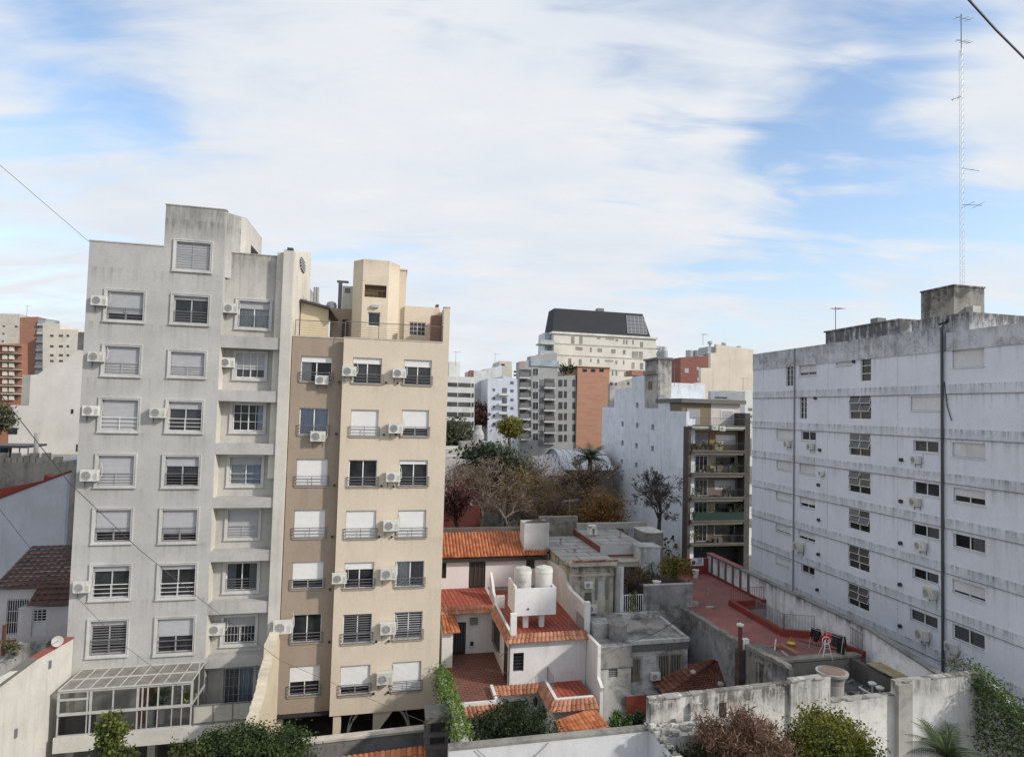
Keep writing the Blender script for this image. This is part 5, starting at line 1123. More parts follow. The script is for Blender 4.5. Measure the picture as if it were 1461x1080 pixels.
    q = thing('parapet_wall', 'rough stained parapet in front of the brown tiled house', 'wall', fr.P(u0 + 3, -3.4, 0)); MB(fr).box(u0, uR_ + .2, -3.6, -3.2, 0, h - .1).build('wall', pl('stained_par', (.38, .37, .35), (.06, .057, .05), amt=.85, streak=.8), q)
    P = fr.P(*[(lambda a: (a[0], -3.8, a[1]))(fr.uv(6, 930, -3.8))][0]); e = thing('weed', 'weedy plant growing out of the rough parapet at the left edge', 'plant', P); leaf_mesh('leaves', clumps(P + V((.2, 0, .2)), (.5, .2, .5), 10, 22, .25), .16, leafm('weed', (.04, .06, .02), (.16, .13, .06)), e)
    m = MB(); u, v = fr.uv(6, 900, -3.7); m.tube([fr.P(u, -3.7, v - 1.2), fr.P(u, -3.7, v + .3)], .09, 6); m.build('rusty_post', plain('rust', (.10, .035, .02), .8), None, 'rusty post standing at the left edge', 'post')
left_far()

for a_ in ((1192, 470, 58, 2.0, 'thin aerial on the slab block parapet'), (1003, 488, 112, 1.4, 'aerial beside the cream blank wall'), (962, 545, 90, 2.4, 'aerial behind the concrete water tower'), (706, 524, 140, 3, 'aerial on the pale far block'), (650, 518, 121, 2.2, 'aerial on the white banded block'), (38, 451, 152, 2.5, 'aerial on the orange brick tower at far left'), (812, 742, 57, 1.8, 'aerial behind the dark rough stone wall'), (1060, 558, 97, 2.0, 'aerial on the low grey blue roof')): aerial(*a_)
# ================================================================ white house with orange tiled roofs
FH = Fr(726, 972, 40.2)
WH = pl('whitewash', (.70, .69, .68), (.35, .34, .32), amt=.2, streak=.28, var=.05)
ORT = island('orange_tiles', (.33, .095, .036), (.50, .19, .08), sc=.9, dirt=.8)
OTT = island('coping_tiles', (.28, .11, .06), (.46, .22, .135), sc=.9, dirt=.7)
RFL = brickm('red_floor_tile', (.30, .055, .032), (.38, .085, .05), (.09, .022, .018), 2.0, .30, 104.3, False, .35, .045)
BFL = brickm('brown_floor_tile', (.095, .034, .024), (.155, .055, .038), (.26, .15, .115), .42, .25, 14.3, False, .35, .018)
DOORM = plain('dark_door', (.035, .028, .024), .5)
def white_house():
    fr = FH; z1, z2 = 2.6, 5.6
    U = lambda x, y, v: fr.uw(x, y, v)
    cl = U(719, 972, z1); cr = U(831, 966, z1); bk = U(701, 930, z1)
    u0, u1 = 0.0, cr[0]; w1 = bk[1]; uW = FA.uv(630, 900)[0]
    tL = U(625, 930, z1)[0]; tF = U(660, 1010, z1)[1]; tR = U(711, 1006, z1)[0]
    base = fr.P(2, 4, 0); t = thing('house', 'white house with orange tiled roofs, red roof terraces and a brown tiled patio', 'house', base)
    # --- patio terrace (roof of ground floor)
    m = MB(fr); m.prism_h([(tL, tF), (tR, tF), (tR, -.0), (u0 + .0, 0), (u0, w1), (tL, w1)], 0, z1); m.build('terrace_block', WH, t)
    m = MB(fr); m.face([fr.P(a, b, z1 + .004) for a, b in ((tL, tF + .15), (tR - .15, tF + .15), (tR - .15, .02), (u0 - .01, .02), (u0 - .01, w1), (tL, w1))]); m.build('terrace_floor', BFL, t)
    m = MB(fr); m.box(tL, tR, tF - .02, tF + .15, z1 + .002, z1 + .25); m.box(tR - .15, tR + .02, tF + .151, .0, z1 + .002, z1 + .25); m.build('terrace_parapet', WH, t)
    m = MB(); tiles(m, fr.P(tL, tF - .03, z1 + .05), fr.P(tR + .1, tF - .03, z1 + .05), fr.P(tL, tF - .62, z1 - .28), fr.P(tR + .35, tF - .62, z1 - .28), pitch=.26, row=.36); m.build('coping_tiles', OTT, t)
    # --- rear wall of the patio, with door and small box
    hd = fr.box((646.5, 888, 664, 929), w1); m = MB(fr)
    m.wall(tL, u0 + .2, z1, z2, [(hd[0], hd[1], z1 - .1, hd[3])], w1, .3); m.build('patio_wall', WH, t)
    m = MB(fr); m.box(hd[0], hd[1], w1 + .1, w1 + .16, z1, hd[3]); o = m.build('door', DOORM, t); m = MB(fr)
    for k in range(5): a = hd[0] + (hd[1] - hd[0]) * (k + .5) / 5; m.box(a - .025, a + .025, w1 + .06, w1 + .099, z1 + .1, hd[3] - .1)
    m.build('door_bars', plain('door_bar', (.10, .10, .10), .4), o)
    h = fr.box((670.5, 881, 681, 889), w1); MB(fr).box(h[0], h[1], w1 - .25, w1 - .003, h[2], h[3]).build('meter_box', IRON, t)
    u, v = fr.uv(673, 918, w1); MB(fr).box(u - .1, u + .1, w1 - .12, w1 - .003, v - .1, v + .15).build('wall_light', BLACK, t)
    # lean-to with its own tiled roof, left
    wl = U(646, 952, z1)[1]; ul = fr.uv(646, 920, wl)[0]; vl = fr.uv(640, 901, wl)[1]
    MB(fr).box(tL, ul, wl, w1 - .003, z1, vl).build('lean_to', WH, t)
    m = MB(); p = fr.uv(643, 876, w1 - .4); tiles(m, fr.P(tL, w1 - .5, p[1]), fr.P(p[0], w1 - .5, p[1]), fr.P(tL, wl - .35, vl), fr.P(ul + .35, wl - .35, vl), pitch=.24); 
    tiles(m, fr.P(p[0], w1 - .02, p[1]), fr.P(p[0], w1 - .5, p[1]), fr.P(ul + .35, w1 - .02, vl + .05), fr.P(ul + .35, wl - .35, vl), pitch=.24); m.build('lean_to_roof', ORT, t)
    # --- first-floor red roof terrace (left piece)
    wb = U(686, 838, z2)[1]; uLb = fr.uv(700, 850, w1 + 1)[0]
    m = MB(fr); m.box(tL - .5, u0 + .2, w1 + .302, wb, z1, z2 - .003); m.build('upper_block', WH, t)
    m = MB(fr); m.quad([(tL - .5, w1 - .05, z2 + .004), (u0 - .02, w1 - .05, z2 + .004), (u0 - .02, wb, z2 + .004), (tL - .5, wb, z2 + .004)]); m.box(tL - .5, u0, w1 - .25, w1 - .001, z2 - .16, z2 + .002); m.build('red_terrace', RFL, t)
    m = MB(); tiles(m, fr.P(tL - .5, w1 + .05, z2 + .12), fr.P(u0 - .05, w1 + .05, z2 + .12), fr.P(tL - .5, w1 - .55, z2 - .22), fr.P(u0 - .05, w1 - .55, z2 - .22), pitch=.25, row=.33); m.build('coping_tiles', OTT, t)
    # --- rear upper storey with the big orange roof
    uE = fr.uv(783, 800, wb)[0]; zE = fr.uv(700, 796, wb)[1]
    hd = fr.box((669.5, 800, 692, 838.5), wb); hw = fr.box((751, 796, 763, 811), wb); hl = fr.box((620, 800, 636.5, 825), wb)
    m = MB(fr); m.wall(tL - 2, uE, z2, zE + .15, [(hd[0], hd[1], z2 - .1, hd[3]), hw, hl], wb, .3); m.box(tL - 2, uE, wb + .303, wb + 7, 0, zE); m.box(uE - .25, uE, wb + .3, wb + 7, z2, zE + .12)
    m.build('upper_wall', pl('whitewash_pinkish', (.68, .64, .63), (.36, .34, .32), amt=.2, streak=.25, var=.05), t)
    o = MB(fr).box(hd[0], hd[1], wb + .1, wb + .16, z2, hd[3]).build('door', DOORM, t); m = MB(fr)
    for k in range(4): a = hd[0] + (hd[1] - hd[0]) * (k + .5) / 4; m.box(a - .03, a + .03, wb + .06, wb + .099, z2 + .1, hd[3] - .05)
    m.build('door_bars', plain('door_bar2', (.075, .06, .05), .5), o)
    for h in (hw, hl): o = MB(fr).box(h[0], h[1], wb + .12, wb + .18, h[2], h[3]).build('window', DOORM, t); MB(fr).quad([(h[0] + .08, wb + .115, h[2] + .08), (h[1] - .08, wb + .115, h[2] + .08), (h[1] - .08, wb + .115, h[3] - .08), (h[0] + .08, wb + .115, h[3] - .08)]).build('pane', G['glass'], o)
    ze = fr.uv(700, 794, wb - .5)[1]; pr = fr.uv(690, 760, wb + 3.4); rt = fr.uv(749, 757, wb + 3.4)[0]; et = fr.uv(782, 787, wb - .5)[0]
    m = MB(); tiles(m, fr.P(tL - 2, wb + 3.4, pr[1]), fr.P(rt + 1.4, wb + 3.4, pr[1]), fr.P(tL - 2, wb - .5, ze), fr.P(et, wb - .5, ze), pitch=.26, row=.42, r=.125, lift=.015); m.build('roof', ORT, t)
    m = MB(); tiles(m, fr.P(tL - 2, wb + 3.42, pr[1]), fr.P(rt + 1.4, wb + 3.42, pr[1]), fr.P(tL - 2, wb + 7, ze + .2), fr.P(et, wb + 7, ze + .2), pitch=.235, row=.8, r=.085); m.build('rear_roof', ORT, t)
    MB(fr).box(tL - 2, et, wb - .42, wb - .003, ze - .36, ze - .10).build('eaves_board', plain('dark_eaves', (.028, .024, .022), .7), t)
    # chimney / tank housing on the roof
    hc = fr.box((748.5, 747, 783, 784), wb + .2)
    q = MB(fr).box(hc[0], hc[1], wb + .2, wb + 1.9, hc[2] - .1, hc[3]).build('roof_housing', pl('grey_white', (.55, .55, .55), (.25, .25, .24), amt=.4, streak=.45), t)
    m = MB(fr); c = (hc[0] + hc[1]) / 2; m.prism_f([(hc[0], hc[3] + .002), (hc[1], hc[3] + .002), (hc[1] - .25, hc[3] + .16), (c, hc[3] + .3), (hc[0] + .3, hc[3] + .14)], wb + .4, wb + .5); m.build('housing_cap', pl('cap_dark', (.12, .115, .11), amt=.4), q)
    # --- front right block with red roof terrace
    zt = z2 - .25
    hs = fr.box((732.5, 931.5, 747, 957)); m = MB(fr); m.wall(u0, u1, z1 - 2.6, zt, [hs], 0, .3)
    # flank wall facing the patio, with windows
    m.box(u0, u0 + .3, .303, w1 + .3, 0, zt); m.box(u0 + .303, u1, .35, wb - .003, 0, zt - .004); m.box(u0, u0 + .3, w1 + .303, wb, 0, zt); m.build('front_block', WH, t)
    win(fr, t, hs, 0, n=1, bars=(DARK_METAL, 1, 5), fm=DARK_METAL)
    for (a, b, c, d) in ((703, 883, 713.5, 912), (719.5, 925, 724, 972)):
        pa = fr.wv(a, (b + d) / 2, u0); pb = fr.wv(c, (b + d) / 2, u0); w_0, w_1 = min(pa[0], pb[0]), max(pa[0], pb[0]); vv0 = z1 + (.02 if c > 720 else .75); vv1 = z1 + (2.1 if c > 720 else 2.15)
        o = MB(fr).box(u0 - .04, u0 + .02, w_0, w_1, vv0, vv1).build('window' if c < 720 else 'door', DOORM, t)
        if c < 720:
            m = MB(fr); 
            for k in range(9): w = w_0 + (w_1 - w_0) * k / 8; m.tube([fr.P(u0 - .16, w, vv0), fr.P(u0 - .16, w, vv1)], .018, 4)
            m.tube([fr.P(u0 - .16, w_0, vv0 + .1), fr.P(u0 - .16, w_1, vv0 + .1)], .02, 4); m.tube([fr.P(u0 - .16, w_0, vv1 - .1), fr.P(u0 - .16, w_1, vv1 - .1)], .02, 4); m.build('window_grille', DARK_METAL, o)
    m = MB(); m.tube([fr.P(u0 - .02, -.06, z1 + .1), fr.P(u0 - .02, -.06, zt)], .045, 5); m.tube([fr.P(u0 - .02, -.06, zt - 1.9), fr.P(u0 - .7, .6, zt - 2.0), fr.P(u0 - 1.3, 1.2, zt - 2.05)], .02, 4); m.tube([fr.P(u0 - .02, -.06, zt - .5), fr.P(u0 - .5, .9, zt - 1.3)], .015, 4); m.build('awning_bracket', IRON, t)
    m = MB(fr); m.quad([(u0 + .3, .3, zt + .01), (u1, .3, zt + .01), (u1, wb - .01, zt + .01), (u0 + .3, wb - .01, zt + .01)]); m.build('roof_terrace_floor', RFL, t)
    m = MB(); tiles(m, fr.P(u0 + .05, .22, zt + .24), fr.P(u1 + .05, .22, zt + .24), fr.P(u0 - .25, -.38, zt - .10), fr.P(u1 + .05, -.38, zt - .10), pitch=.25, row=.34)
    tiles(m, fr.P(u0 + .02, w1 + .3, zt + .26), fr.P(u0 + .05, .22, zt + .24), fr.P(u0 - .42, w1 + .3, zt - .02), fr.P(u0 - .25, -.38, zt - .10), pitch=.27, row=.34, r=.045); m.build('coping_tiles', OTT, t)
    m = MB(fr); m.box(u0 + .05, u0 + .2, .22, w1 + 1.2, zt, zt + .34); m.build('terrace_kerb', WH, t)
    up0 = fr.uv(729, 885, .12)[0]; up1 = fr.uv(737.5, 885, .12)[0]; vp = fr.uv(733, 876, .12)[1]
    MB(fr).box(up0, up1, .10, .42, zt, vp).build('corner_post', WH, t)
    # water tank platform
    wp = 1.5; hp = fr.box((735, 840.5, 793, 876), wp)
    q = thing('tank_platform', 'white rendered tank platform on stub columns over the red roof terrace', 'platform', fr.P((hp[0] + hp[1]) / 2, wp + 1, zt))
    MB(fr).box(hp[0], hp[1], wp, wp + .15, hp[2], hp[3]).build('front_panel', WH, q); m = MB(fr); m.box(hp[0] - .0, hp[0] + .15, wp + .152, wp + 2.4, hp[2], hp[3] + .12); m.box(hp[1] - .15, hp[1], wp + .152, wp + 2.4, hp[2], hp[3]); m.build('side_panel', WH, q)
    MB(fr).box(hp[0] + .152, hp[1] - .152, wp + .152, wp + 2.4, hp[2], hp[2] + .25).build('slab', WH, q)
    for px in (750, 772.5):
        u = fr.uv(px, 885, wp + .6)[0]; MB(fr).box(u - .16, u + .16, wp + .5, wp + .82, zt, hp[2]).build('column', WH, q)
    u, v = fr.uv(753.5, 868.5, wp); MB(fr).box(u - .05, u + .05, wp - .05, wp - .002, v - .05, v + .05).build('spout', BLACK, q)
    for k, (xa, xb) in enumerate(((733.5, 758), (763.5, 788))):
        ww = wp + 1.1; ua = fr.uv(xa, 826, ww)[0]; ub = fr.uv(xb, 826, ww)[0]; r = (ub - ua) / 2 * .97; vt = fr.uv(745, 812.5, ww - .6)[1]; vb = hp[2] + .25
        q = thing('water_tank', ('left round whitewashed water tank on the white platform', 'right round whitewashed water tank on the white platform')[k], 'water tank', fr.P((ua + ub) / 2, ww, vb), 0, 'pair of round white tanks')
        MB().lathe(q.location, [(r, 0), (r, vt - vb - .35), (r * 1.03, vt - vb - .34), (r * 1.03, vt - vb - .22), (r * .99, vt - vb - .2), (r * .99, vt - vb - .1)], 28).build('shell', pl('tank_white', (.62, .61, .575), (.24, .23, .21), amt=.5, streak=.7, bump=.1), q, smooth=False)
        MB().lathe(q.location, [(r * .97, vt - vb - .102), (r * .9, vt - vb - .02), (r * .35, vt - vb + .06), (.12, vt - vb + .1)], 28).build('lid', pl('tank_lid', (.5, .49, .46), amt=.5), q)
    # party wall with a curving top on the right, then a post and small railing
    P = [(780, 798), (795, 808), (803, 818), (806, 830), (813, 842), (823, 851), (832, 860)]; pr = [fr.wv(x, y, u1) for x, y in P]; pr.sort(key=lambda a: -a[0])
    pts = [(pr[0][0] + .2, 0)] + [(pr[0][0] + .2, pr[0][1])] + pr + [(.6, pr[-1][1]), (.6, 0)]
    MB(fr).prism_s(pts, u1 + .003, u1 + .25).build('curved_party_wall', pl('party_white', (.66, .63, .60), (.3, .28, .26), amt=.3, streak=.3), t)
    h = fr.box((829, 859, 836, 890), .3); MB(fr).box(u1 - .02, u1 + .30, .2, .52, zt, h[3]).build('end_post', WH, t)
    m = MB(); fence(m, [fr.P(u1 - .05, .55, zt + .1), fr.P(u1 - .05, 2.0, zt + .1)], .75, .16, .012); fence(m, [fr.P(u1 - 1.0, .55, zt + .1), fr.P(u1 - .05, .55, zt + .1)], .75, .16, .012); m.build('terrace_railing', IRON, t)
    # small stair railings and curved white cheek walls in the upper left of the terrace
    P = [(697, 836), (702, 838), (707, 842), (707, 862)]
    m = MB(fr); ww = w1 + 2.6; q0 = fr.uv(699, 822, ww); q1 = fr.uv(713, 845, ww); m.prism_s([(w1 + .4, zt), (w1 + .4, zt + .75), (w1 + 1.2, zt + .85), (w1 + 2.0, zt + 1.5), (w1 + 2.8, zt + 1.9), (w1 + 2.8, zt)], u0 + .02, u0 + .2); m.box(u0 + .2, u0 + .75, w1 + .4, w1 + .62, zt + .02, zt + .85); m.build('stair_cheek', WH, t)
    m = MB(); fence(m, [fr.P(u0 + .75, w1 + 1.2, zt + .1), fr.P(u0 + 2.3, w1 + 1.2, zt + .1)], .9, .2, .014); m.build('stair_railing', IRON, t)
    # --- low front: awning coping, entrance, lower red terrace, garage roof
    m = MB(); ca = fr.uv(776, 979)[0]
    tiles(m, fr.P(tR, -.01, z1 + .12), fr.P(ca + .2, -.01, z1 + .12), fr.P(tR + .1, -.62, z1 - .22), fr.P(ca - .1, -.62, z1 - .22), pitch=.26, row=.34); m.build('coping_tiles', OTT, t)
    z3 = z1 + .1; b0 = U(782.6, 974, z3); b1 = U(830, 969, z3); b2 = U(842.5, 995, z3); b3 = U(794, 1000.5, z3)
    uA, uB, wF = (b0[0] + b3[0]) / 2, (b1[0] + b2[0]) / 2, (b2[1] + b3[1]) / 2
    m = MB(fr); m.box(uA - .25, uB, wF - .2, -.003, 0, z3); m.build('porch_block', WH, t)
    m = MB(fr); m.quad([(uA, wF, z3 + .006), (uB, wF, z3 + .006), (uB, -.003, z3 + .006), (uA, -.003, z3 + .006)]); m.build('porch_terrace', RFL, t)
    m = MB(fr); m.box(uA - .2, uA, wF - .2, -.01, z3 + .002, z3 + .18); m.box(uA, uB, wF - .2, wF, z3 + .002, z3 + .18); m.build('porch_parapet', WH, t)
    m = MB(); tiles(m, fr.P(uA - .2, wF - .2, z3 + .1), fr.P(uB + .1, wF - .2, z3 + .1), fr.P(uA - .6, wF - .85, z3 - .26), fr.P(uB + .1, wF - .85, z3 - .26), pitch=.27, row=.36)
    tiles(m, fr.P(uA - .22, -.05, z3 + .12), fr.P(uA - .2, wF - .2, z3 + .1), fr.P(uA - .66, -.3, z3 - .24), fr.P(uA - .6, wF - .85, z3 - .26), pitch=.27, row=.36); m.build('coping_tiles', OTT, t)
    m = MB(); fence(m, [fr.P(uA, -.05, z3 + .1), fr.P(uA, -1.5, z3 + .1)], .85, .15, .012); m.build('porch_railing', IRON, t)
    hd = fr.box((720, 1001, 747.5, 1040)); hd = (hd[0], hd[1], 0, hd[3]); o = MB(fr).box(hd[0], hd[1], -.03, .02, 0, hd[3]).build('door', DOORM, t)
    m = MB(fr); 
    for k in range(8): a = hd[0] + (hd[1] - hd[0]) * (k + .5) / 8; m.tube([fr.P(a, -.06, .05), fr.P(a, -.06, hd[3] - .05)], .014, 4)
    m.build('door_bars', plain('door_bar', ()), o)
    hw = fr.box((776, 1000, 788, 1044), -1.2)
    u, v = fr.uv(763, 999, -.05); m = MB(); m.lathe(fr.P(u, -.25, v - .28), [(.03, 0), (.11, .12), (.13, .36), (.17, .38), (.05, .52), (.015, .62)], 8); m.tube([fr.P(u, -.0, v), fr.P(u, -.25, v + .3)], .02, 4); m.build('wall_lantern', BLACK, None, 'black lantern on the white wall above the garden plants', 'wall lantern')
    # right party wall of the porch, stepping down to us
    pr = [fr.wv(x, y, u1 + .02) for x, y in ((836, 903), (853, 921), (853.5, 966))]
    MB(fr).prism_s([(.05, 0), (.05, pr[0][1]), (pr[1][0], pr[1][1]), (pr[1][0], 0)], u1 + .02, u1 + .22).build('porch_party_wall', WH, t)
    m = MB(fr); a = fr.wv(851, 975, u1 - .1); m.prism_s([(pr[1][0], 0), (pr[1][0], z3 + 1.0), (pr[1][0] - .7, z3 + .7), (wF - .3, z3 + .45), (wF - .3, 0)], u1 + .015, u1 + .2); m.build('low_party_wall', WH, t)
    # garage / outhouse with bright tiles
    g = thing('outhouse', 'low outhouse with bright orange flat tiled roof beside the garden', 'outhouse', fr.P(uB - 1, wF - 2, 0))
    A_ = U(789.5, 1028, 2.2); B_ = U(848, 1009, 2.5); C_ = U(873, 1041, 1.55); D_ = U(801, 1051, 1.5)
    m = MB(); tiles(m, fr.P(A_[0], A_[1], 2.2), fr.P(B_[0], B_[1], 2.5), fr.P(D_[0], D_[1], 1.5), fr.P(C_[0], C_[1], 1.55), pitch=.24, row=.36, r=.03, lift=.05); m.build('roof', ORT, g)
    m = MB(fr); m.prism_h([(A_[0] + .15, A_[1]), (B_[0] - .1, B_[1]), (C_[0] - .2, C_[1] + .2), (D_[0] + .1, D_[1] + .2)], 0, 1.42); m.build('wall', WH, g)
    return u1, zt, wb
HU1, HZT, HWB = white_house()
# ================================================================ grey concrete houses to the right of it
CONC = pl('dirty_concrete', (.34, .335, .32), (.06, .057, .052), amt=.85, streak=.7, var=.15)
CONCL = pl('pale_concrete', (.46, .455, .43), (.08, .077, .072), amt=.75, streak=.6, var=.12)
ROOF = pl('mouldy_roof', (.30, .285, .26), (.045, .043, .04), amt=.95, streak=.0, var=.25, top=None)
SLABS = brickm('roof_slabs', (.27, .26, .245), (.35, .335, .31), (.07, .055, .048), 2.6, 1.25, 14.3, False, .75, .07)
def concrete_house():
    fr = FH; zr = 5.2; U = lambda x, y, v=zr: fr.uw(x, y, v)
    FL = U(893.6, 916.5); FRt = U(978, 912); BR = U(941, 880); LL = U(853, 921)
    u0, u1 = FL[0], (FRt[0] + BR[0]) / 2 + .1; w0 = (FL[1] + FRt[1]) / 2; w1 = BR[1]; uLw = LL[0]; wl = w0 - .7
    t = thing('house', 'grey stained concrete house with flat roof, barred windows and a side tower', 'house', fr.P((u0 + u1) / 2, w0 + 2, 0))
    h1 = fr.box((898, 940, 913, 974), w0); h2 = fr.box((940, 934.5, 973, 968), w0)
    m = MB(fr); m.wall(u0, u1, 0, zr, [h1, h2], w0, .3); m.box(u0, u1, w0 + .303, w1, 0, zr - .01); m.build('wall', pl('house_conc', (.50, .49, .48), (.08, .077, .072), amt=.75, streak=.7, var=.12, top=(zr, 1.5, .9)), t)
    MB(fr).box(u0 - .0, u1, w0 + .15, w1, zr - .006, zr + .012).build('roof', ROOF, t)
    m = MB(fr); m.box(u0, u1 + .1, w0 - .12, w0 + .12, zr - .12, zr + .10); m.box(u1 - .15, u1 + .1, w0 + .123, w1, zr - .12, zr + .10); m.box(u0, u1 - .2, w1 - .15, w1 + .3, zr - .1, zr + .35); m.build('roof_kerb', CONCL, t)
    MB(fr).box(u0 + .02, u1 + .06, w0 - .07, w0 - .002, zr - .55, zr - .13).build('cornice', pl('black_stain', (.13, .125, .115), (.04, .04, .037), amt=.7), t)
    for h in (h1, h2):
        win(fr, t, h, w0, n=2, fm=plain('tan_frame', (.36, .30, .22), .6), bars=(plain('bar_cream', (.48, .43, .34), .6), 7 if h is h1 else 14, 1), cur=[(0, 1, .25, CURT_D)] if h is h1 else None)
        m = MB(fr); m.box(h[0] - .15, h[0] - .003, w0 - .03, w0 + .02, h[2] - .1, h[3] + .15); m.box(h[1] + .003, h[1] + .15, w0 - .03, w0 + .02, h[2] - .1, h[3] + .15); m.box(h[0], h[1], w0 - .03, w0 + .02, h[3] + .003, h[3] + .15); m.build('window_surround', CONC, t)
    # side tower
    h3 = fr.box((868.5, 954.5, 881, 965.5), wl); zc = fr.uv(873, 946, wl)[1]; m = MB(fr); m.wall(uLw, u0 + .05, 0, zr, [h3], wl, .3); m.box(uLw, u0 + .05, wl + .303, w1 + 1, 0, zr - .02); m.build('side_tower', CONCL, t)
    m = MB(fr); m.box(uLw - .06, u0 + .12, wl - .14, wl - .003, zc - .22, zc + .22); m.box(uLw, u0 + .05, wl - .05, wl - .003, zc + .223, zr + .1); m.build('tower_cornice', pl('tower_cornice', (.27, .26, .24), (.05, .05, .045), amt=.8, streak=.8), t)
    m = MB(fr); slats(m, h3[0], h3[1], wl + .1, h3[2], h3[3], .12, .05); m.build('louvre', IRON, t)
    MB(fr).box(h3[0], h3[1], wl + .2, wl + .25, h3[2], h3[3]).build('vent_back', INTERIOR, t)
    m = MB(fr); m.box(uLw + .2, u0, w0 + .2, w1 + 1.2, zr - .01, zr + .03); m.build('side_roof', ROOF, t)
    MB(fr).box(u0 + .0, u0 + 1.0, w0 + .8, w0 + 2.5, zr + .013, zr + .9).build('tank_plinth', pl('plinth', (.2, .195, .18), amt=.8, streak=.7), t) if False else None
    # concrete cylinder tank + block
    wt = w0 + .75; a = fr.uv(869.5, 900, wt)[0]; b = fr.uv(893.5, 900, wt)[0]; r = (b - a) / 2; zt = fr.uv(881, 888, wt)[1]
    q = thing('water_tank', 'stained concrete cylinder tank at the corner of the grey flat roof', 'water tank', fr.P((a + b) / 2, wt, zr))
    MB().lathe(q.location, [(r, -.1), (r, zt - zr - .12), (r * 1.04, zt - zr - .1), (r * 1.04, zt - zr), (r * .8, zt - zr)], 26).build('shell', pl('tank_conc', (.30, .29, .275), (.06, .06, .055), amt=.8, streak=.9), q)
    MB().lathe(q.location, [(r * .78, zt - zr - .1), (r * .78, zt - zr + .02), (r * .3, zt - zr + .06)], 26).build('lid', pl('tank_lid2', (.2, .195, .18), amt=.6), q)
    MB(fr).box(a - .95, a + .15, wt + .2, wt + 1.4, zr, zt - .1).build('concrete_box', CONC, None, 'dark concrete box left of the cylinder tank on the grey roof', 'concrete box')
    ac(fr, (928.5, 959, 942, 970), w0, 'dirty white air conditioner under the barred windows of the concrete house', 'air conditioners on the grey houses')
    # red awning over the ground floor
    ha = fr.box((893.5, 993, 927, 1016), w0 - .8); MB(fr).box(ha[0], ha[1] + .6, w0 - .9, w0 - .84, ha[2], ha[3]).build('awning_front', plain('red_awning', (.27, .06, .03), .8), t); MB(fr).box(ha[0], ha[1] + .6, w0 - .83, w0 - .003, ha[3] - .05, ha[3]).build('awning_top', CONC, t)
    # brown hip roof in front right
    za, zb = 3.9, 2.7; A = U(1021, 942, za); L = U(948, 992, zb); R = U(1068, 979, zb)
    bw = (L[1] + R[1]) / 2; q = thing('tiled_annex', 'annex with weathered brown red tiled roof in front of the long mouldy wall', 'annex', fr.P(A[0], bw + 1, 0))
    TL = island('old_red_tiles', (.11, .04, .027), (.21, .08, .052), sc=.6, dirt=.7)
    m = MB(); e = .05; tiles(m, fr.P(A[0] - e, A[1], za), fr.P(A[0] + e, A[1], za), fr.P(L[0], L[1], zb), fr.P(R[0], R[1], zb), pitch=.30, row=.36, r=.055, seg=4, lift=.06)
    m.build('roof', TL, q)
    m = MB(); tiles(m, fr.P(A[0], A[1] + .05, za), fr.P(A[0], A[1], za), fr.P(L[0], A[1] + 1.6, zb), fr.P(L[0], L[1], zb), pitch=.30, row=.36, r=.055, seg=4, lift=.06); m.build('roof_side', TL, q); m = MB(fr); m.box(L[0] + .3, A[0], max(L[1], R[1]) + .4, A[1], 0, zb - .02); m.build('wall', CONC, q)
    m = MB(); m.tube([fr.P(A[0] + .05, A[1], za + .06), fr.P(R[0] + .05, R[1], zb + .08)], .09, 5); m.build('ridge', CONCL, q)
    for (px, y0, y1, r, lab) in ((988.5, 984, 960, .11, 'rusty vent pipe with cap on the brown red tiles'), (1027, 984, 976.5, .16, 'short capped vent on the lower edge of the brown red tiles')):
        u, v0 = fr.uv(px, y0, bw + .3); v1 = fr.uv(px, y1, bw + .3)[1]; e = thing('vent_pipe', lab, 'vent pipe', fr.P(u, bw + .3, v0)); MB().tube([fr.P(u, bw + .3, v0 - .4), fr.P(u, bw + .3, v1)], r, 8).build('pipe', plain('rust', ()), e); MB().lathe(fr.P(u, bw + .3, v1), [(r * 1.6, 0), (r * 1.7, .1), (r * .6, .2)], 10).build('cap', plain('zinc2', ()), e)
    return u1, w0, w1, zr
CHU1, CHW0, CHW1, CHZ = concrete_house()
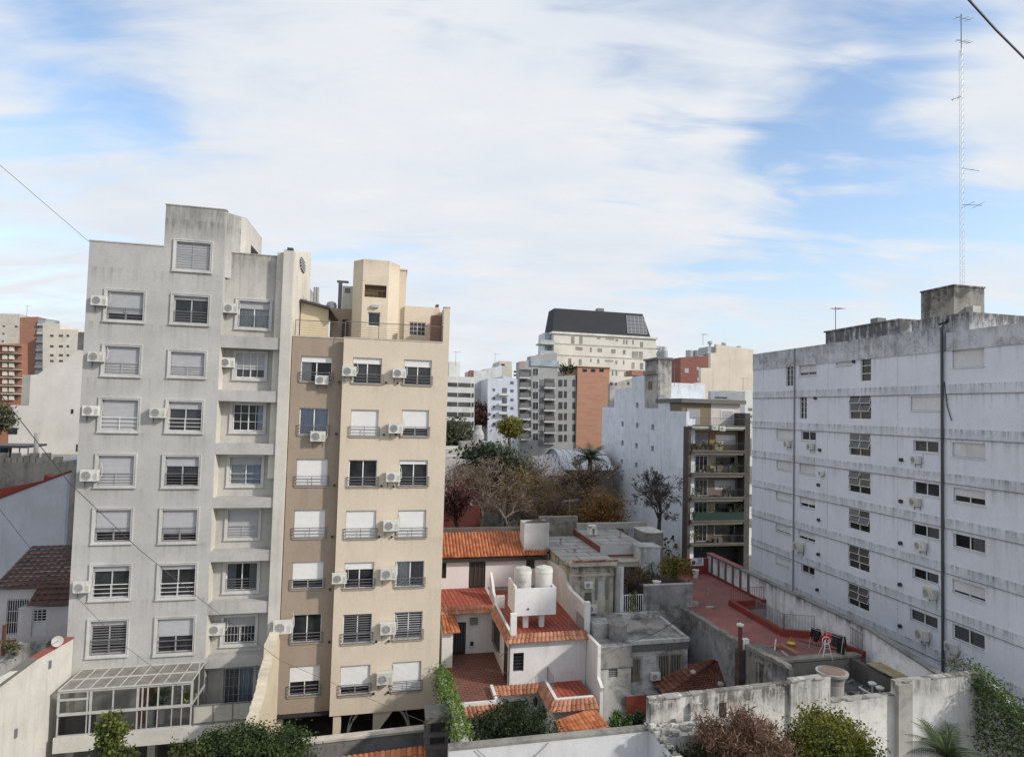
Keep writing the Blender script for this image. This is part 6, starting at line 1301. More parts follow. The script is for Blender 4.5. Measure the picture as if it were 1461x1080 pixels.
def old_houses():
    fr = FH; U = lambda x, y, v: fr.uw(x, y, v); zb, zr = 5.2, 8.4
    w0 = U(840, 874, zb)[1]; u0 = HU1 + .26; u1 = fr.uv(875, 840, w0)[0]; wB = U(800, 766, zr)[1]
    zr = fr.uv(830, 812, w0)[1] + .25
    t = thing('house', 'old cream stained house with broken red coping and slab roof', 'house', fr.P((u0 + u1) / 2, w0 + 2, 0))
    hw = fr.box((853, 827, 864, 851), w0); m = MB(fr); m.wall(u0, u1, 0, zr, [hw], w0, .3); m.box(u0, u1, w0 + .303, wB, 0, zr - .01); m.build('wall', pl('old_cream', (.50, .465, .38), (.10, .09, .075), amt=.7, streak=.8, var=.12, top=(zr, 1.1, .7)), t)
    o = MB(fr).box(hw[0], hw[1], w0 + .12, w0 + .18, hw[2], hw[3]).build('window', pl('pale_blind', (.5, .5, .49)), t); m = MB(fr); m.box(hw[0] - .2, hw[0] - .003, w0 - .04, w0 + .02, hw[2] - .2, hw[3] + .15); m.box(hw[1] + .003, hw[1] + .2, w0 - .04, w0 + .02, hw[2] - .2, hw[3] + .15); m.build('window_surround', pl('old_dark', (.2, .19, .17), amt=.5), o)
    m = MB(fr); m.box(u0 - .1, u1 + .1, w0 - .3, w0 + .3, zr + .0, zr + .28); m.box(u0, u1, w0 - .15, w0 - .003, zr - .7, zr - .55); m.build('cornice', pl('old_cornice', (.48, .45, .38), (.12, .11, .09), amt=.6, streak=.3), t)
    m = MB(fr); random.seed(5)
    for k in range(26): u = u0 + (u1 - u0) * (k + random.random()) / 26; m.box(u, u + random.uniform(.15, .4), w0 - .32, w0 - .05, zr + .282, zr + .282 + random.uniform(.04, .16))
    m.build('broken_tiles', island('broken_red', (.20, .05, .03), (.42, .26, .17)), t)
    m = MB(fr); m.box(u0 - .2, u1 + .4, w0 + .303, wB, zr, zr + .06); m.build('roof', SLABS, t)
    ac(fr, (833, 829, 846.5, 839), w0, 'old white air conditioner on the cream stained wall', 'air conditioners on the grey houses')
    m = MB(fr); a, b = fr.uv(839, 845, w0), fr.uv(838, 866, w0); m.quad([(a[0] - .3, w0 - .004, b[1]), (a[0] + .3, w0 - .004, b[1]), (a[0] + .25, w0 - .004, a[1]), (a[0] - .25, w0 - .004, a[1])]); m.build('stain_streak', pl('soot', (.12, .115, .1), amt=.4), t)
    ac(fr, (838, 862, 849, 874), w0 - .4, 'white box unit standing below the cream stained wall by the railing', 'air conditioners on the grey houses')
    # stone wall behind
    wS = U(790, 765, zr)[1] + .3; a = fr.uv(770, 750, wS)[0]; b = fr.uv(824, 750, wS)[0]; v1 = fr.uv(800, 737, wS)[1]
    MB(fr).box(a, b, wS, wS + .5, 0, v1).build('stone_wall', pl('old_stone', (.24, .225, .2), (.07, .067, .06), amt=.8, streak=.5, bump=.6), None, 'dark rough stone wall behind the slab roof', 'wall')
    # second slab roofed house (grey fascia)
    z2 = zr + .55; c = U(857, 779.5, z2); d = U(921, 777, z2); e = U(828, 757, z2)
    ua, ub, wf, wr = c[0], d[0], (c[1] + d[1]) / 2, e[1] + 1
    q = thing('house', 'low house with pale grey fascia and slab roof under the bare tree', 'house', fr.P((ua + ub) / 2, wf + 2, 0))
    MB(fr).box(ua, ub, wf, wr, 0, z2 - .004).build('wall', pl('fascia_grey', (.42, .42, .41), (.15, .145, .14), amt=.35, streak=.3), q); MB(fr).box(ua + .05, ub - .05, wf + .1, wr - .1, z2 - .002, z2 + .03).build('roof', SLABS, q)
    m = MB(fr); m.box(ua - .04, ua - .003, wf - .02, wr, z2 - .7, z2 - .02); m.box(ua - .04, ub, wf - .06, wf - .003, z2 - .78, z2 - .66); m.build('red_edge', plain('dull_red', (.16, .045, .035), .9), q)
    MB(fr).box(ua - .3, ub + .3, wf - 1.2, wf - .08, z2 - 1.3, z2 - .9).build('cream_ledge', pl('cream_ledge', (.48, .44, .36), amt=.4), q)
    wq = wr - .5; m = MB(fr); h = fr.box((828, 748, 918, 758), wq)
    for k in range(5): uu = h[0] + (h[1] - h[0]) * k / 4; m.box(uu - .3, uu + .3, wq, wq + .3, z2 + .03, h[3] - .1)
    m.box(h[0] - .3, h[1] + .3, wq - .03, wq + .33, h[3] - .1, h[3] + .08); m.box(h[0], h[1], wq - .02, wq + .32, z2 + .031, z2 + .35); m.build('balustrade', pl('balus', (.36, .35, .32), amt=.5, streak=.5), q)
    u, v = fr.uv(846, 757, wf + 3.5); h = fr.box((841.5, 750.5, 852, 763), wf + 3.5); m = MB(fr); m.box(h[0], h[0] + .2, wf + 3.5, wf + 4.2, h[2], h[3]); m.box(h[1] - .2, h[1], wf + 3.5, wf + 4.2, h[2], h[3]); m.box(h[0], h[1], wf + 3.5, wf + 4.2, h[3] - .2, h[3] + .002); m.build('roof_stand', AC_WHITE, None, 'white arched stand on the roof near the stone wall', 'stand')
    # dark concrete box and white corrugated box
    for (b_, w_, dp, mt, lab, nm_) in (((921, 761, 946, 781), wf + 1.0, 2.5, pl('dark_box', (.19, .185, .175), (.06, .06, .055), amt=.6, streak=.6), 'dark concrete box at the foot of the bare tree', 'concrete_box'), ((914, 782, 942, 800), wf - 1.5, 1.6, pl('white_corr', (.50, .50, .50), (.2, .2, .2), amt=.5, streak=.9), 'white streaky box below the dark concrete box', 'storage_box')):
        h = fr.box(b_, w_); e = thing(nm_, lab, 'box', fr.P((h[0] + h[1]) / 2, w_, h[2])); MB(fr).box(h[0], h[1], w_, w_ + dp, 0, h[3]).build('body', mt, e); MB(fr).box(h[0] - .06, h[1] + .06, w_ - .06, w_ + dp + .05, h[3] + .001, h[3] + .08).build('lid', CONCL, e)
    # courtyard: white side wall with slanted head, back wall, door with round window, fence
    zc = zb; P = [(875, 812), (884.5, 807), (885, 878), (874, 872)]
    uw_ = U(884.5, 878, zc); us = uw_[0]; pr = [fr.wv(x, y, us) for x, y in ((875.5, 812), (880, 808), (884.5, 807.5))]
    wa = max(p[0] for p in pr); MB(fr).prism_s([(uw_[1], 0), (uw_[1], pr[2][1]), (pr[1][0], pr[1][1]), (wa, pr[0][1]), (wa, 0)], us, us + .22).build('side_wall', pl('court_white', (.62, .62, .62), amt=.3, streak=.4), None, 'narrow white wall with slanted head beside the courtyard fence', 'wall')
    wk = uw_[1] + 4.5; uk0 = us + .3; uk1 = fr.uv(930, 830, wk)[0]; vk = fr.uv(900, 805, wk)[1]
    k = thing('courtyard_house', 'pale courtyard wall with round window door behind the white fence', 'outbuilding', fr.P((uk0 + uk1) / 2, wk, 0)); MB(fr).box(uk0, uk1, wk, wk + 2, 0, vk).build('wall', pl('court_wall', (.52, .51, .50), amt=.4, streak=.6), k)
    h = fr.box((889, 809, 901, 843), wk); o = MB(fr).box(h[0], h[1], wk - .06, wk - .003, h[2], h[3]).build('door', pl('court_door', (.55, .54, .54), amt=.3), k)
    u, v = fr.uv(895, 815.5, wk - .07); m = MB(); m.face([fr.P(u + .28 * math.cos(6.283 * i / 16), wk - .07, v + .28 * math.sin(6.283 * i / 16)) for i in range(16)]); m.build('round_window', BLACK, o)
    MB(fr).box(uk0 - .2, uk0 + .25, wk - .25, wk - .01, h[2], vk - .2).build('dark_gap', INTERIOR, k)  # shade of the gap drawn as a near-black box
    m = MB(fr); m.prism_f([(uk1 - 1.3, vk - .9), (uk1 + 1.4, vk - 1.6), (uk1 + 1.4, vk - 1.3), (uk1 - 1.3, vk - .2)], wk - 1.2, wk - .2); m.build('white_sheet', pl('white_sheet', (.58, .60, .61), amt=.3), k)
    MB(fr).box(us + .22, fr.uv(925, 870, uw_[1])[0], uw_[1] + .1, wk, zc - .5, zc).build('courtyard_floor', ROOF, None, kind='structure')
    f0 = us + .22; f1 = fr.uv(917, 862, uw_[1])[0]; vt = fr.uv(900, 848.5, uw_[1])[1]; m = MB(); fence(m, [fr.P(f0, uw_[1], zc), fr.P(f1, uw_[1], zc)], vt - zc, .16, .022, .035); m.build('fence', WHITE_ALU, None, 'white barred courtyard fence on the grey roof edge', 'fence')
    m = MB(fr); m.box(f0, f0 + 1.6, uw_[1] + 1.3, uw_[1] + 1.6, zc, vt - .4); m.build('dark_cabinet', plain('dk_cab', (.05, .055, .05), .7), None, 'dark cabinet behind the white courtyard fence', 'cabinet')
    MB(fr).box(f0 - .3, fr.uv(945, 878, uw_[1])[0], uw_[1] - .4, uw_[1] + .0, zc - 1.5, zc - .004).build('ledge', CONCL, None, 'pale ledge carrying the white courtyard fence', 'ledge')
    # planter wall and mottled wall
    wp = uw_[1] - .2; h = fr.box((919.5, 836, 988, 859), wp); MT = pl('mottled_wall', (.36, .35, .335), (.085, .08, .075), amt=1.0, streak=.7, var=.2)
    p = thing('planter', 'mouldy concrete planter with shrubs behind the grey flat roof', 'planter', fr.P((h[0] + h[1]) / 2, wp, zc)); MB(fr).box(h[0], h[1], wp, wp + .2, h[2], h[3]).build('front', pl('planter_dark', (.27, .26, .26), (.07, .068, .065), amt=.7, streak=.8, var=.2), p); MB(fr).box(h[0] - .03, h[1] + .03, wp - .04, wp + .24, h[3], h[3] + .07).build('rim', pl('planter_rim', (.46, .40, .36), amt=.4), p)
    MB(fr).box(h[0], h[1], wp + .202, wp + 3.2, 0, h[3] - .12).build('soil', plain('soil', (.045, .03, .022), .95), p)
    MB(fr).box(h[0], h[0] + 1.3, wp + .05, wp + .3, zc - 1, h[2] - .003).build('white_base', CONCL, p)
    a = fr.uv(942, 870, wp)[0]; 
    MB(fr).box(a, h[1] + .5, wp + .0, wp + .3, 0, h[2] - .003).build('wall', MT, None, 'mottled grey wall below the planter', 'wall')
    pts = np.concatenate([clumps(fr.P(h[0] + (h[1] - h[0]) * x, wp + 1.0, h[3] + z), (r, .8, r * .9), 14, 26, .35) for x, z, r in ((.72, .6, .8), (.88, .7, .9), (.6, .9, .7), (.80, 1.3, .6))])
    leaf_mesh('planter_shrub', pts, .2, leafm('olive', (.06, .07, .012), (.22, .19, .04), 1.0), None, label='yellowish green shrub at the right end of the concrete planter', cat='shrub')
    pts = clumps(fr.P(h[0] + .0, wp + 1.4, h[3] + .1), (.9, .7, .9), 18, 22, .3); leaf_mesh('rust_shrub', pts, .18, leafm('rustleaf', (.06, .03, .01), (.13, .08, .03), 1.5), None, label='russet shrub at the left end of the concrete planter', cat='shrub')
    pts = clumps(fr.P(h[0] - .7, wp + .25, zc + .9), (.3, .2, .9), 12, 20, .3); leaf_mesh('fence_creeper', pts, .16, leafm('limeleaf', (.09, .13, .02), (.22, .24, .04), 1.5), None, label='lime green creeper on the right end of the white fence', cat='creeper')
    pts = clumps(fr.P(h[0] + 1.3, wp + 1.9, h[3] + .5), (.9, .6, .6), 14, 20, .3); leaf_mesh('grey_shrub', pts, .18, leafm('greygreen', (.04, .06, .045), (.12, .16, .12), 1.5), None, label='grey green shrub in the middle of the concrete planter', cat='shrub')
    u, v = fr.uv(937, 831, wp + .6); 
    e = MB().lathe(fr.P(u, wp + .6, h[3] - .15), [(.2, 0), (.32, .3), (.28, .3)], 12).build('bowl', AC_WHITE, None, 'white bowl on the planter soil', 'bowl')
    return h[1], wp, zb
PLU1, PLW, ZB = old_houses()
# ================================================================ red roof terrace, long party wall, dark wall
def red_terrace():
    fr = FH; z = 5.6; U = lambda x, y, v=z: fr.uw(x, y, v)
    RED = pl('red_deck', (.25, .088, .075), (.12, .07, .062), amt=.9, streak=.0, var=.2, bump=.1); REDD = pl('red_paint', (.21, .032, .025), (.08, .02, .018), amt=.35, streak=.3)
    pb = U(1012.5, 818.5); uP = (fr.uw(1090, 862, z)[0] + pb[0]) / 2; wB = pb[1]
    c1 = U(1040, 864); c2 = U(1117.5, 908); c3 = U(1163, 912); c4 = U(1232, 938); c5 = U(1139, 944.5); w_in = U(1090, 862)[1]
    uD = fr.uw(1066, 919, 5.9)[0]; uK = (c1[0] + c2[0]) / 2
    g0 = U(1129, 950, 5.4); g1 = U(1213, 942, 5.4); w_ = (g0[1] + g1[1]) / 2
    poly = [(uD, wB), (uP, wB), (uP, w_in), (uK, w_in), (uK, c2[1]), (c3[0], c3[1]), (c4[0], c4[1]), (c4[0], w_ + .36), (uD, w_ + .36)]
    t = thing('roof_terrace', 'dull red painted roof terrace with red kerbs and a light well', 'terrace', fr.P((uD + uP) / 2, wB / 2, 0))
    MB(fr).prism_h(poly, 0, z).build('deck', RED, t)
    h = fr.uv(995, 797, wB)[1]; MB(fr).box(PLU1 - 1.0, uP + .1, wB, wB + .25, z, h).build('end_wall', REDD, t)
    m = MB(fr); m.box(uK - .05, uK + .22, c2[1], w_in + .2, z + .002, z + .38); m.box(uK + .223, uP, w_in - .06, w_in + .2, z + .002, z + .33)
    m.build('kerb', REDD, t); m = MB(fr)
    d = (V((c3[0], c3[1])) - V((uK, c2[1]))).normalized() * .0
    m.prism_h([(uK, c2[1] - .0), (c3[0], c3[1]), (c3[0] + .05, c3[1] + .22), (uK + .22, c2[1] + .1)], z + .002, z + .42); m.prism_h([(c3[0], c3[1]), (c4[0], c4[1]), (c4[0] + .25, c4[1] + .1), (c3[0] + .2, c3[1] + .2)], z + .002, z + .30); m.build('kerb', REDD, t)
    m = MB(fr); m.box(uP - .06, uP - .003, w_in, wB, z + .002, z + .2); m.build('skirting', REDD, t)
    MB(fr).box(uK + .4, uP - .01, w_in + .0, w_in + .1, 0, z - .3).build('well_wall', pl('well_white', (.45, .45, .42), amt=.5, streak=.5), t)
    MB(fr).box(uK + .5, uP, w_in - 2.2, w_in - .003, z - 1.6, z - 1.5).build('well_awning', plain('well_green', (.10, .12, .07), .8), t)
    # railings
    m = MB(); fence(m, [fr.P(uK + .1, w_in - 3.2, z + .38), fr.P(uK + .1, c2[1], z + .40), fr.P(c3[0], c3[1] + .1, z + .42)], .95, .17, .014, .02); m.build('well_railing', IRON, None, 'grey iron railing around the light well of the red terrace', 'railing')
    m = MB(); fence(m, [fr.P(c3[0] + 1.3, c3[1] - .75, z + .3), fr.P(c4[0], c4[1] + .1, z + .3)], .95, .17, .014, .02); m.build('end_railing', IRON, None, 'short iron railing right of the clothes line on the red terrace', 'railing')
    m = MB(); fence(m, [fr.P(uK + .1, w_in + .1, z + .35), fr.P(uP - .1, w_in + .1, z + .35)], .85, .18, .012, .016); m.build('far_railing', plain('rail_red', (.12, .05, .045), .7), None, 'thin reddish railing at the far side of the light well', 'railing')
    # banner with dark round emblem and two digits
    hb = fr.box((985.5, 796.5, 1003.5, 806.5), wB - .02); q = thing('banner', 'white banner with dark round emblem and blue lettering on the red end wall', 'banner', fr.P((hb[0] + hb[1]) / 2, wB - .03, hb[2]))
    MB(fr).box(hb[0], hb[1], wB - .04, wB - .005, hb[2], hb[3]).build('cloth', plain('banner_white', (.66, .66, .68), .8), q)
    W_, H_ = hb[1] - hb[0], hb[3] - hb[2]; c = (hb[0] + W_ * .22, hb[2] + H_ * .42); m = MB()
    m.face([fr.P(c[0] + .17 * W_ / 1.1 * math.cos(6.283 * k / 18), wB - .046, c[1] + .17 * W_ / 1.1 * math.sin(6.283 * k / 18)) for k in range(18)]); m.build('emblem', plain('emblem', (.06, .075, .08), .7), q)
    m = MB(fr)
    def stroke(x0, y0, x1, y1): m.box(hb[0] + W_ * x0, hb[0] + W_ * x1, wB - .048, wB - .042, hb[2] + H_ * y0, hb[2] + H_ * y1)
    # "40" over two short lines
    stroke(.55, .66, .585, .92); stroke(.55, .62, .68, .67); stroke(.64, .5, .68, .92); stroke(.72, .5, .755, .92); stroke(.83, .5, .865, .92); stroke(.755, .87, .83, .92); stroke(.755, .5, .83, .55); stroke(.42, .36, .84, .42); stroke(.46, .22, .80, .28); m.build('lettering', plain('banner_ink', (.03, .05, .10), .7), q)
    # bucket
    u, w = U(990, 823); MB().lathe(fr.P(u, w - .3, z), [(.2, 0), (.27, .62), (.29, .66), (.22, .66)], 14).build('bucket', AC_WHITE, None, 'white bucket at the far end of the red terrace', 'bucket')
    u, w = U(1012, 867); MB().tube([fr.P(u - .3, w, z + .06), fr.P(u + .35, w - .15, z + .08)], .07, 5).build('grey_offcut', CONCL, None, 'small pale offcut lying on the red terrace', 'offcut')
    # ---- long party wall along the slab block
    uW = uP + .02; zt = 7.15; a = fr.wv(1013, 793, uW); b = fr.wv(1237, 898, uW); e = fr.wv(1338, 964, uW)
    t = thing('party_wall', 'long white party wall with black mould streaks beside the slab block', 'wall', fr.P(uW, (a[0] + e[0]) / 2, 0))
    PW = pl('mouldy_white', (.72, .725, .74), (.05, .05, .048), amt=.34, streak=.5, top=(zt + .1, 1.1, .9), var=.08)
    MB(fr).prism_s([(wB + .25, 0), (wB + .25, a[1]), b, (e[0], e[1]), (e[0], 0)], uW, uW + .35).build('wall', PW, t)
    m = MB(fr); m.prism_s([(wB + .3, a[1] + .003), (wB + .3, a[1] + .1), (b[0], b[1] + .1), (e[0], e[1] + .1), (e[0], e[1] + .003), (b[0], b[1] + .003)], uW - .04, uW + .40); m.build('coping', pl('mould_coping', (.20, .195, .185), (.08, .078, .07), amt=.8), t)
    m = MB(fr); m.prism_s([(wB + .3, a[1] + .104), (wB + .3, a[1] + .16), (wB - 5, a[1] + .15), (wB - 5, a[1] + .104)], uW - .09, uW + .5); m.build('red_coping', plain('red_cop2', (.24, .085, .08), .85), t)
    # piers dark streaks
    for k in range(6):
        w = wB - .8 - k * 1.15; MB(fr).box(uW - .05, uW - .003, w, w + .28, z + .2, a[1]).build('pier', pl('black_pier', (.09, .088, .082), amt=.6, streak=.7), t)
    # sloping ledge between the wall and the slab block
    uF = uW + 2.6; MB(fr).prism_h([(uW + .35, wB), (uF + 1.6, wB), (uF + 1.6, e[0] - 3), (uW + .35, e[0] - 3)], 0, 3.0).build('side_passage', ROOF, None, kind='structure')
    # ---- mouldy dark wall on the left of the terrace, facing the grey houses
    P = [(978, 868), (1009, 886), (1040, 905), (1066, 920), (1100, 936), (1128, 951)]
    pr = [fr.wv(x, y, uD) for x, y in P]; t = thing('long_wall', 'long dark mould blackened wall below the red terrace', 'wall', fr.P(uD, pr[2][0], 0))
    pts = [(pr[0][0] + 1.0, 0), (pr[0][0] + 1.0, pr[0][1])] + pr + [(pr[-1][0] - .3, pr[-1][1]), (pr[-1][0] - .3, 0)]
    MB(fr).prism_s(pts, uD - .3, uD - .003).build('wall', pl('black_wall', (.30, .30, .31), (.055, .054, .052), amt=.75, streak=.55, top=(6.2, 2.5, .8), var=.2), t)
    m = MB(fr); random.seed(3)
    for (p, q) in zip(pr, pr[1:]):
        for k in range(4): s = k / 4; m.box(uD - .32, uD + .05, p[0] + (q[0] - p[0]) * (s + .26), p[0] + (q[0] - p[0]) * s, p[1] + (q[1] - p[1]) * s - .08, p[1] + (q[1] - p[1]) * (s + .25) + random.uniform(.02, .12))
    m.build('rough_top', pl('rough_top', (.20, .19, .17), amt=.7), t)
    # brown pier and chimney pipe
    u, v = fr.uv(1072, 925, pr[3][0]); ww = pr[3][0] - .25
    h = fr.box((1069, 926, 1078, 975), ww); q = thing('chimney', 'brown painted chimney shaft with metal cowl against the dark wall', 'chimney', fr.P((h[0] + h[1]) / 2, ww, 2)); MB(fr).box(uD - .72, uD - .31, ww - .1, ww + .35, 1.5, h[3]).build('shaft', pl('brown_shaft', (.06, .032, .025), amt=.4), q)
    c = fr.P(uD - .55, ww + .1, h[3]); vt = fr.uv(1067, 893, ww)[1]; MB().tube([c, c + V((0, 0, vt - h[3]))], .12, 8).build('flue', plain('rust2', (.12, .04, .03), .7), q); MB().lathe(c + V((0, 0, vt - h[3])), [(.2, 0), (.22, .1), (.05, .18)], 12).build('cowl', AC_WHITE, q); MB(fr).box(uD - .42, uD - .02, ww - .02, ww + .3, h[3] + .002, h[3] + .55).build('white_box', AC_WHITE, q)
    MB(fr).box(uD - .36, uD - .302, ww - 1.3, ww - .5, 2, h[3] - .2).build('tan_panel', pl('tan_panel', (.20, .18, .15), amt=.6), q)
    # lower flat roof with debris in front
    g0 = U(1129, 950, 5.4); g1 = U(1213, 942, 5.4); w_ = (g0[1] + g1[1]) / 2
    q = thing('roof_parapet', 'mossy concrete parapet at the near edge of the red terrace', 'parapet', fr.P((g0[0] + g1[0]) / 2, w_, 0)); MB(fr).box(uD - .3, c4[0] + .3, w_ - .05, w_ + .35, 0, 5.55).build('wall', pl('mossy', (.22, .215, .18), (.06, .06, .05), amt=.7, streak=.6), q); MB(fr).box(uD - .35, c4[0] + .32, w_ - .10, w_ + .45, 5.606, 5.74).build('slab', pl('mossy_top', (.25, .235, .20), (.08, .08, .06), amt=.7), q)
    RF = pl('bitumen', (.075, .075, .075), (.16, .155, .14), amt=.5, streak=0)
    zz = 4.55; MB(fr).box(g0[0] + 1.0, g1[0] + 2.4, w_ - 4.6, w_ - .06, 0, zz).build('bitumen_roof', RF, None, 'low black bitumen roof with scattered debris behind the stained wall', 'roof')
    ud = g1[0] + 1.0 ; u_a = fr.uw(1216, 944, 5.6)[0]
    q = thing('dark_parapet', 'black parapet with corrugated tan sheet laid over it', 'parapet', fr.P(u_a + 1, w_ - 2, 0)); MB(fr).box(u_a + .3, u_a + .6, w_ - 4.4, w_ - .12, 0, 5.6).build('wall', pl('black_par', (.07, .068, .062), (.16, .155, .14), amt=.4, streak=.5), q)
    TAN = island('tan_sheet', (.25, .20, .11), (.36, .29, .17)); m = MB()
    tiles(m, fr.P(u_a + .35, w_ - 1.2, 5.75), fr.P(u_a + .35, w_ - 3.7, 5.75), fr.P(u_a + 2.3, w_ - 1.2, 5.62), fr.P(u_a + 2.3, w_ - 3.7, 5.62), pitch=.22, row=3, r=.04); m.build('corrugated_sheet', TAN, q)
    for k, (dx, dz) in enumerate(((-.35, 0), (.35, -.0))):
        MB().lathe(fr.P(u_a - .1, w_ - 2.3 - k * .55, zz), [(.05, 0), (.05, .5), (.2, .5), (.22, .6), (.1, .66)], 12).build('mushroom_vent', AC_WHITE, None, ('far one of two white mushroom vents by the black parapet', 'near one of two white mushroom vents by the black parapet')[k], 'vent', 'white mushroom vents')
    m = MB(); m.tube([fr.P(u_a - .35, w_ - 1.6, zz + .1), fr.P(u_a - .3, w_ - 3.2, zz + .1)], .06, 6); m.build('white_pipe', AC_WHITE, None, 'white pipe lying along the black parapet', 'pipe')
    # big round tank
    ww = w_ - 2.3; a_ = fr.uv(1168.5, 958, ww)[0]; b_ = fr.uv(1205.5, 958, ww)[0]; r = (b_ - a_) / 2; v1 = fr.uv(1187, 957, ww)[1]; v0 = fr.uv(1187, 993, ww)[1]
    q = thing('water_tank', 'tapered whitish water tank with broken lid behind the stained foreground wall', 'water tank', fr.P((a_ + b_) / 2, ww, v0))
    MB().lathe(q.location, [(r * .70, -.3), (r * .72, (v1 - v0) * .55), (r * .80, (v1 - v0) * .75), (r * .98, v1 - v0 - .12), (r, v1 - v0), (r * .9, v1 - v0)], 26).build('shell', pl('fibro', (.38, .365, .335), (.2, .19, .17), amt=.4, streak=.5), q)
    MB().lathe(q.location, [(r * .88, v1 - v0 - .06), (r * .8, v1 - v0 + .03), (r * .2, v1 - v0 + .08)], 18).build('lid', pl('rubble_lid', (.26, .18, .14), (.1, .08, .07), amt=.7), q)
    random.seed(9); m = MB()
    for k in range(26):
        u = random.uniform(g0[0] + 1.4, g1[0] + .6); w = random.uniform(w_ - 3.2, w_ - .6); a = random.uniform(0, 3); l = random.uniform(.2, .9)
        m.tube([fr.P(u, w, zz + .05), fr.P(u + l * math.cos(a), w + l * math.sin(a), zz + .08)], random.uniform(.03, .10), 4)
    m.build('debris', island('debris', (.10, .095, .09), (.36, .34, .31)), None, 'loose debris strewn on the black bitumen roof', 'debris', None, 'stuff')
    # planks
    for k, (x0, y0, x1, y1) in enumerate(((1094, 923, 1118, 919), (1105, 928, 1107, 912), (1117, 921, 1139, 932), (1115, 929, 1124, 936))):
        A_ = U(x0, y0, 5.75); B_ = U(x1, y1, 5.8); MB().tube([fr.P(*A_, 5.75), fr.P(*B_, 5.8)], .06, 4).build('plank', plain('plank_%d' % k, ((.36, .17, .09), (.42, .36, .29), (.38, .2, .12), (.4, .33, .26))[k], .8), None, ('reddish plank lying across the terrace edge', 'pale batten lying over the reddish plank', 'brown plank slanting towards the mossy parapet', 'short pale batten near the mossy parapet')[k], 'plank')
    MB(fr).box(uD, g0[0] + .0, pr[4][0], pr[3][0] + .5, z + .004, z + .12).build('grey_slab', pl('grey_slab', (.13, .125, .115), amt=.6), None, 'dark grey slab patch at the near corner of the red terrace', 'slab')
    # clothes line with washing
    def TP(x, y, h): u, w = U(x, y); return fr.P(u, w, z + h)
    A_ = TP(1158, 922, 0) ; B_ = TP(1203, 938, 0); e = thing('clothes_rack', 'folding clothes rack with washing on the red terrace', 'clothes rack', A_.lerp(B_, .5))
    m = MB(); Z1 = V((0, 0, 1.15))
    for s in (0, .5, 1): p = A_.lerp(B_, s); m.tube([p + V((.25, .2, 0)), p + Z1], .015, 4); m.tube([p + V((-.25, -.2, 0)), p + Z1], .015, 4)
    for o_ in (-.25, 0, .25): m.tube([A_ + Z1 + V((o_, o_ * .6, 0)), B_ + Z1 + V((o_, o_ * .6, 0))], .012, 4)
    m.build('frame', GREY_ALU, e)
    CL = [('black', (.012, .012, .015)), ('dark navy', (.015, .02, .035)), ('black', (.02, .02, .022)), ('bright red', (.55, .035, .03)), ('red', (.42, .03, .035)), ('charcoal', (.03, .03, .03)), ('black', (.012, .013, .014)), ('dark olive', (.03, .03, .02))]
    labs = ['black sock like garment at the far end of the rack', 'dark navy garment second from the far end of the rack', 'black garment before the red ones on the rack', 'bright red garment lying over the rack', 'darker red garment beside the bright red one', 'charcoal garment after the red ones on the rack', 'black garment near the close end of the rack', 'dark olive long garment at the close end of the rack']
    for k, ((nm_, c), lab) in enumerate(zip(CL, labs)):
        s = (k + .4) / 8; p = A_.lerp(B_, s) + Z1 + V((random.uniform(-.25, .25), random.uniform(-.15, .15), 0)); d = (B_ - A_).normalized(); L = (.5, .6, .7, .45, .5, .7, .8, 1.0)[k]; wd_ = (.18, .25, .3, .45, .5, .35, .4, .45)[k]
        m = MB(); n = 6; out = d.cross(V((0, 0, 1)))
        for i in range(n):
            a0, a1 = i / n, (i + 1) / n; f = lambda a: out * (.07 * math.sin(a * 12 + k))
            for sg in (1, -1):
                q0, q1 = p + d * wd_ * (a0 - .5), p + d * wd_ * (a1 - .5); m.face([q0 + f(a0) * 0, q1, q1 + out * .12 * sg + f(a1) - V((0, 0, L * (1 if sg > 0 else .6))), q0 + out * .12 * sg + f(a0) - V((0, 0, L * (1 if sg > 0 else .6)))])
        m.build('garment', plain('cloth_%d' % k, c, .95), None, lab, 'garment', 'washing on the clothes rack')
    b = TP(1180, 941, 0); e = thing('step_ladder', 'thin white folding stand in front of the washing', 'stand', b); m = MB()
    m.tube([b + V((-.25, 0, 0)), b + V((-.05, .1, 1.05))], .02, 4); m.tube([b + V((.3, 0, 0)), b + V((.1, .1, 1.05))], .02, 4); m.tube([b + V((-.3, .5, 0)), b + V((-.05, .12, 1.05))], .015, 4)
    for h_ in (.3, .6, .9): m.tube([b + V((-.25 + .2 * h_, .05, h_)), b + V((.3 - .2 * h_, .05, h_))], .014, 4)
    m.build('frame', WHITE_ALU, e); m = MB(); c = b + V((.02, .1, 1.0)); m.tube([c + V((.22 * math.cos(6.283 * k / 14), .05, .22 * math.sin(6.283 * k / 14))) for k in range(15)], .02, 4); m.build('ring', WHITE_ALU, e)
    p = TP(1129, 921, 0); m = MB(); m.lathe(p, [(.1, 0), (.24, .16), (.2, .16)], 12); m.tube([p + V((-.2, 0, .14)), p + V((0, 0, .55)), p + V((.2, 0, .14))], .012, 4); m.build('yellow_basin', plain('yellow', (.55, .38, .03), .5), None, 'small yellow basin on the red terrace', 'basin')
red_terrace()
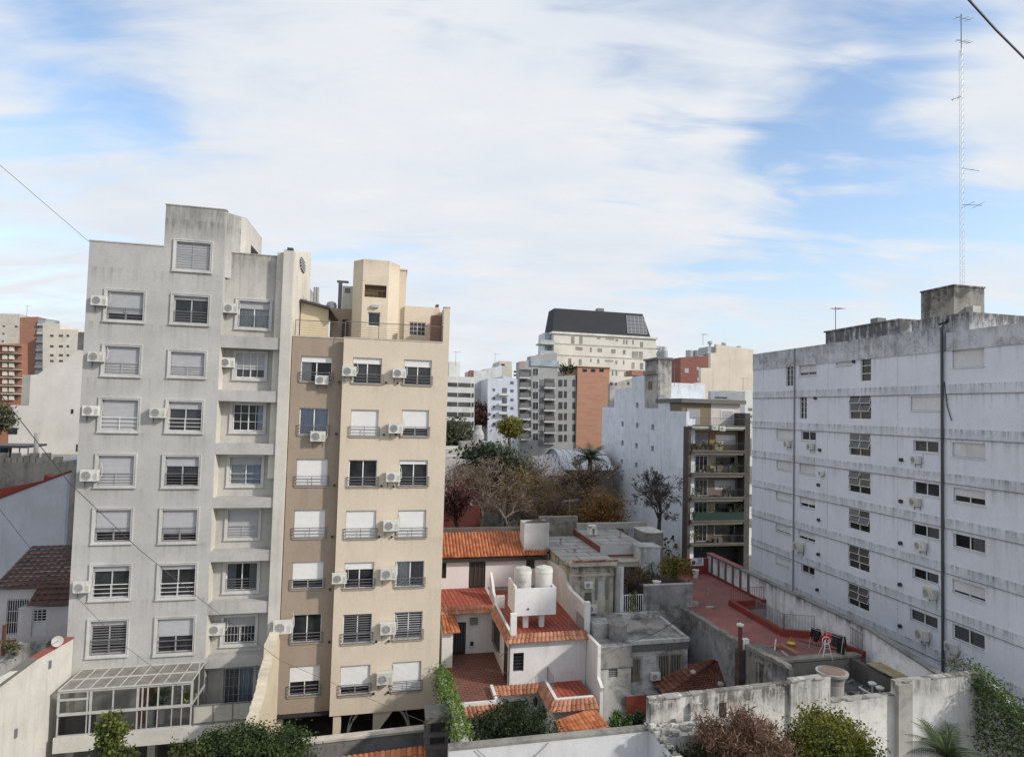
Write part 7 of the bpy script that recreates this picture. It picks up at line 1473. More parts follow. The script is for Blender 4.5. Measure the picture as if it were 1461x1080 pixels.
def roof_clutter():
    fr = FH
    for (px, py, z, h, r, lab) in ((925, 888, 5.2, .6, .07, 'thin vent pipe at the back of the grey flat roof'), (950, 900, 5.2, .35, .09, 'short vent pipe near the right kerb of the grey flat roof'), (800, 778, 8.4, .5, .08, 'vent pipe on the left slab roof'), (820, 790, 8.4, .3, .1, 'squat vent on the left slab roof near its front'), (885, 768, 9.0, .5, .08, 'vent pipe on the right slab roof'), (1010, 850, 5.6, .45, .08, 'small vent pipe on the red terrace')):
        c = at_z(px, py, z); e = thing('vent_pipe', lab, 'vent pipe', c); MB().tube([c, c + V((0, 0, h))], r, 8).build('pipe', plain('clay_pipe', (.30, .27, .24), .8), e); MB().lathe(c + V((0, 0, h)), [(r * 1.5, 0), (r * 1.5, .06), (r * .4, .12)], 8).build('cap', IRON, e)
    def on(z, pts, r, nm, lab, mat, cat): MB().tube([at_z(x, y, z) + V((0, 0, r)) for x, y in pts], r, 5).build(nm, mat, None, lab, cat)
    0 and on(5.6, [(1020, 880), (1030, 872), (1024, 862), (1036, 858), (1030, 850)], .035, 'hose', 'dark hose lying in loops on the red terrace', plain('hose_dark', (.03, .05, .035), .6), 'hose')
    0 and on(8.47, [(790, 772), (808, 784), (850, 796)], .05, 'roof_pipe', 'grey pipe running across the left slab roof', IRON, 'pipe')
    0 and on(5.24, [(905, 905), (935, 895), (945, 886)], .04, 'roof_pipe', 'thin pipe lying on the grey flat roof', CONCL, 'pipe')
    def wire(a, b, sag, lab):
        P = [a.lerp(b, k / 10) - V((0, 0, sag * (1 - (k / 5 - 1) ** 2))) for k in range(11)]; MB().tube(P, .018, 4).build('wire', plain('wire_grey', (.05, .05, .05), .7), None, lab, 'wire')
    wire(at_z(770, 790, 9), at_z(870, 815, 8.3), .4, 'wire sagging from the white house to the old cream house')
    wire(at_z(850, 800, 8.8), at_z(960, 790, 8), .4, 'wire sagging over the courtyard towards the planter')
    wire(at_z(893, 917, 6), at_z(985, 870, 6.3), .3, 'wire sagging from the cylinder tank to the dark mouldy wall')
roof_clutter()
# ================================================================ foreground garden walls
def foreground():
    fr = Fr(1130, 1000, 29.7)
    ST = pl('stained_white', (.70, .69, .65), (.09, .085, .075), amt=.36, streak=.45, top=(6.9, 1.0, .8), var=.1, bump=.5)
    ST2 = pl('stained_white2', (.70, .69, .65), (.10, .095, .085), amt=.28, streak=.38, top=(6.6, 1.2, .6), var=.08, bump=.5)
    ROUGH = island('rough_coping', (.11, .105, .092), (.36, .345, .31), sc=1.8)
    MOSS = pl('moss_top', (.27, .26, .23), (.07, .068, .06), amt=.8)
    def strip(pts, w0, w1, mat, nm, lab, cap=.1, low=0):
        uv = [fr.uv(x, y, w0) for x, y in pts]; t = thing('garden_wall', lab, 'wall', fr.P((uv[0][0] + uv[-1][0]) / 2, w0, 0))
        MB(fr).prism_f([(uv[0][0], low)] + uv + [(uv[-1][0], low)], w0, w1).build('wall', mat, t)
        if cap:
            rough_edge(fr, uv, w0, w1, ROUGH, t, 'broken_coping', .35, cap * .10)
        return t, uv
    t, uv = strip([(926, 997), (960, 993), (1000, 988.5), (1128, 974)], 0, .28, ST, 'w', 'stained white garden wall with pilasters behind the russet bush', .12)
    for (a, b) in ((926, 941), (983, 1000)):
        u0 = fr.uv(a, 1010)[0]; u1 = fr.uv(b, 1010)[0]; v = fr.uv(a, 998 if a < 950 else 992)[1]; MB(fr).box(u0 - (.0), u1, -.18, -.003, 0, v - (.12 if a < 950 else .3)).build('pilaster', ST, t)
    u, v = fr.uv(1031, 1015); m = MB(fr); m.box(u - .16, u + .16, -.02, -.002, v - .38, v + .38); m.build('hole', INTERIOR, t)
    t2, uv2 = strip([(1128.5, 971), (1150, 968), (1185, 965)], -.15, .15, ST2, 'w', 'taller white garden wall section with yellowed foot below the round tank', .06)
    t3, uv3 = strip([(1186, 999), (1230, 995), (1277, 990)], .0, .28, ST2, 'w', 'lower white garden wall section in front of the black roof', .08)
    t4, uv4 = strip([(1277.5, 972), (1300, 970), (1340, 965.5), (1396, 959)], -.05, .24, ST2, 'w', 'white garden wall section between the grey pilaster and the ivy', .10)
    u0 = uv4[0][0]; MB(fr).box(u0 - .02, u0 + .75, -.28, -.053, 0, uv4[0][1] - .1).build('pilaster', pl('grey_pil', (.40, .385, .35), (.1, .1, .09), amt=.5, streak=.5), t4)
    u1 = uv4[-1][0]; q = thing('garden_wall', 'ivy covered return of the white garden wall at the right edge', 'wall', fr.P(u1, -3, 0)); MB(fr).prism_s([(.35, 0), (.35, uv4[-1][1]), (-1.0, uv4[-1][1] - .5), (-6.5, 2.2), (-6.5, 0)], u1 + .004, u1 + .35).build('wall', ST2, q)
    # ivy over the return
    pp = []
    for _ in range(15000):
        s = random.random(); w = .5 - s * 6.5; v = uv4[-1][1] + .25 - s * 2.4 - (random.random() ** 1.6) * 3.4
        side = random.random(); pp.append(fr.P(u1 + random.gauss(.12, .28) - .1 - .25 * s, w + random.gauss(0, .25), max(.1, v + random.gauss(0, .2))))
    leaf_mesh('ivy', np.array(pp), .125, leafm('dark_ivy', (.020, .050, .010), (.12, .18, .035), .9), None, label='thick green ivy cascading over the wall at the right edge', cat='ivy')
    u, v = fr.uv(1362, 952, .2); P = fr.P(u, .2, v); e = thing('weed', 'small palm like weed sprouting on top of the white garden wall', 'plant', P)
    leaf_mesh('leaves', np.array([P + V((random.gauss(0, .18), random.gauss(0, .1), random.random() * .45)) for _ in range(60)]), .38, leafm('weed', ()), e, aspect=.12, droop=-.3)
    m = MB(); m.tube([P, P + V((0, 0, .45))], .03, 4); m.build('stem', plain('bark', (.09, .07, .055), .9), e)
    # rubble ledge and lower wall in front of the pilasters
    w0 = -1.3; a = fr.uv(922, 1048, w0)[0]; b = fr.uv(1018, 1040, w0)[0]; v = fr.uv(970, 1050, w0)[1]
    q = thing('low_wall', 'low white wall with rubble ledge in front of the pilastered wall', 'wall', fr.P((a + b) / 2, w0, 0)); MB(fr).box(a + .6, b + 1.5, w0, -.19, 0, v).build('wall', ST2, q)
    random.seed(21); m = MB(fr)
    for k in range(70):
        u = random.uniform(a + .3, b + 1.0); w = random.uniform(w0 - .05, -.25); s = random.uniform(.05, .2); m.box(u, u + s * 1.4, w, w + s, v, v + random.uniform(.04, .2))
    m.build('rubble', island('rubble', (.20, .19, .17), (.62, .60, .56)), q)
    # white courtyard wall, bottom centre, with return wall coming towards us
    fg = Fr(790, 1055, 26.7); p0 = fg.uv(640, 1070); p1 = fg.uv(925, 1041.5)
    q = thing('courtyard_wall', 'plain white courtyard wall across the bottom centre', 'wall', fg.P((p0[0] + p1[0]) / 2, 0, 0)); MB(fg).prism_f([(p0[0], 0), p0, p1, (p1[0], 0)], 0, .3).build('wall', pl('yard_white', (.62, .62, .62), (.3, .29, .28), amt=.15, streak=.25, var=.05), q)
    m = MB(fg); m.prism_f([(p0[0], p0[1] + .003), (p1[0], p1[1] + .003), (p1[0], p1[1] + .08), (p0[0], p0[1] + .08)], -.05, .36); m.build('coping', MOSS, q)
    MB(fg).prism_s([(.3, 0), (.3, p1[1]), (-8, p1[1] + .1), (-8, 0)], p1[0] + .003, p1[0] + .32).build('return_wall', pl('yard_white2', (.60, .61, .63), (.3, .29, .28), amt=.2, streak=.3), q)
    random.seed(4); m = MB(fg)
    for k in range(60): w = .3 - random.random() * 6; m.box(p1[0] + random.uniform(-.02, .2), p1[0] + random.uniform(.22, .4), w, w + random.uniform(.08, .25), p1[1] + .004 + .012 * (.3 - w), p1[1] + random.uniform(.06, .18))
    m.build('broken_top', island('rubble2', (.10, .095, .09), (.62, .6, .55)), q)
    # grey wall with pale cap, bottom left of centre
    f2 = Fr(525, 1050, 31.5); p0 = f2.uv(435, 1062); p1 = f2.uv(611, 1042); q = thing('boundary_wall', 'dark grey boundary wall with pale cap in front of the cream block', 'wall', f2.P((p0[0] + p1[0]) / 2, 0, 0))
    MB(f2).prism_f([(p0[0] - 3, 0), (p0[0] - 3, p0[1]), p0, p1, (p1[0] + 1.2, p1[1]), (p1[0] + 1.2, 0)], 0, .35).build('wall', pl('grey_bwall', (.20, .195, .185), (.06, .058, .055), amt=.6, streak=.5), q)
    m = MB(f2); m.prism_f([(p0[0] - 3, p0[1] + .003), p0 if False else (p0[0], p0[1] + .003), (p1[0] + .2, p1[1] + .003), (p1[0] + .2, p1[1] + .12), (p0[0], p0[1] + .12), (p0[0] - 3, p0[1] + .12)], -.06, .42); m.build('cap', pl('pale_cap', (.52, .47, .40), amt=.4), q)
    # orange tiled roof in front of it
    a = f2.uv(612, 1063, -2.0); b = f2.uv(490, 1079, -2.0); q = thing('tiled_roof', 'orange tiled roof edge at the bottom beside the dark chimney stack', 'roof', f2.P(a[0] - 2, -3, 0))
    m = MB(); tiles(m, f2.P(b[0] - 3, -2, b[1] - .1), f2.P(a[0], -2, a[1]), f2.P(b[0] - 3, -6, b[1] - 1.9), f2.P(a[0], -6, a[1] - 1.8), pitch=.24, row=.4, r=.06); m.build('tiles', ORT, q); MB(f2).box(b[0] - 3, a[0] - .1, -6, -2.1, 0, a[1] - 2.1).build('wall', CONC, q)
    # dark double chimney stack
    h = f2.box((609.5, 1023, 639, 1085), -2.6); q = thing('chimney_stack', 'dark grey concrete chimney stack with two slots at the bottom centre', 'chimney', f2.P((h[0] + h[1]) / 2, -2.3, 0)); CH = pl('dark_stack', (.105, .10, .095), (.04, .038, .036), amt=.6, streak=.5)
    W_ = h[1] - h[0]; T = h[3]
    m = MB(f2); m.box(h[0], h[1], -2.6, -1.5, 0, T - 1.35); 
    for z0, z1 in ((T - 1.35, T - 1.2), (T - .85, T - .68), (T - .25, T)): m.box(h[0] - .07, h[1] + .07, -2.67, -1.43, z0, z1)
    for z0, z1 in ((T - 1.2, T - .85), (T - .68, T - .25)):
        for (ua, ub) in ((h[0], h[0] + .16), (h[1] - .16, h[1])): m.box(ua, ub, -2.6, -1.5, z0 + .002, z1 - .002)
        m.box(h[0] + .161, h[1] - .161, -1.66, -1.5, z0 + .002, z1 - .002)
    m.build('stack', CH, q); MB(f2).box(h[0] + .165, h[1] - .165, -2.45, -1.67, T - 1.19, T - .26).build('flue_core', BLACK, q)
    # brick stub with white scroll to its right
    h = f2.box((640.5, 1058, 652, 1085), -2.0); q = thing('brick_pillar', 'broken orange brick pillar beside the dark chimney stack', 'pillar', f2.P(h[0], -2, 0)); MB(f2).box(h[0], h[1], -2, -1.4, 0, h[3]).build('bricks', brickm('stub_brick', (.33, .10, .05), (.40, .15, .08), (.35, .3, .25), .25, .09, 14.3, True), q)
    m = MB(f2); m.box(h[0] - .05, h[1] + .12, -1.98, -1.35, h[3] + .002, h[3] + .7); m.build('mortar_top', CONCL, q)
    c = f2.P(h[1] + .28, -2.2, h[3] + .1); m = MB(); m.tube([c + V((0, 0, -2))] + [c + V((.16 * math.cos(a) + .16, 0, .25 * math.sin(a))) for a in [3.14 - .45 * k for k in range(12)]], .025, 5); m.build('scroll_bracket', WHITE_ALU, None, 'white scrolled iron bracket at the left end of the white courtyard wall', 'bracket')
    # hanging cable on the courtyard wall
    m = MB(); A_, B_ = fg.uv(680, 1066), fg.uv(782, 1056); m.tube([fg.P(A_[0] + (B_[0] - A_[0]) * k / 12, -.08, A_[1] + (B_[1] - A_[1]) * k / 12 - .75 * (1 - (k / 6 - 1) ** 2) - .03) for k in range(13)], .014, 4); m.build('cable', IRON, None, 'thin grey cable sagging on the white courtyard wall', 'cable')
foreground()
# ================================================================ shrubs and trees near us
BARK = pl('tree_bark', (.085, .07, .055), (.03, .028, .025), amt=.4); BARKD = plain('bark_dark', (.035, .03, .026), .9)
def shrub(label, px, py, Y, R, mat, size, nc, nl, rs, cat='shrub', name='shrub', aspect=.55, zb=0, stems=5, shell=.55, droop=.3):
    c = at_y(px, py, Y); e = thing(name, label, cat, (c.x, c.y, zb)); m = MB(); random.seed(int(px))
    for k in range(stems): a = random.uniform(0, 6.28); d = V((math.cos(a) * R[0] * .6, math.sin(a) * R[1] * .6, R[2] * random.uniform(.3, .9))); b = V((c.x + random.uniform(-.2, .2), c.y + random.uniform(-.2, .2), zb)); m.tube([b, b.lerp(c, .6), c + d], [.06, .045, .015], 5)
    m.build('stems', BARK, e); P = clumps(c, R, nc, nl, rs, shell); P = P[P[:, 2] > zb + .05]
    leaf_mesh('foliage', P, size, mat, e, aspect, droop); return e
shrub('russet brown conifer like bush in front of the stained wall', 1062, 1080, 26, (2.05, 1.5, 1.55), leafm('russet', (.085, .045, .027), (.28, .165, .11), 1.2), .24, 190, 75, .42, aspect=.16, droop=-.5)
c_ = at_y(1088, 1030, 26); 
shrub('yellow green leafy tree in front of the garden wall', 1180, 1080, 26.5, (2.0, 1.6, 1.75), leafm('yellowgreen', (.025, .055, .008), (.23, .22, .02), .55), .12, 220, 100, .42, 'tree', 'garden_tree')
shrub('low dark green bush left of the russet bush', 985, 1082, 26, (.9, .7, .5), leafm('deepgreen', (.008, .022, .008), (.03, .06, .02)), .16, 40, 40, .25)
shrub('large dark green bush in front of the cream block', 366, 1075, 27.5, (2.3, 1.3, 1.15), leafm('midgreen', (.012, .032, .008), (.075, .12, .025), .8), .115, 220, 95, .36)
shrub('low olive green bush left of the large dark bush', 268, 1086, 27, (1.3, .8, .75), leafm('olivegreen', (.03, .05, .012), (.10, .12, .03), .8), .14, 70, 46, .3)
shrub('tall yellow topped shrub in front of the sunroom', 160, 1050, 26.5, (.55, .45, 1.0), leafm('topyellow', (.025, .06, .010), (.17, .19, .03), .9), .15, 60, 40, .22)
shrub('bushy right branch of plants beside the yellow topped shrub', 176, 1088, 26.6, (.6, .4, .6), leafm('topyellow', ()), .15, 30, 36, .22)
shrub('dense dark green conifer hedge in the white house garden', 735, 1047, 35.0, (2.3, 1.0, 1.55), leafm('hedge', (.012, .03, .010), (.05, .075, .025), .8), .20, 170, 60, .4, 'hedge', 'hedge', aspect=.25, droop=-.6)
shrub('upright green conifer at the left end of the house garden', 690, 1050, 34.6, (1.0, .8, 1.3), leafm('hedge2', (.014, .036, .014), (.055, .085, .04), .8), .18, 80, 50, .35, 'conifer', 'conifer', aspect=.25, droop=-.6)
shrub('small bright green bush beside the orange outhouse roof', 884, 1036, 35.5, (.55, .5, .7), leafm('brightgreen', (.03, .08, .01), (.10, .17, .03), 1.2), .15, 36, 40, .25)
shrub('dark green bush in the gap below the red awning', 912, 1030, 36, (.7, .5, .6), leafm('deepgreen', ()), .16, 30, 36, .25)
P_ = FH.P(FH.uv(774, 1020, -.6)[0], -.6, 0); v_ = FH.uv(774, 1020, -.6)[1]; leaf_mesh('wall_plant', clumps(V((P_.x, P_.y, v_ + .1)), (.3, .2, .3), 8, 22, .2), .22, leafm('greygreen', ()), None, label='grey green plant by the white wall right of the lantern', cat='plant')
# date palm at the bottom right
def palm(label, px, py, Y, L, nf, mat, base_z=0, trunk_r=.16, wide=1.0):
    c = at_y(px, py, Y); e = thing('palm', label, 'palm', (c.x, c.y, base_z)); m = MB(); m.tube([V((c.x, c.y, base_z)), c], [trunk_r * 1.2, trunk_r], 8); m.build('trunk', BARK, e)
    random.seed(int(px)); q = MB(); lf = MB()
    for k in range(nf):
        a = 2.4 * k; el = random.uniform(.15, 1.25); n = 12; p = c.copy(); d = V((math.cos(a) * math.cos(el), math.sin(a) * math.cos(el), math.sin(el))); pts = [p.copy()]
        for i in range(n): d = (d + V((0, 0, -.11))).normalized(); p = p + d * (L / n); pts.append(p.copy())
        q.tube(pts, [.022 - .0015 * i for i in range(n + 1)], 3, False)
        for i in range(1, n + 1):
            for sub in (0, .5):
                b = pts[i - 1].lerp(pts[i], sub); t = (pts[i] - pts[i - 1]).normalized(); s = t.cross(V((0, 0, 1)))
                if s.length < .05: continue
                s.normalize(); ll = L * .30 * math.sin(3.14 * (i / n * .85 + .12)) * wide
                for sg in (1, -1):
                    tip = b + s * sg * ll + t * ll * .6 - V((0, 0, ll * .25)); w = t * .022 * L / 1.6
                    lf.face([b - w, b + w, tip])
    q.build('frond_stems', plain('frond_stem', (.07, .09, .03), .7), e); lf.build('fronds', mat, e)
palm('green date palm with feathery fronds in front of the right garden wall', 1352, 1080, 24.5, 1.55, 30, leafm('palm_leaf', (.010, .03, .008), (.07, .11, .03), 1.0))
palm('dark palm crown in front of the arched market roof', 842, 655, 96, 3.2, 26, leafm('palm_far', (.012, .028, .010), (.06, .09, .03), .5), 0, .3, 1.2)
# ---- the wooded yards between the houses and the far blocks
G_T = 'trees in the yards behind the houses'
LBR = leafm('brown_leaf', (.10, .062, .035), (.22, .145, .08), .25); LOR = leafm('orange_leaf', (.16, .065, .012), (.32, .17, .035), .3); LOC = leafm('ochre_leaf', (.11, .075, .015), (.22, .15, .04), .3)
LGR = leafm('dull_green', (.055, .065, .038), (.14, .15, .085), .25); LRD = leafm('red_leaf', (.05, .016, .013), (.11, .035, .026), .3)
TWIG = plain('twig_brown', (.155, .122, .10), .9); TWIGD = plain('twig_dark', (.05, .042, .036), .9)
tree('tree', 'dull green leafy tree crown below the yellow tree', 'tree', 722, 636, 690, 92, 78, BARK, LGR, 7, 3, 4, .5, .8, 0, G_T)
tree('tree', 'dark green small tree left of the dull green crown', 'tree', 688, 650, 690, 88, 50, BARK, leafm('deep_far', (.012, .024, .012), (.04, .055, .03), .25), 6, 13, 22, .7, .9, 0, G_T)
tree('tree', 'tall bare brown tree right of the cream block', 'tree', 690, 652, 760, 70, 120, TWIG, LBR, 8, 5, 1, .2, .4, 0, G_T, .6, .8, .5, 1.1, (2, 3), .022, .0)
tree('tree', 'wide bare tree with few tan leaves in the middle of the yards', 'tree', 778, 655, 750, 72, 130, TWIG, LBR, 8, 8, 1, .22, .5, 0, G_T, .62, .8, .6, 1.1, (2, 3), .022, .0)
tree('tree', 'bare dark twigged tree close to the blank blue wall', 'tree', 846, 650, 740, 74, 95, TWIGD, LBR, 8, 12, 1, .2, .4, 0, G_T, .6, .8, .5, 1.1, (2, 3), .024, .0)
tree('tree', 'orange leaved autumn tree in front of the blank blue wall', 'tree', 858, 697, 750, 66, 84, BARK, LOR, 7, 21, 2, .28, .7, 0, G_T)
tree('tree', 'ochre leaved tree behind the white roof housing', 'tree', 800, 702, 750, 66, 90, BARK, LOC, 7, 31, 2, .28, .6, 0, G_T)
tree('tree', 'golden brown tree in the centre of the wooded yards', 'tree', 744, 680, 750, 78, 60, BARK, LOC, 7, 17, 2, .32, .7, 0, G_T)
tree('tree', 'thin bare brown tree between the cream block and the tall bare tree', 'tree', 662, 662, 750, 76, 80, TWIG, LBR, 8, 51, 1, .2, .4, 0, G_T, .6, .7, .5, 1.1, (2, 3), .02, .0)
tree('tree', 'bare tan tree just right of the dull green crown', 'tree', 790, 664, 750, 82, 100, TWIG, LBR, 8, 63, 1, .22, .4, 0, G_T, .62, .7, .6, 1.1, (2, 3), .022, .0)
tree('tree', 'bare brown tree in front of the market roof', 'tree', 822, 672, 750, 78, 84, TWIG, LBR, 8, 71, 1, .2, .4, 0, G_T, .62, .7, .6, 1.1, (2, 3), .022, .0)
tree('tree', 'low twiggy tree behind the rough stone wall', 'tree', 768, 700, 750, 64, 84, TWIG, LBR, 8, 83, 1, .18, .4, 0, G_T, .6, .8, .5, 1.0, (2, 3), .018, .0)
tree('tree', 'dark red leaved tree right behind the cream block edge', 'tree', 655, 698, 760, 62, 66, BARKD, LRD, 7, 9, 2, .24, .5, 0, G_T)
tree('tree', 'twiggy brown tree behind the orange ridge of the white house', 'tree', 728, 690, 760, 60, 80, TWIG, LBR, 8, 41, 1, .16, .35, 0, G_T, .6, .8, .5, 1.0, (2, 3), .018, .0)
tree('tree', 'bare dark tree with wide crown in front of the blank blue wall', 'tree', 942, 672, 795, 60, 112, TWIGD, leafm('grey_twigleaf', (.12, .085, .075), (.20, .16, .145), .4), 8, 27, 1, .10, .3, 0, G_T, .60, .9, .35, 1.5, (2, 3), .016, .03)
tree('tree', 'dark green treetop at the left edge below the red tower', 'tree', -1, 590, 650, 80, 14, BARK, LGR, 6, 77, 8, .45, .5, 0, 'far street trees')
tree('tree', 'yellow leaved tree in front of the grey balcony block', 'tree', 727, 604, 650, 125, 17, BARK, leafm('yellow_far', (.13, .13, .02), (.26, .24, .05), .25), 6, 14, 7, .6, .6, 0, 'far street trees')
tree('tree', 'dark reddish bare tree beside the white banded block', 'tree', 685, 586, 640, 132, 20, TWIGD, leafm('reddish_far', (.06, .025, .02), (.12, .06, .05), .3), 6, 15, 8, .5, .8, 0, 'far street trees')
tree('tree', 'dark green tree at the foot of the white banded block', 'tree', 652, 612, 650, 112, 34, BARK, LGR, 6, 19, 20, .7, .9, 0, 'far street trees')
pts = np.array([[x, y, z] for x, y, z in zip(NR.uniform(-14, 22, 9000), NR.uniform(62, 92, 9000), NR.random(9000) ** 1.5 * 4.5)])
pts[:, 2] *= .6 + .4 * np.sin(pts[:, 0] * .7 + np.cos(pts[:, 1] * .4) * 2)
leaf_mesh('undergrowth', pts, .55, leafm('undergrowth_leaf', (.022, .02, .011), (.075, .06, .03), .3), None, kind='stuff', label='brown and green undergrowth filling the yards below the trees', cat='undergrowth')  # added filler foliage, coloured dark to darken the gaps between trees
# ---- low roofs and the arched market hall
def low_roofs():
    t, fr = blk('house', 'low grey rooftop house with small dark windows left of the dull green tree', [(658, 700), (658, 631), (688, 630), (712, 634), (712, 700)], 104, 8, pl('lr_grey', (.33, .31, .29), (.12, .115, .11), amt=.6, bump=0))
    rects(t, fr, [(668, 637, 672, 640), (674, 637, 678, 640), (668, 643, 672, 646), (674, 643, 678, 646)], 'window', WIN)
    t, fr = blk('house', 'pale cream low house at the edge of the cream block', [(620, 720), (620, 650), (636, 640), (662, 640), (663, 720)], 96, 7, pl('lr_cream', (.48, .46, .40), (.2, .19, .17), amt=.4, bump=0))
    t, fr = blk('house', 'low roof house with white corrugated covering near the cream block', [(615, 760), (615, 662), (645, 655), (676, 656), (676, 760)], 84, 8, pl('lr_white', (.47, .45, .43), (.16, .12, .1), amt=.7, bump=0))
    t, fr = blk('house', 'teal walled low house left of the dull green tree', [(690, 700), (690, 636), (716, 634), (717, 700)], 112, 7, pl('lr_teal', (.20, .23, .235), amt=.5, bump=0))
    fr = Fr(686, 625, 106); u, v = fr.uv(683.5, 634); MB().lathe(fr.P(u, 1, v), [(.9, 0), (.9, 1.6), (.5, 2.3), (.45, 3.0)], 14).build('water_tank', pl('lr_tank', (.42, .41, .39), amt=.4), None, 'domed concrete tank on the low grey rooftops', 'water tank')
    fr = Fr(760, 640, 100); C = pl('market_white', (.62, .63, .64), (.3, .3, .31), amt=.3, streak=.3, bump=0)
    t = thing('market_hall', 'market hall with white barrel vaulted metal roof and pale trusses', 'hall', fr.P(8, 6, 0)); u0, v0 = fr.uv(757, 664); u1, vt = fr.uv(800, 640); u2 = fr.uv(870, 640)[0]
    m = MB(fr); n = 14; prof = []
    for k in range(n + 1): a = math.pi * k / n / 2 + .15; prof.append((u1 - .5 + (u1 - u0) * .32 * (1 - math.cos(a)) * 1.0, 0))
    # vault runs to the right: section in (w, v)
    R_ = 10; sec = [(w, vt - .4 + 0 - ((w - 5) / 7) ** 2 * 2.6) for w in [(-2 + 14 * k / n) for k in range(n + 1)]]
    for (a, b) in zip(sec, sec[1:]): m.quad([(u1, a[0], a[1]), (u2, a[0], a[1]), (u2, b[0], b[1]), (u1, b[0], b[1])])
    m.build('vault', C, t); MB(fr).prism_s([(w, v - .03) for w, v in sec] + [(12, 4), (-2, 4)], u1 + .3, u1 + .5).build('gable', pl('market_gable', (.40, .41, .42), amt=.5, streak=.4), t); MB(fr).box(u1 + 1.0, u2, -1.9, 12, 0, sec[0][1] - .05).build('wall', pl('market_wall', (.16, .12, .10), amt=.5), t)
    m = MB(fr); 
    for k in range(9): u = u1 + (u2 - u1) * k / 8; m.tube([fr.P(u, w, v + .06) for w, v in sec], .07, 4)
    m.build('roof_rib', plain('rib', (.4, .41, .42), .5), t)
    m = MB(fr); m.quad([(u0, -4, v0 - 1.2), (u1, -4, v0 - 1.0), (u1, 6, vt - 1.2), (u0 + 1.5, 6, vt - 1.6)]); m.build('side_roof', pl('corr_roof', (.50, .46, .44), (.12, .1, .09), amt=.75, streak=.6, var=.25), t)
    MB(fr).box(u0, u1, -3.9, 6, 0, v0 - 1.3).build('side_wall', pl('market_wall', ()), t)
    m = MB(fr)
    for k in range(7): u = u1 - 3.5 + k * .6; m.tube([fr.P(u, -2, vt - 2.6), fr.P(u + .5, -1, vt - .8)], .09, 4); m.tube([fr.P(u + .5, -1, vt - .8), fr.P(u + .9, -2, vt - 2.6)], .09, 4)
    m.build('truss', C, t)
    t = thing('yard_wall', 'dull red yard wall seen through the bare trees', 'wall', at_y(665, 760, 66)); f = Fr(665, 740, 66)
    h = f.box((622, 722, 684, 760)); MB(f).box(h[0], h[1], 0, .4, 0, h[3]).build('wall', pl('yard_red', (.13, .022, .02), (.05, .03, .025), amt=.6, streak=.5), t)
    f = Fr(720, 758, 58); h = f.box((628, 752, 760, 762)); MB(f).box(h[0], h[1], 0, .35, 0, h[3] - .1).build('back_wall', pl('back_wall_dark', (.10, .09, .08), amt=.6), None, 'dark low back wall behind the orange ridge', 'wall')
low_roofs()
# ---- overhead cables
def cable(pts, r, lab, sag=0):
    P = [at_y(*p) for p in pts]; Q = []
    for a, b in zip(P, P[1:]):
        for k in range(12): s = k / 12; q = a.lerp(b, s); Q.append(q)
    Q.append(P[-1]); MB().tube(Q, r, 4).build('cable', plain('cable_black', (.06, .06, .062), .6), None, lab, 'cable', 'overhead cables')
cable([(-300, -10, 18), (0, 236, 28), (64, 291, 31), (128, 346, 34)], .010, 'thin cable running down to the parapet corner of the grey tower')
cable([(-250, 250, 9), (-30, 520, 12), (0, 562, 12.5), (58, 637, 14), (100, 690, 15), (200, 785, 17.5), (290, 858, 19.5), (400, 942, 22), (500, 985, 25), (612, 1032, 27)], .008, 'long dark cable crossing in front of both apartment buildings')
cable([(-30, 690, 20), (0, 727, 22), (44, 783, 26)], .008, 'short cable in front of the blank bluish wall at the left edge')
cable([(103, 845, 30), (170, 915, 30), (262, 985, 31)], .009, 'thin cable sagging down the lower left of the grey tower')
cable([(1000, -460, 9), (1383, 1, 9), (1420, 42, 9.5), (1461, 83, 10), (1700, 300, 13)], .016, 'thick black cable crossing the top right corner of the sky')
SKYGAIN = (2.6, 2.55, 2.5, 1)
# ================================================================ ground, sky and light
gm = pl('city_ground', (.16, .15, .135), (.06, .06, .055), amt=.5, streak=0)
m = MB(); m.face([V((-2500, -200, 0)), V((2500, -200, 0)), V((2500, 3500, 0)), V((-2500, 3500, 0))])
m.build('ground', gm, None, kind='structure')
SUN = V((.80, -.33, .52)).normalized()
sl = bpy.data.lights.new('sun', 'SUN'); sl.energy = 3.1; sl.angle = rad(2.5); sl.color = (1, .94, .86)
so = bpy.data.objects.new('sun', sl); COL.objects.link(so); so.rotation_euler = (-SUN).to_track_quat('-Z', 'Y').to_euler(); so.location = (30, -20, 60)
wd = bpy.data.worlds.new('World'); SC.world = wd; wd.use_nodes = True; nt = wd.node_tree
bg = nt.nodes['Background']; bg.inputs['Strength'].default_value = .094
sky = nt.nodes.new('ShaderNodeTexSky'); sky.sky_type = 'NISHITA'; sky.sun_disc = False
sky.sun_elevation = math.asin(SUN.z); sky.sun_rotation = math.atan2(SUN.x, SUN.y); sky.air_density = 1.0; sky.dust_density = 1.0; sky.ozone_density = 1.0
tc = nt.nodes.new('ShaderNodeTexCoord'); D = tc.outputs['Generated']
sp = nn(nt, 'ShaderNodeSeparateXYZ'); nt.links.new(D, sp.inputs[0])
zz = math_(nt, 'ADD', math_(nt, 'MAXIMUM', sp.outputs[2], 0.0), .22)
cb = nt.nodes.new('ShaderNodeCombineXYZ'); nt.links.new(math_(nt, 'DIVIDE', sp.outputs[0], zz), cb.inputs[0]); nt.links.new(math_(nt, 'DIVIDE', sp.outputs[1], zz), cb.inputs[1])
P = cb.outputs[0]
n1 = noise(nt, mapping(nt, P, (1.0, 1.9, 1), (0, 0, rad(-38))), 1.0, 7, .56, .5)
n2 = noise(nt, mapping(nt, P, (1.6, 4.2, 1), (0, 0, rad(-38))), 1.5, 5, .52, .8)
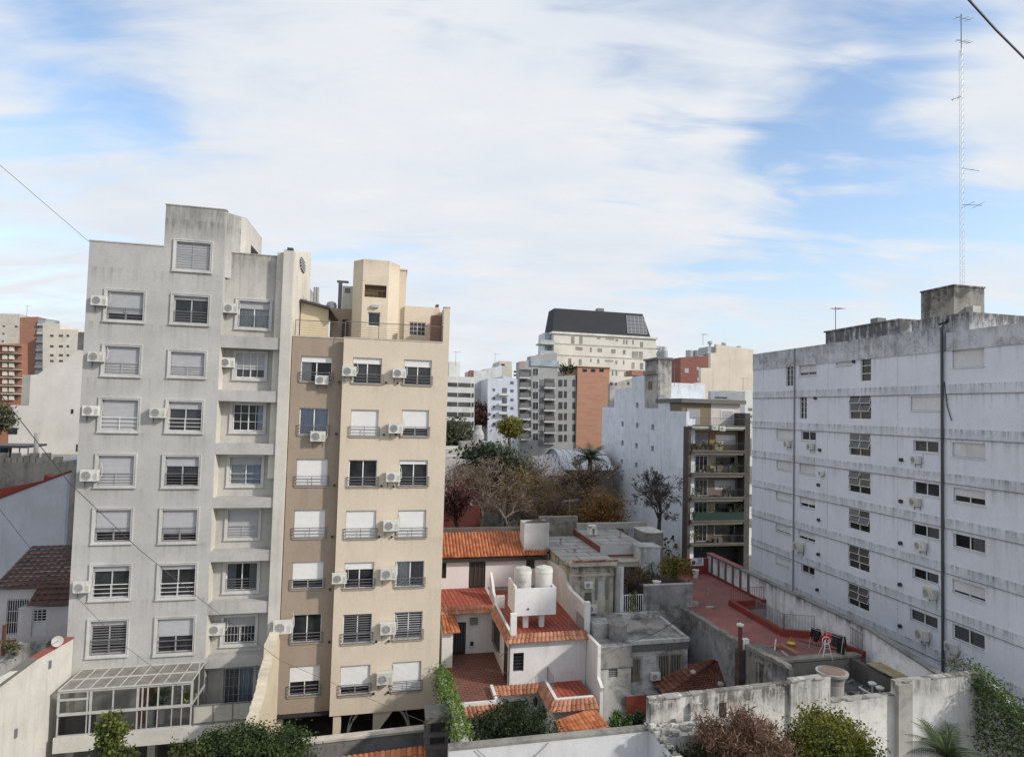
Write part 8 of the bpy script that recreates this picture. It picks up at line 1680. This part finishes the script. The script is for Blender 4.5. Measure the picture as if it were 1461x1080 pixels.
cov = math_(nt, 'ADD', math_(nt, 'MULTIPLY', n1, .75), math_(nt, 'MULTIPLY', n2, .75))
cov = math_(nt, 'SUBTRACT', cov, .25)
def gapf(px, py, size, amt):
    d = ray(px, py).normalized(); vm = nt.nodes.new('ShaderNodeVectorMath'); vm.operation = 'DOT_PRODUCT'; vm.inputs[1].default_value = d
    nt.links.new(D, vm.inputs[0]); return ramp(nt, vm.outputs['Value'], math.cos(rad(size)), 1.0, 0, amt)
gaps = [(1080, 350, 9, .16), (1200, 310, 10, .19), (1320, 275, 9, .15), (1150, 215, 7, .15), (1225, 150, 9, .17), (1290, 95, 6, .10), (980, 385, 5, .09), (40, 120, 18, .10), (125, 88, 8, .05), (1430, 320, 9, .10), (880, 100, 11, .05), (640, 262, 6, .05), (300, 60, 14, .07), (1100, 40, 13, .08)]
wob = ramp(nt, noise(nt, mapping(nt, P, (1.4, 3.2, 1), (0, 0, rad(-38))), 2.0, 5, .55, .5), .36, .62, .5, 1.15)
gs = None
for g_ in gaps: v_ = gapf(*g_); gs = v_ if gs is None else math_(nt, 'ADD', gs, v_)
cov = math_(nt, 'SUBTRACT', cov, math_(nt, 'MULTIPLY', gs, wob))
for g_ in [(560, 200, 24, .13), (1420, 180, 8, .12), (820, 330, 12, .10), (930, 318, 4, .10), (1010, 298, 4, .14), (1090, 276, 4, .15), (1160, 256, 4, .14), (1230, 236, 3.5, .10), (1330, 180, 4, .08)]: cov = math_(nt, 'ADD', cov, gapf(*g_))
cl = ramp(nt, cov, .16, .60, 0, 1)
cl = math_(nt, 'MULTIPLY', math_(nt, 'SUBTRACT', 3.0, math_(nt, 'MULTIPLY', cl, 2.0)), math_(nt, 'MULTIPLY', cl, cl), True)
shade = ramp(nt, noise(nt, mapping(nt, P, (1.2, 2.2, 1), (0, 0, rad(-30))), 1.7, 6, .6), .3, .7, 0, 1)
cloud = mix(nt, shade, (7.9, 8.5, 9.3), (9.2, 9.4, 9.7))
hz = ramp(nt, sp.outputs[2], .0, .30, .75, 0)
blue = nt.nodes.new('ShaderNodeMix'); blue.data_type = 'RGBA'; blue.blend_type = 'MULTIPLY'; blue.inputs[0].default_value = 1
nt.links.new(sky.outputs[0], blue.inputs[6]); blue.inputs[7].default_value = SKYGAIN
base = mix(nt, hz, blue.outputs[2], (6.6, 7.5, 8.4))
nt.links.new(mix(nt, cl, base, cloud), bg.inputs['Color'])
SC.view_settings.view_transform = 'Standard'; SC.view_settings.look = 'None'; SC.view_settings.exposure = 0; SC.view_settings.gamma = 1
SC.cycles.use_denoising = True
SC.cycles.max_bounces = 6; SC.cycles.diffuse_bounces = 3; SC.cycles.transparent_max_bounces = 12
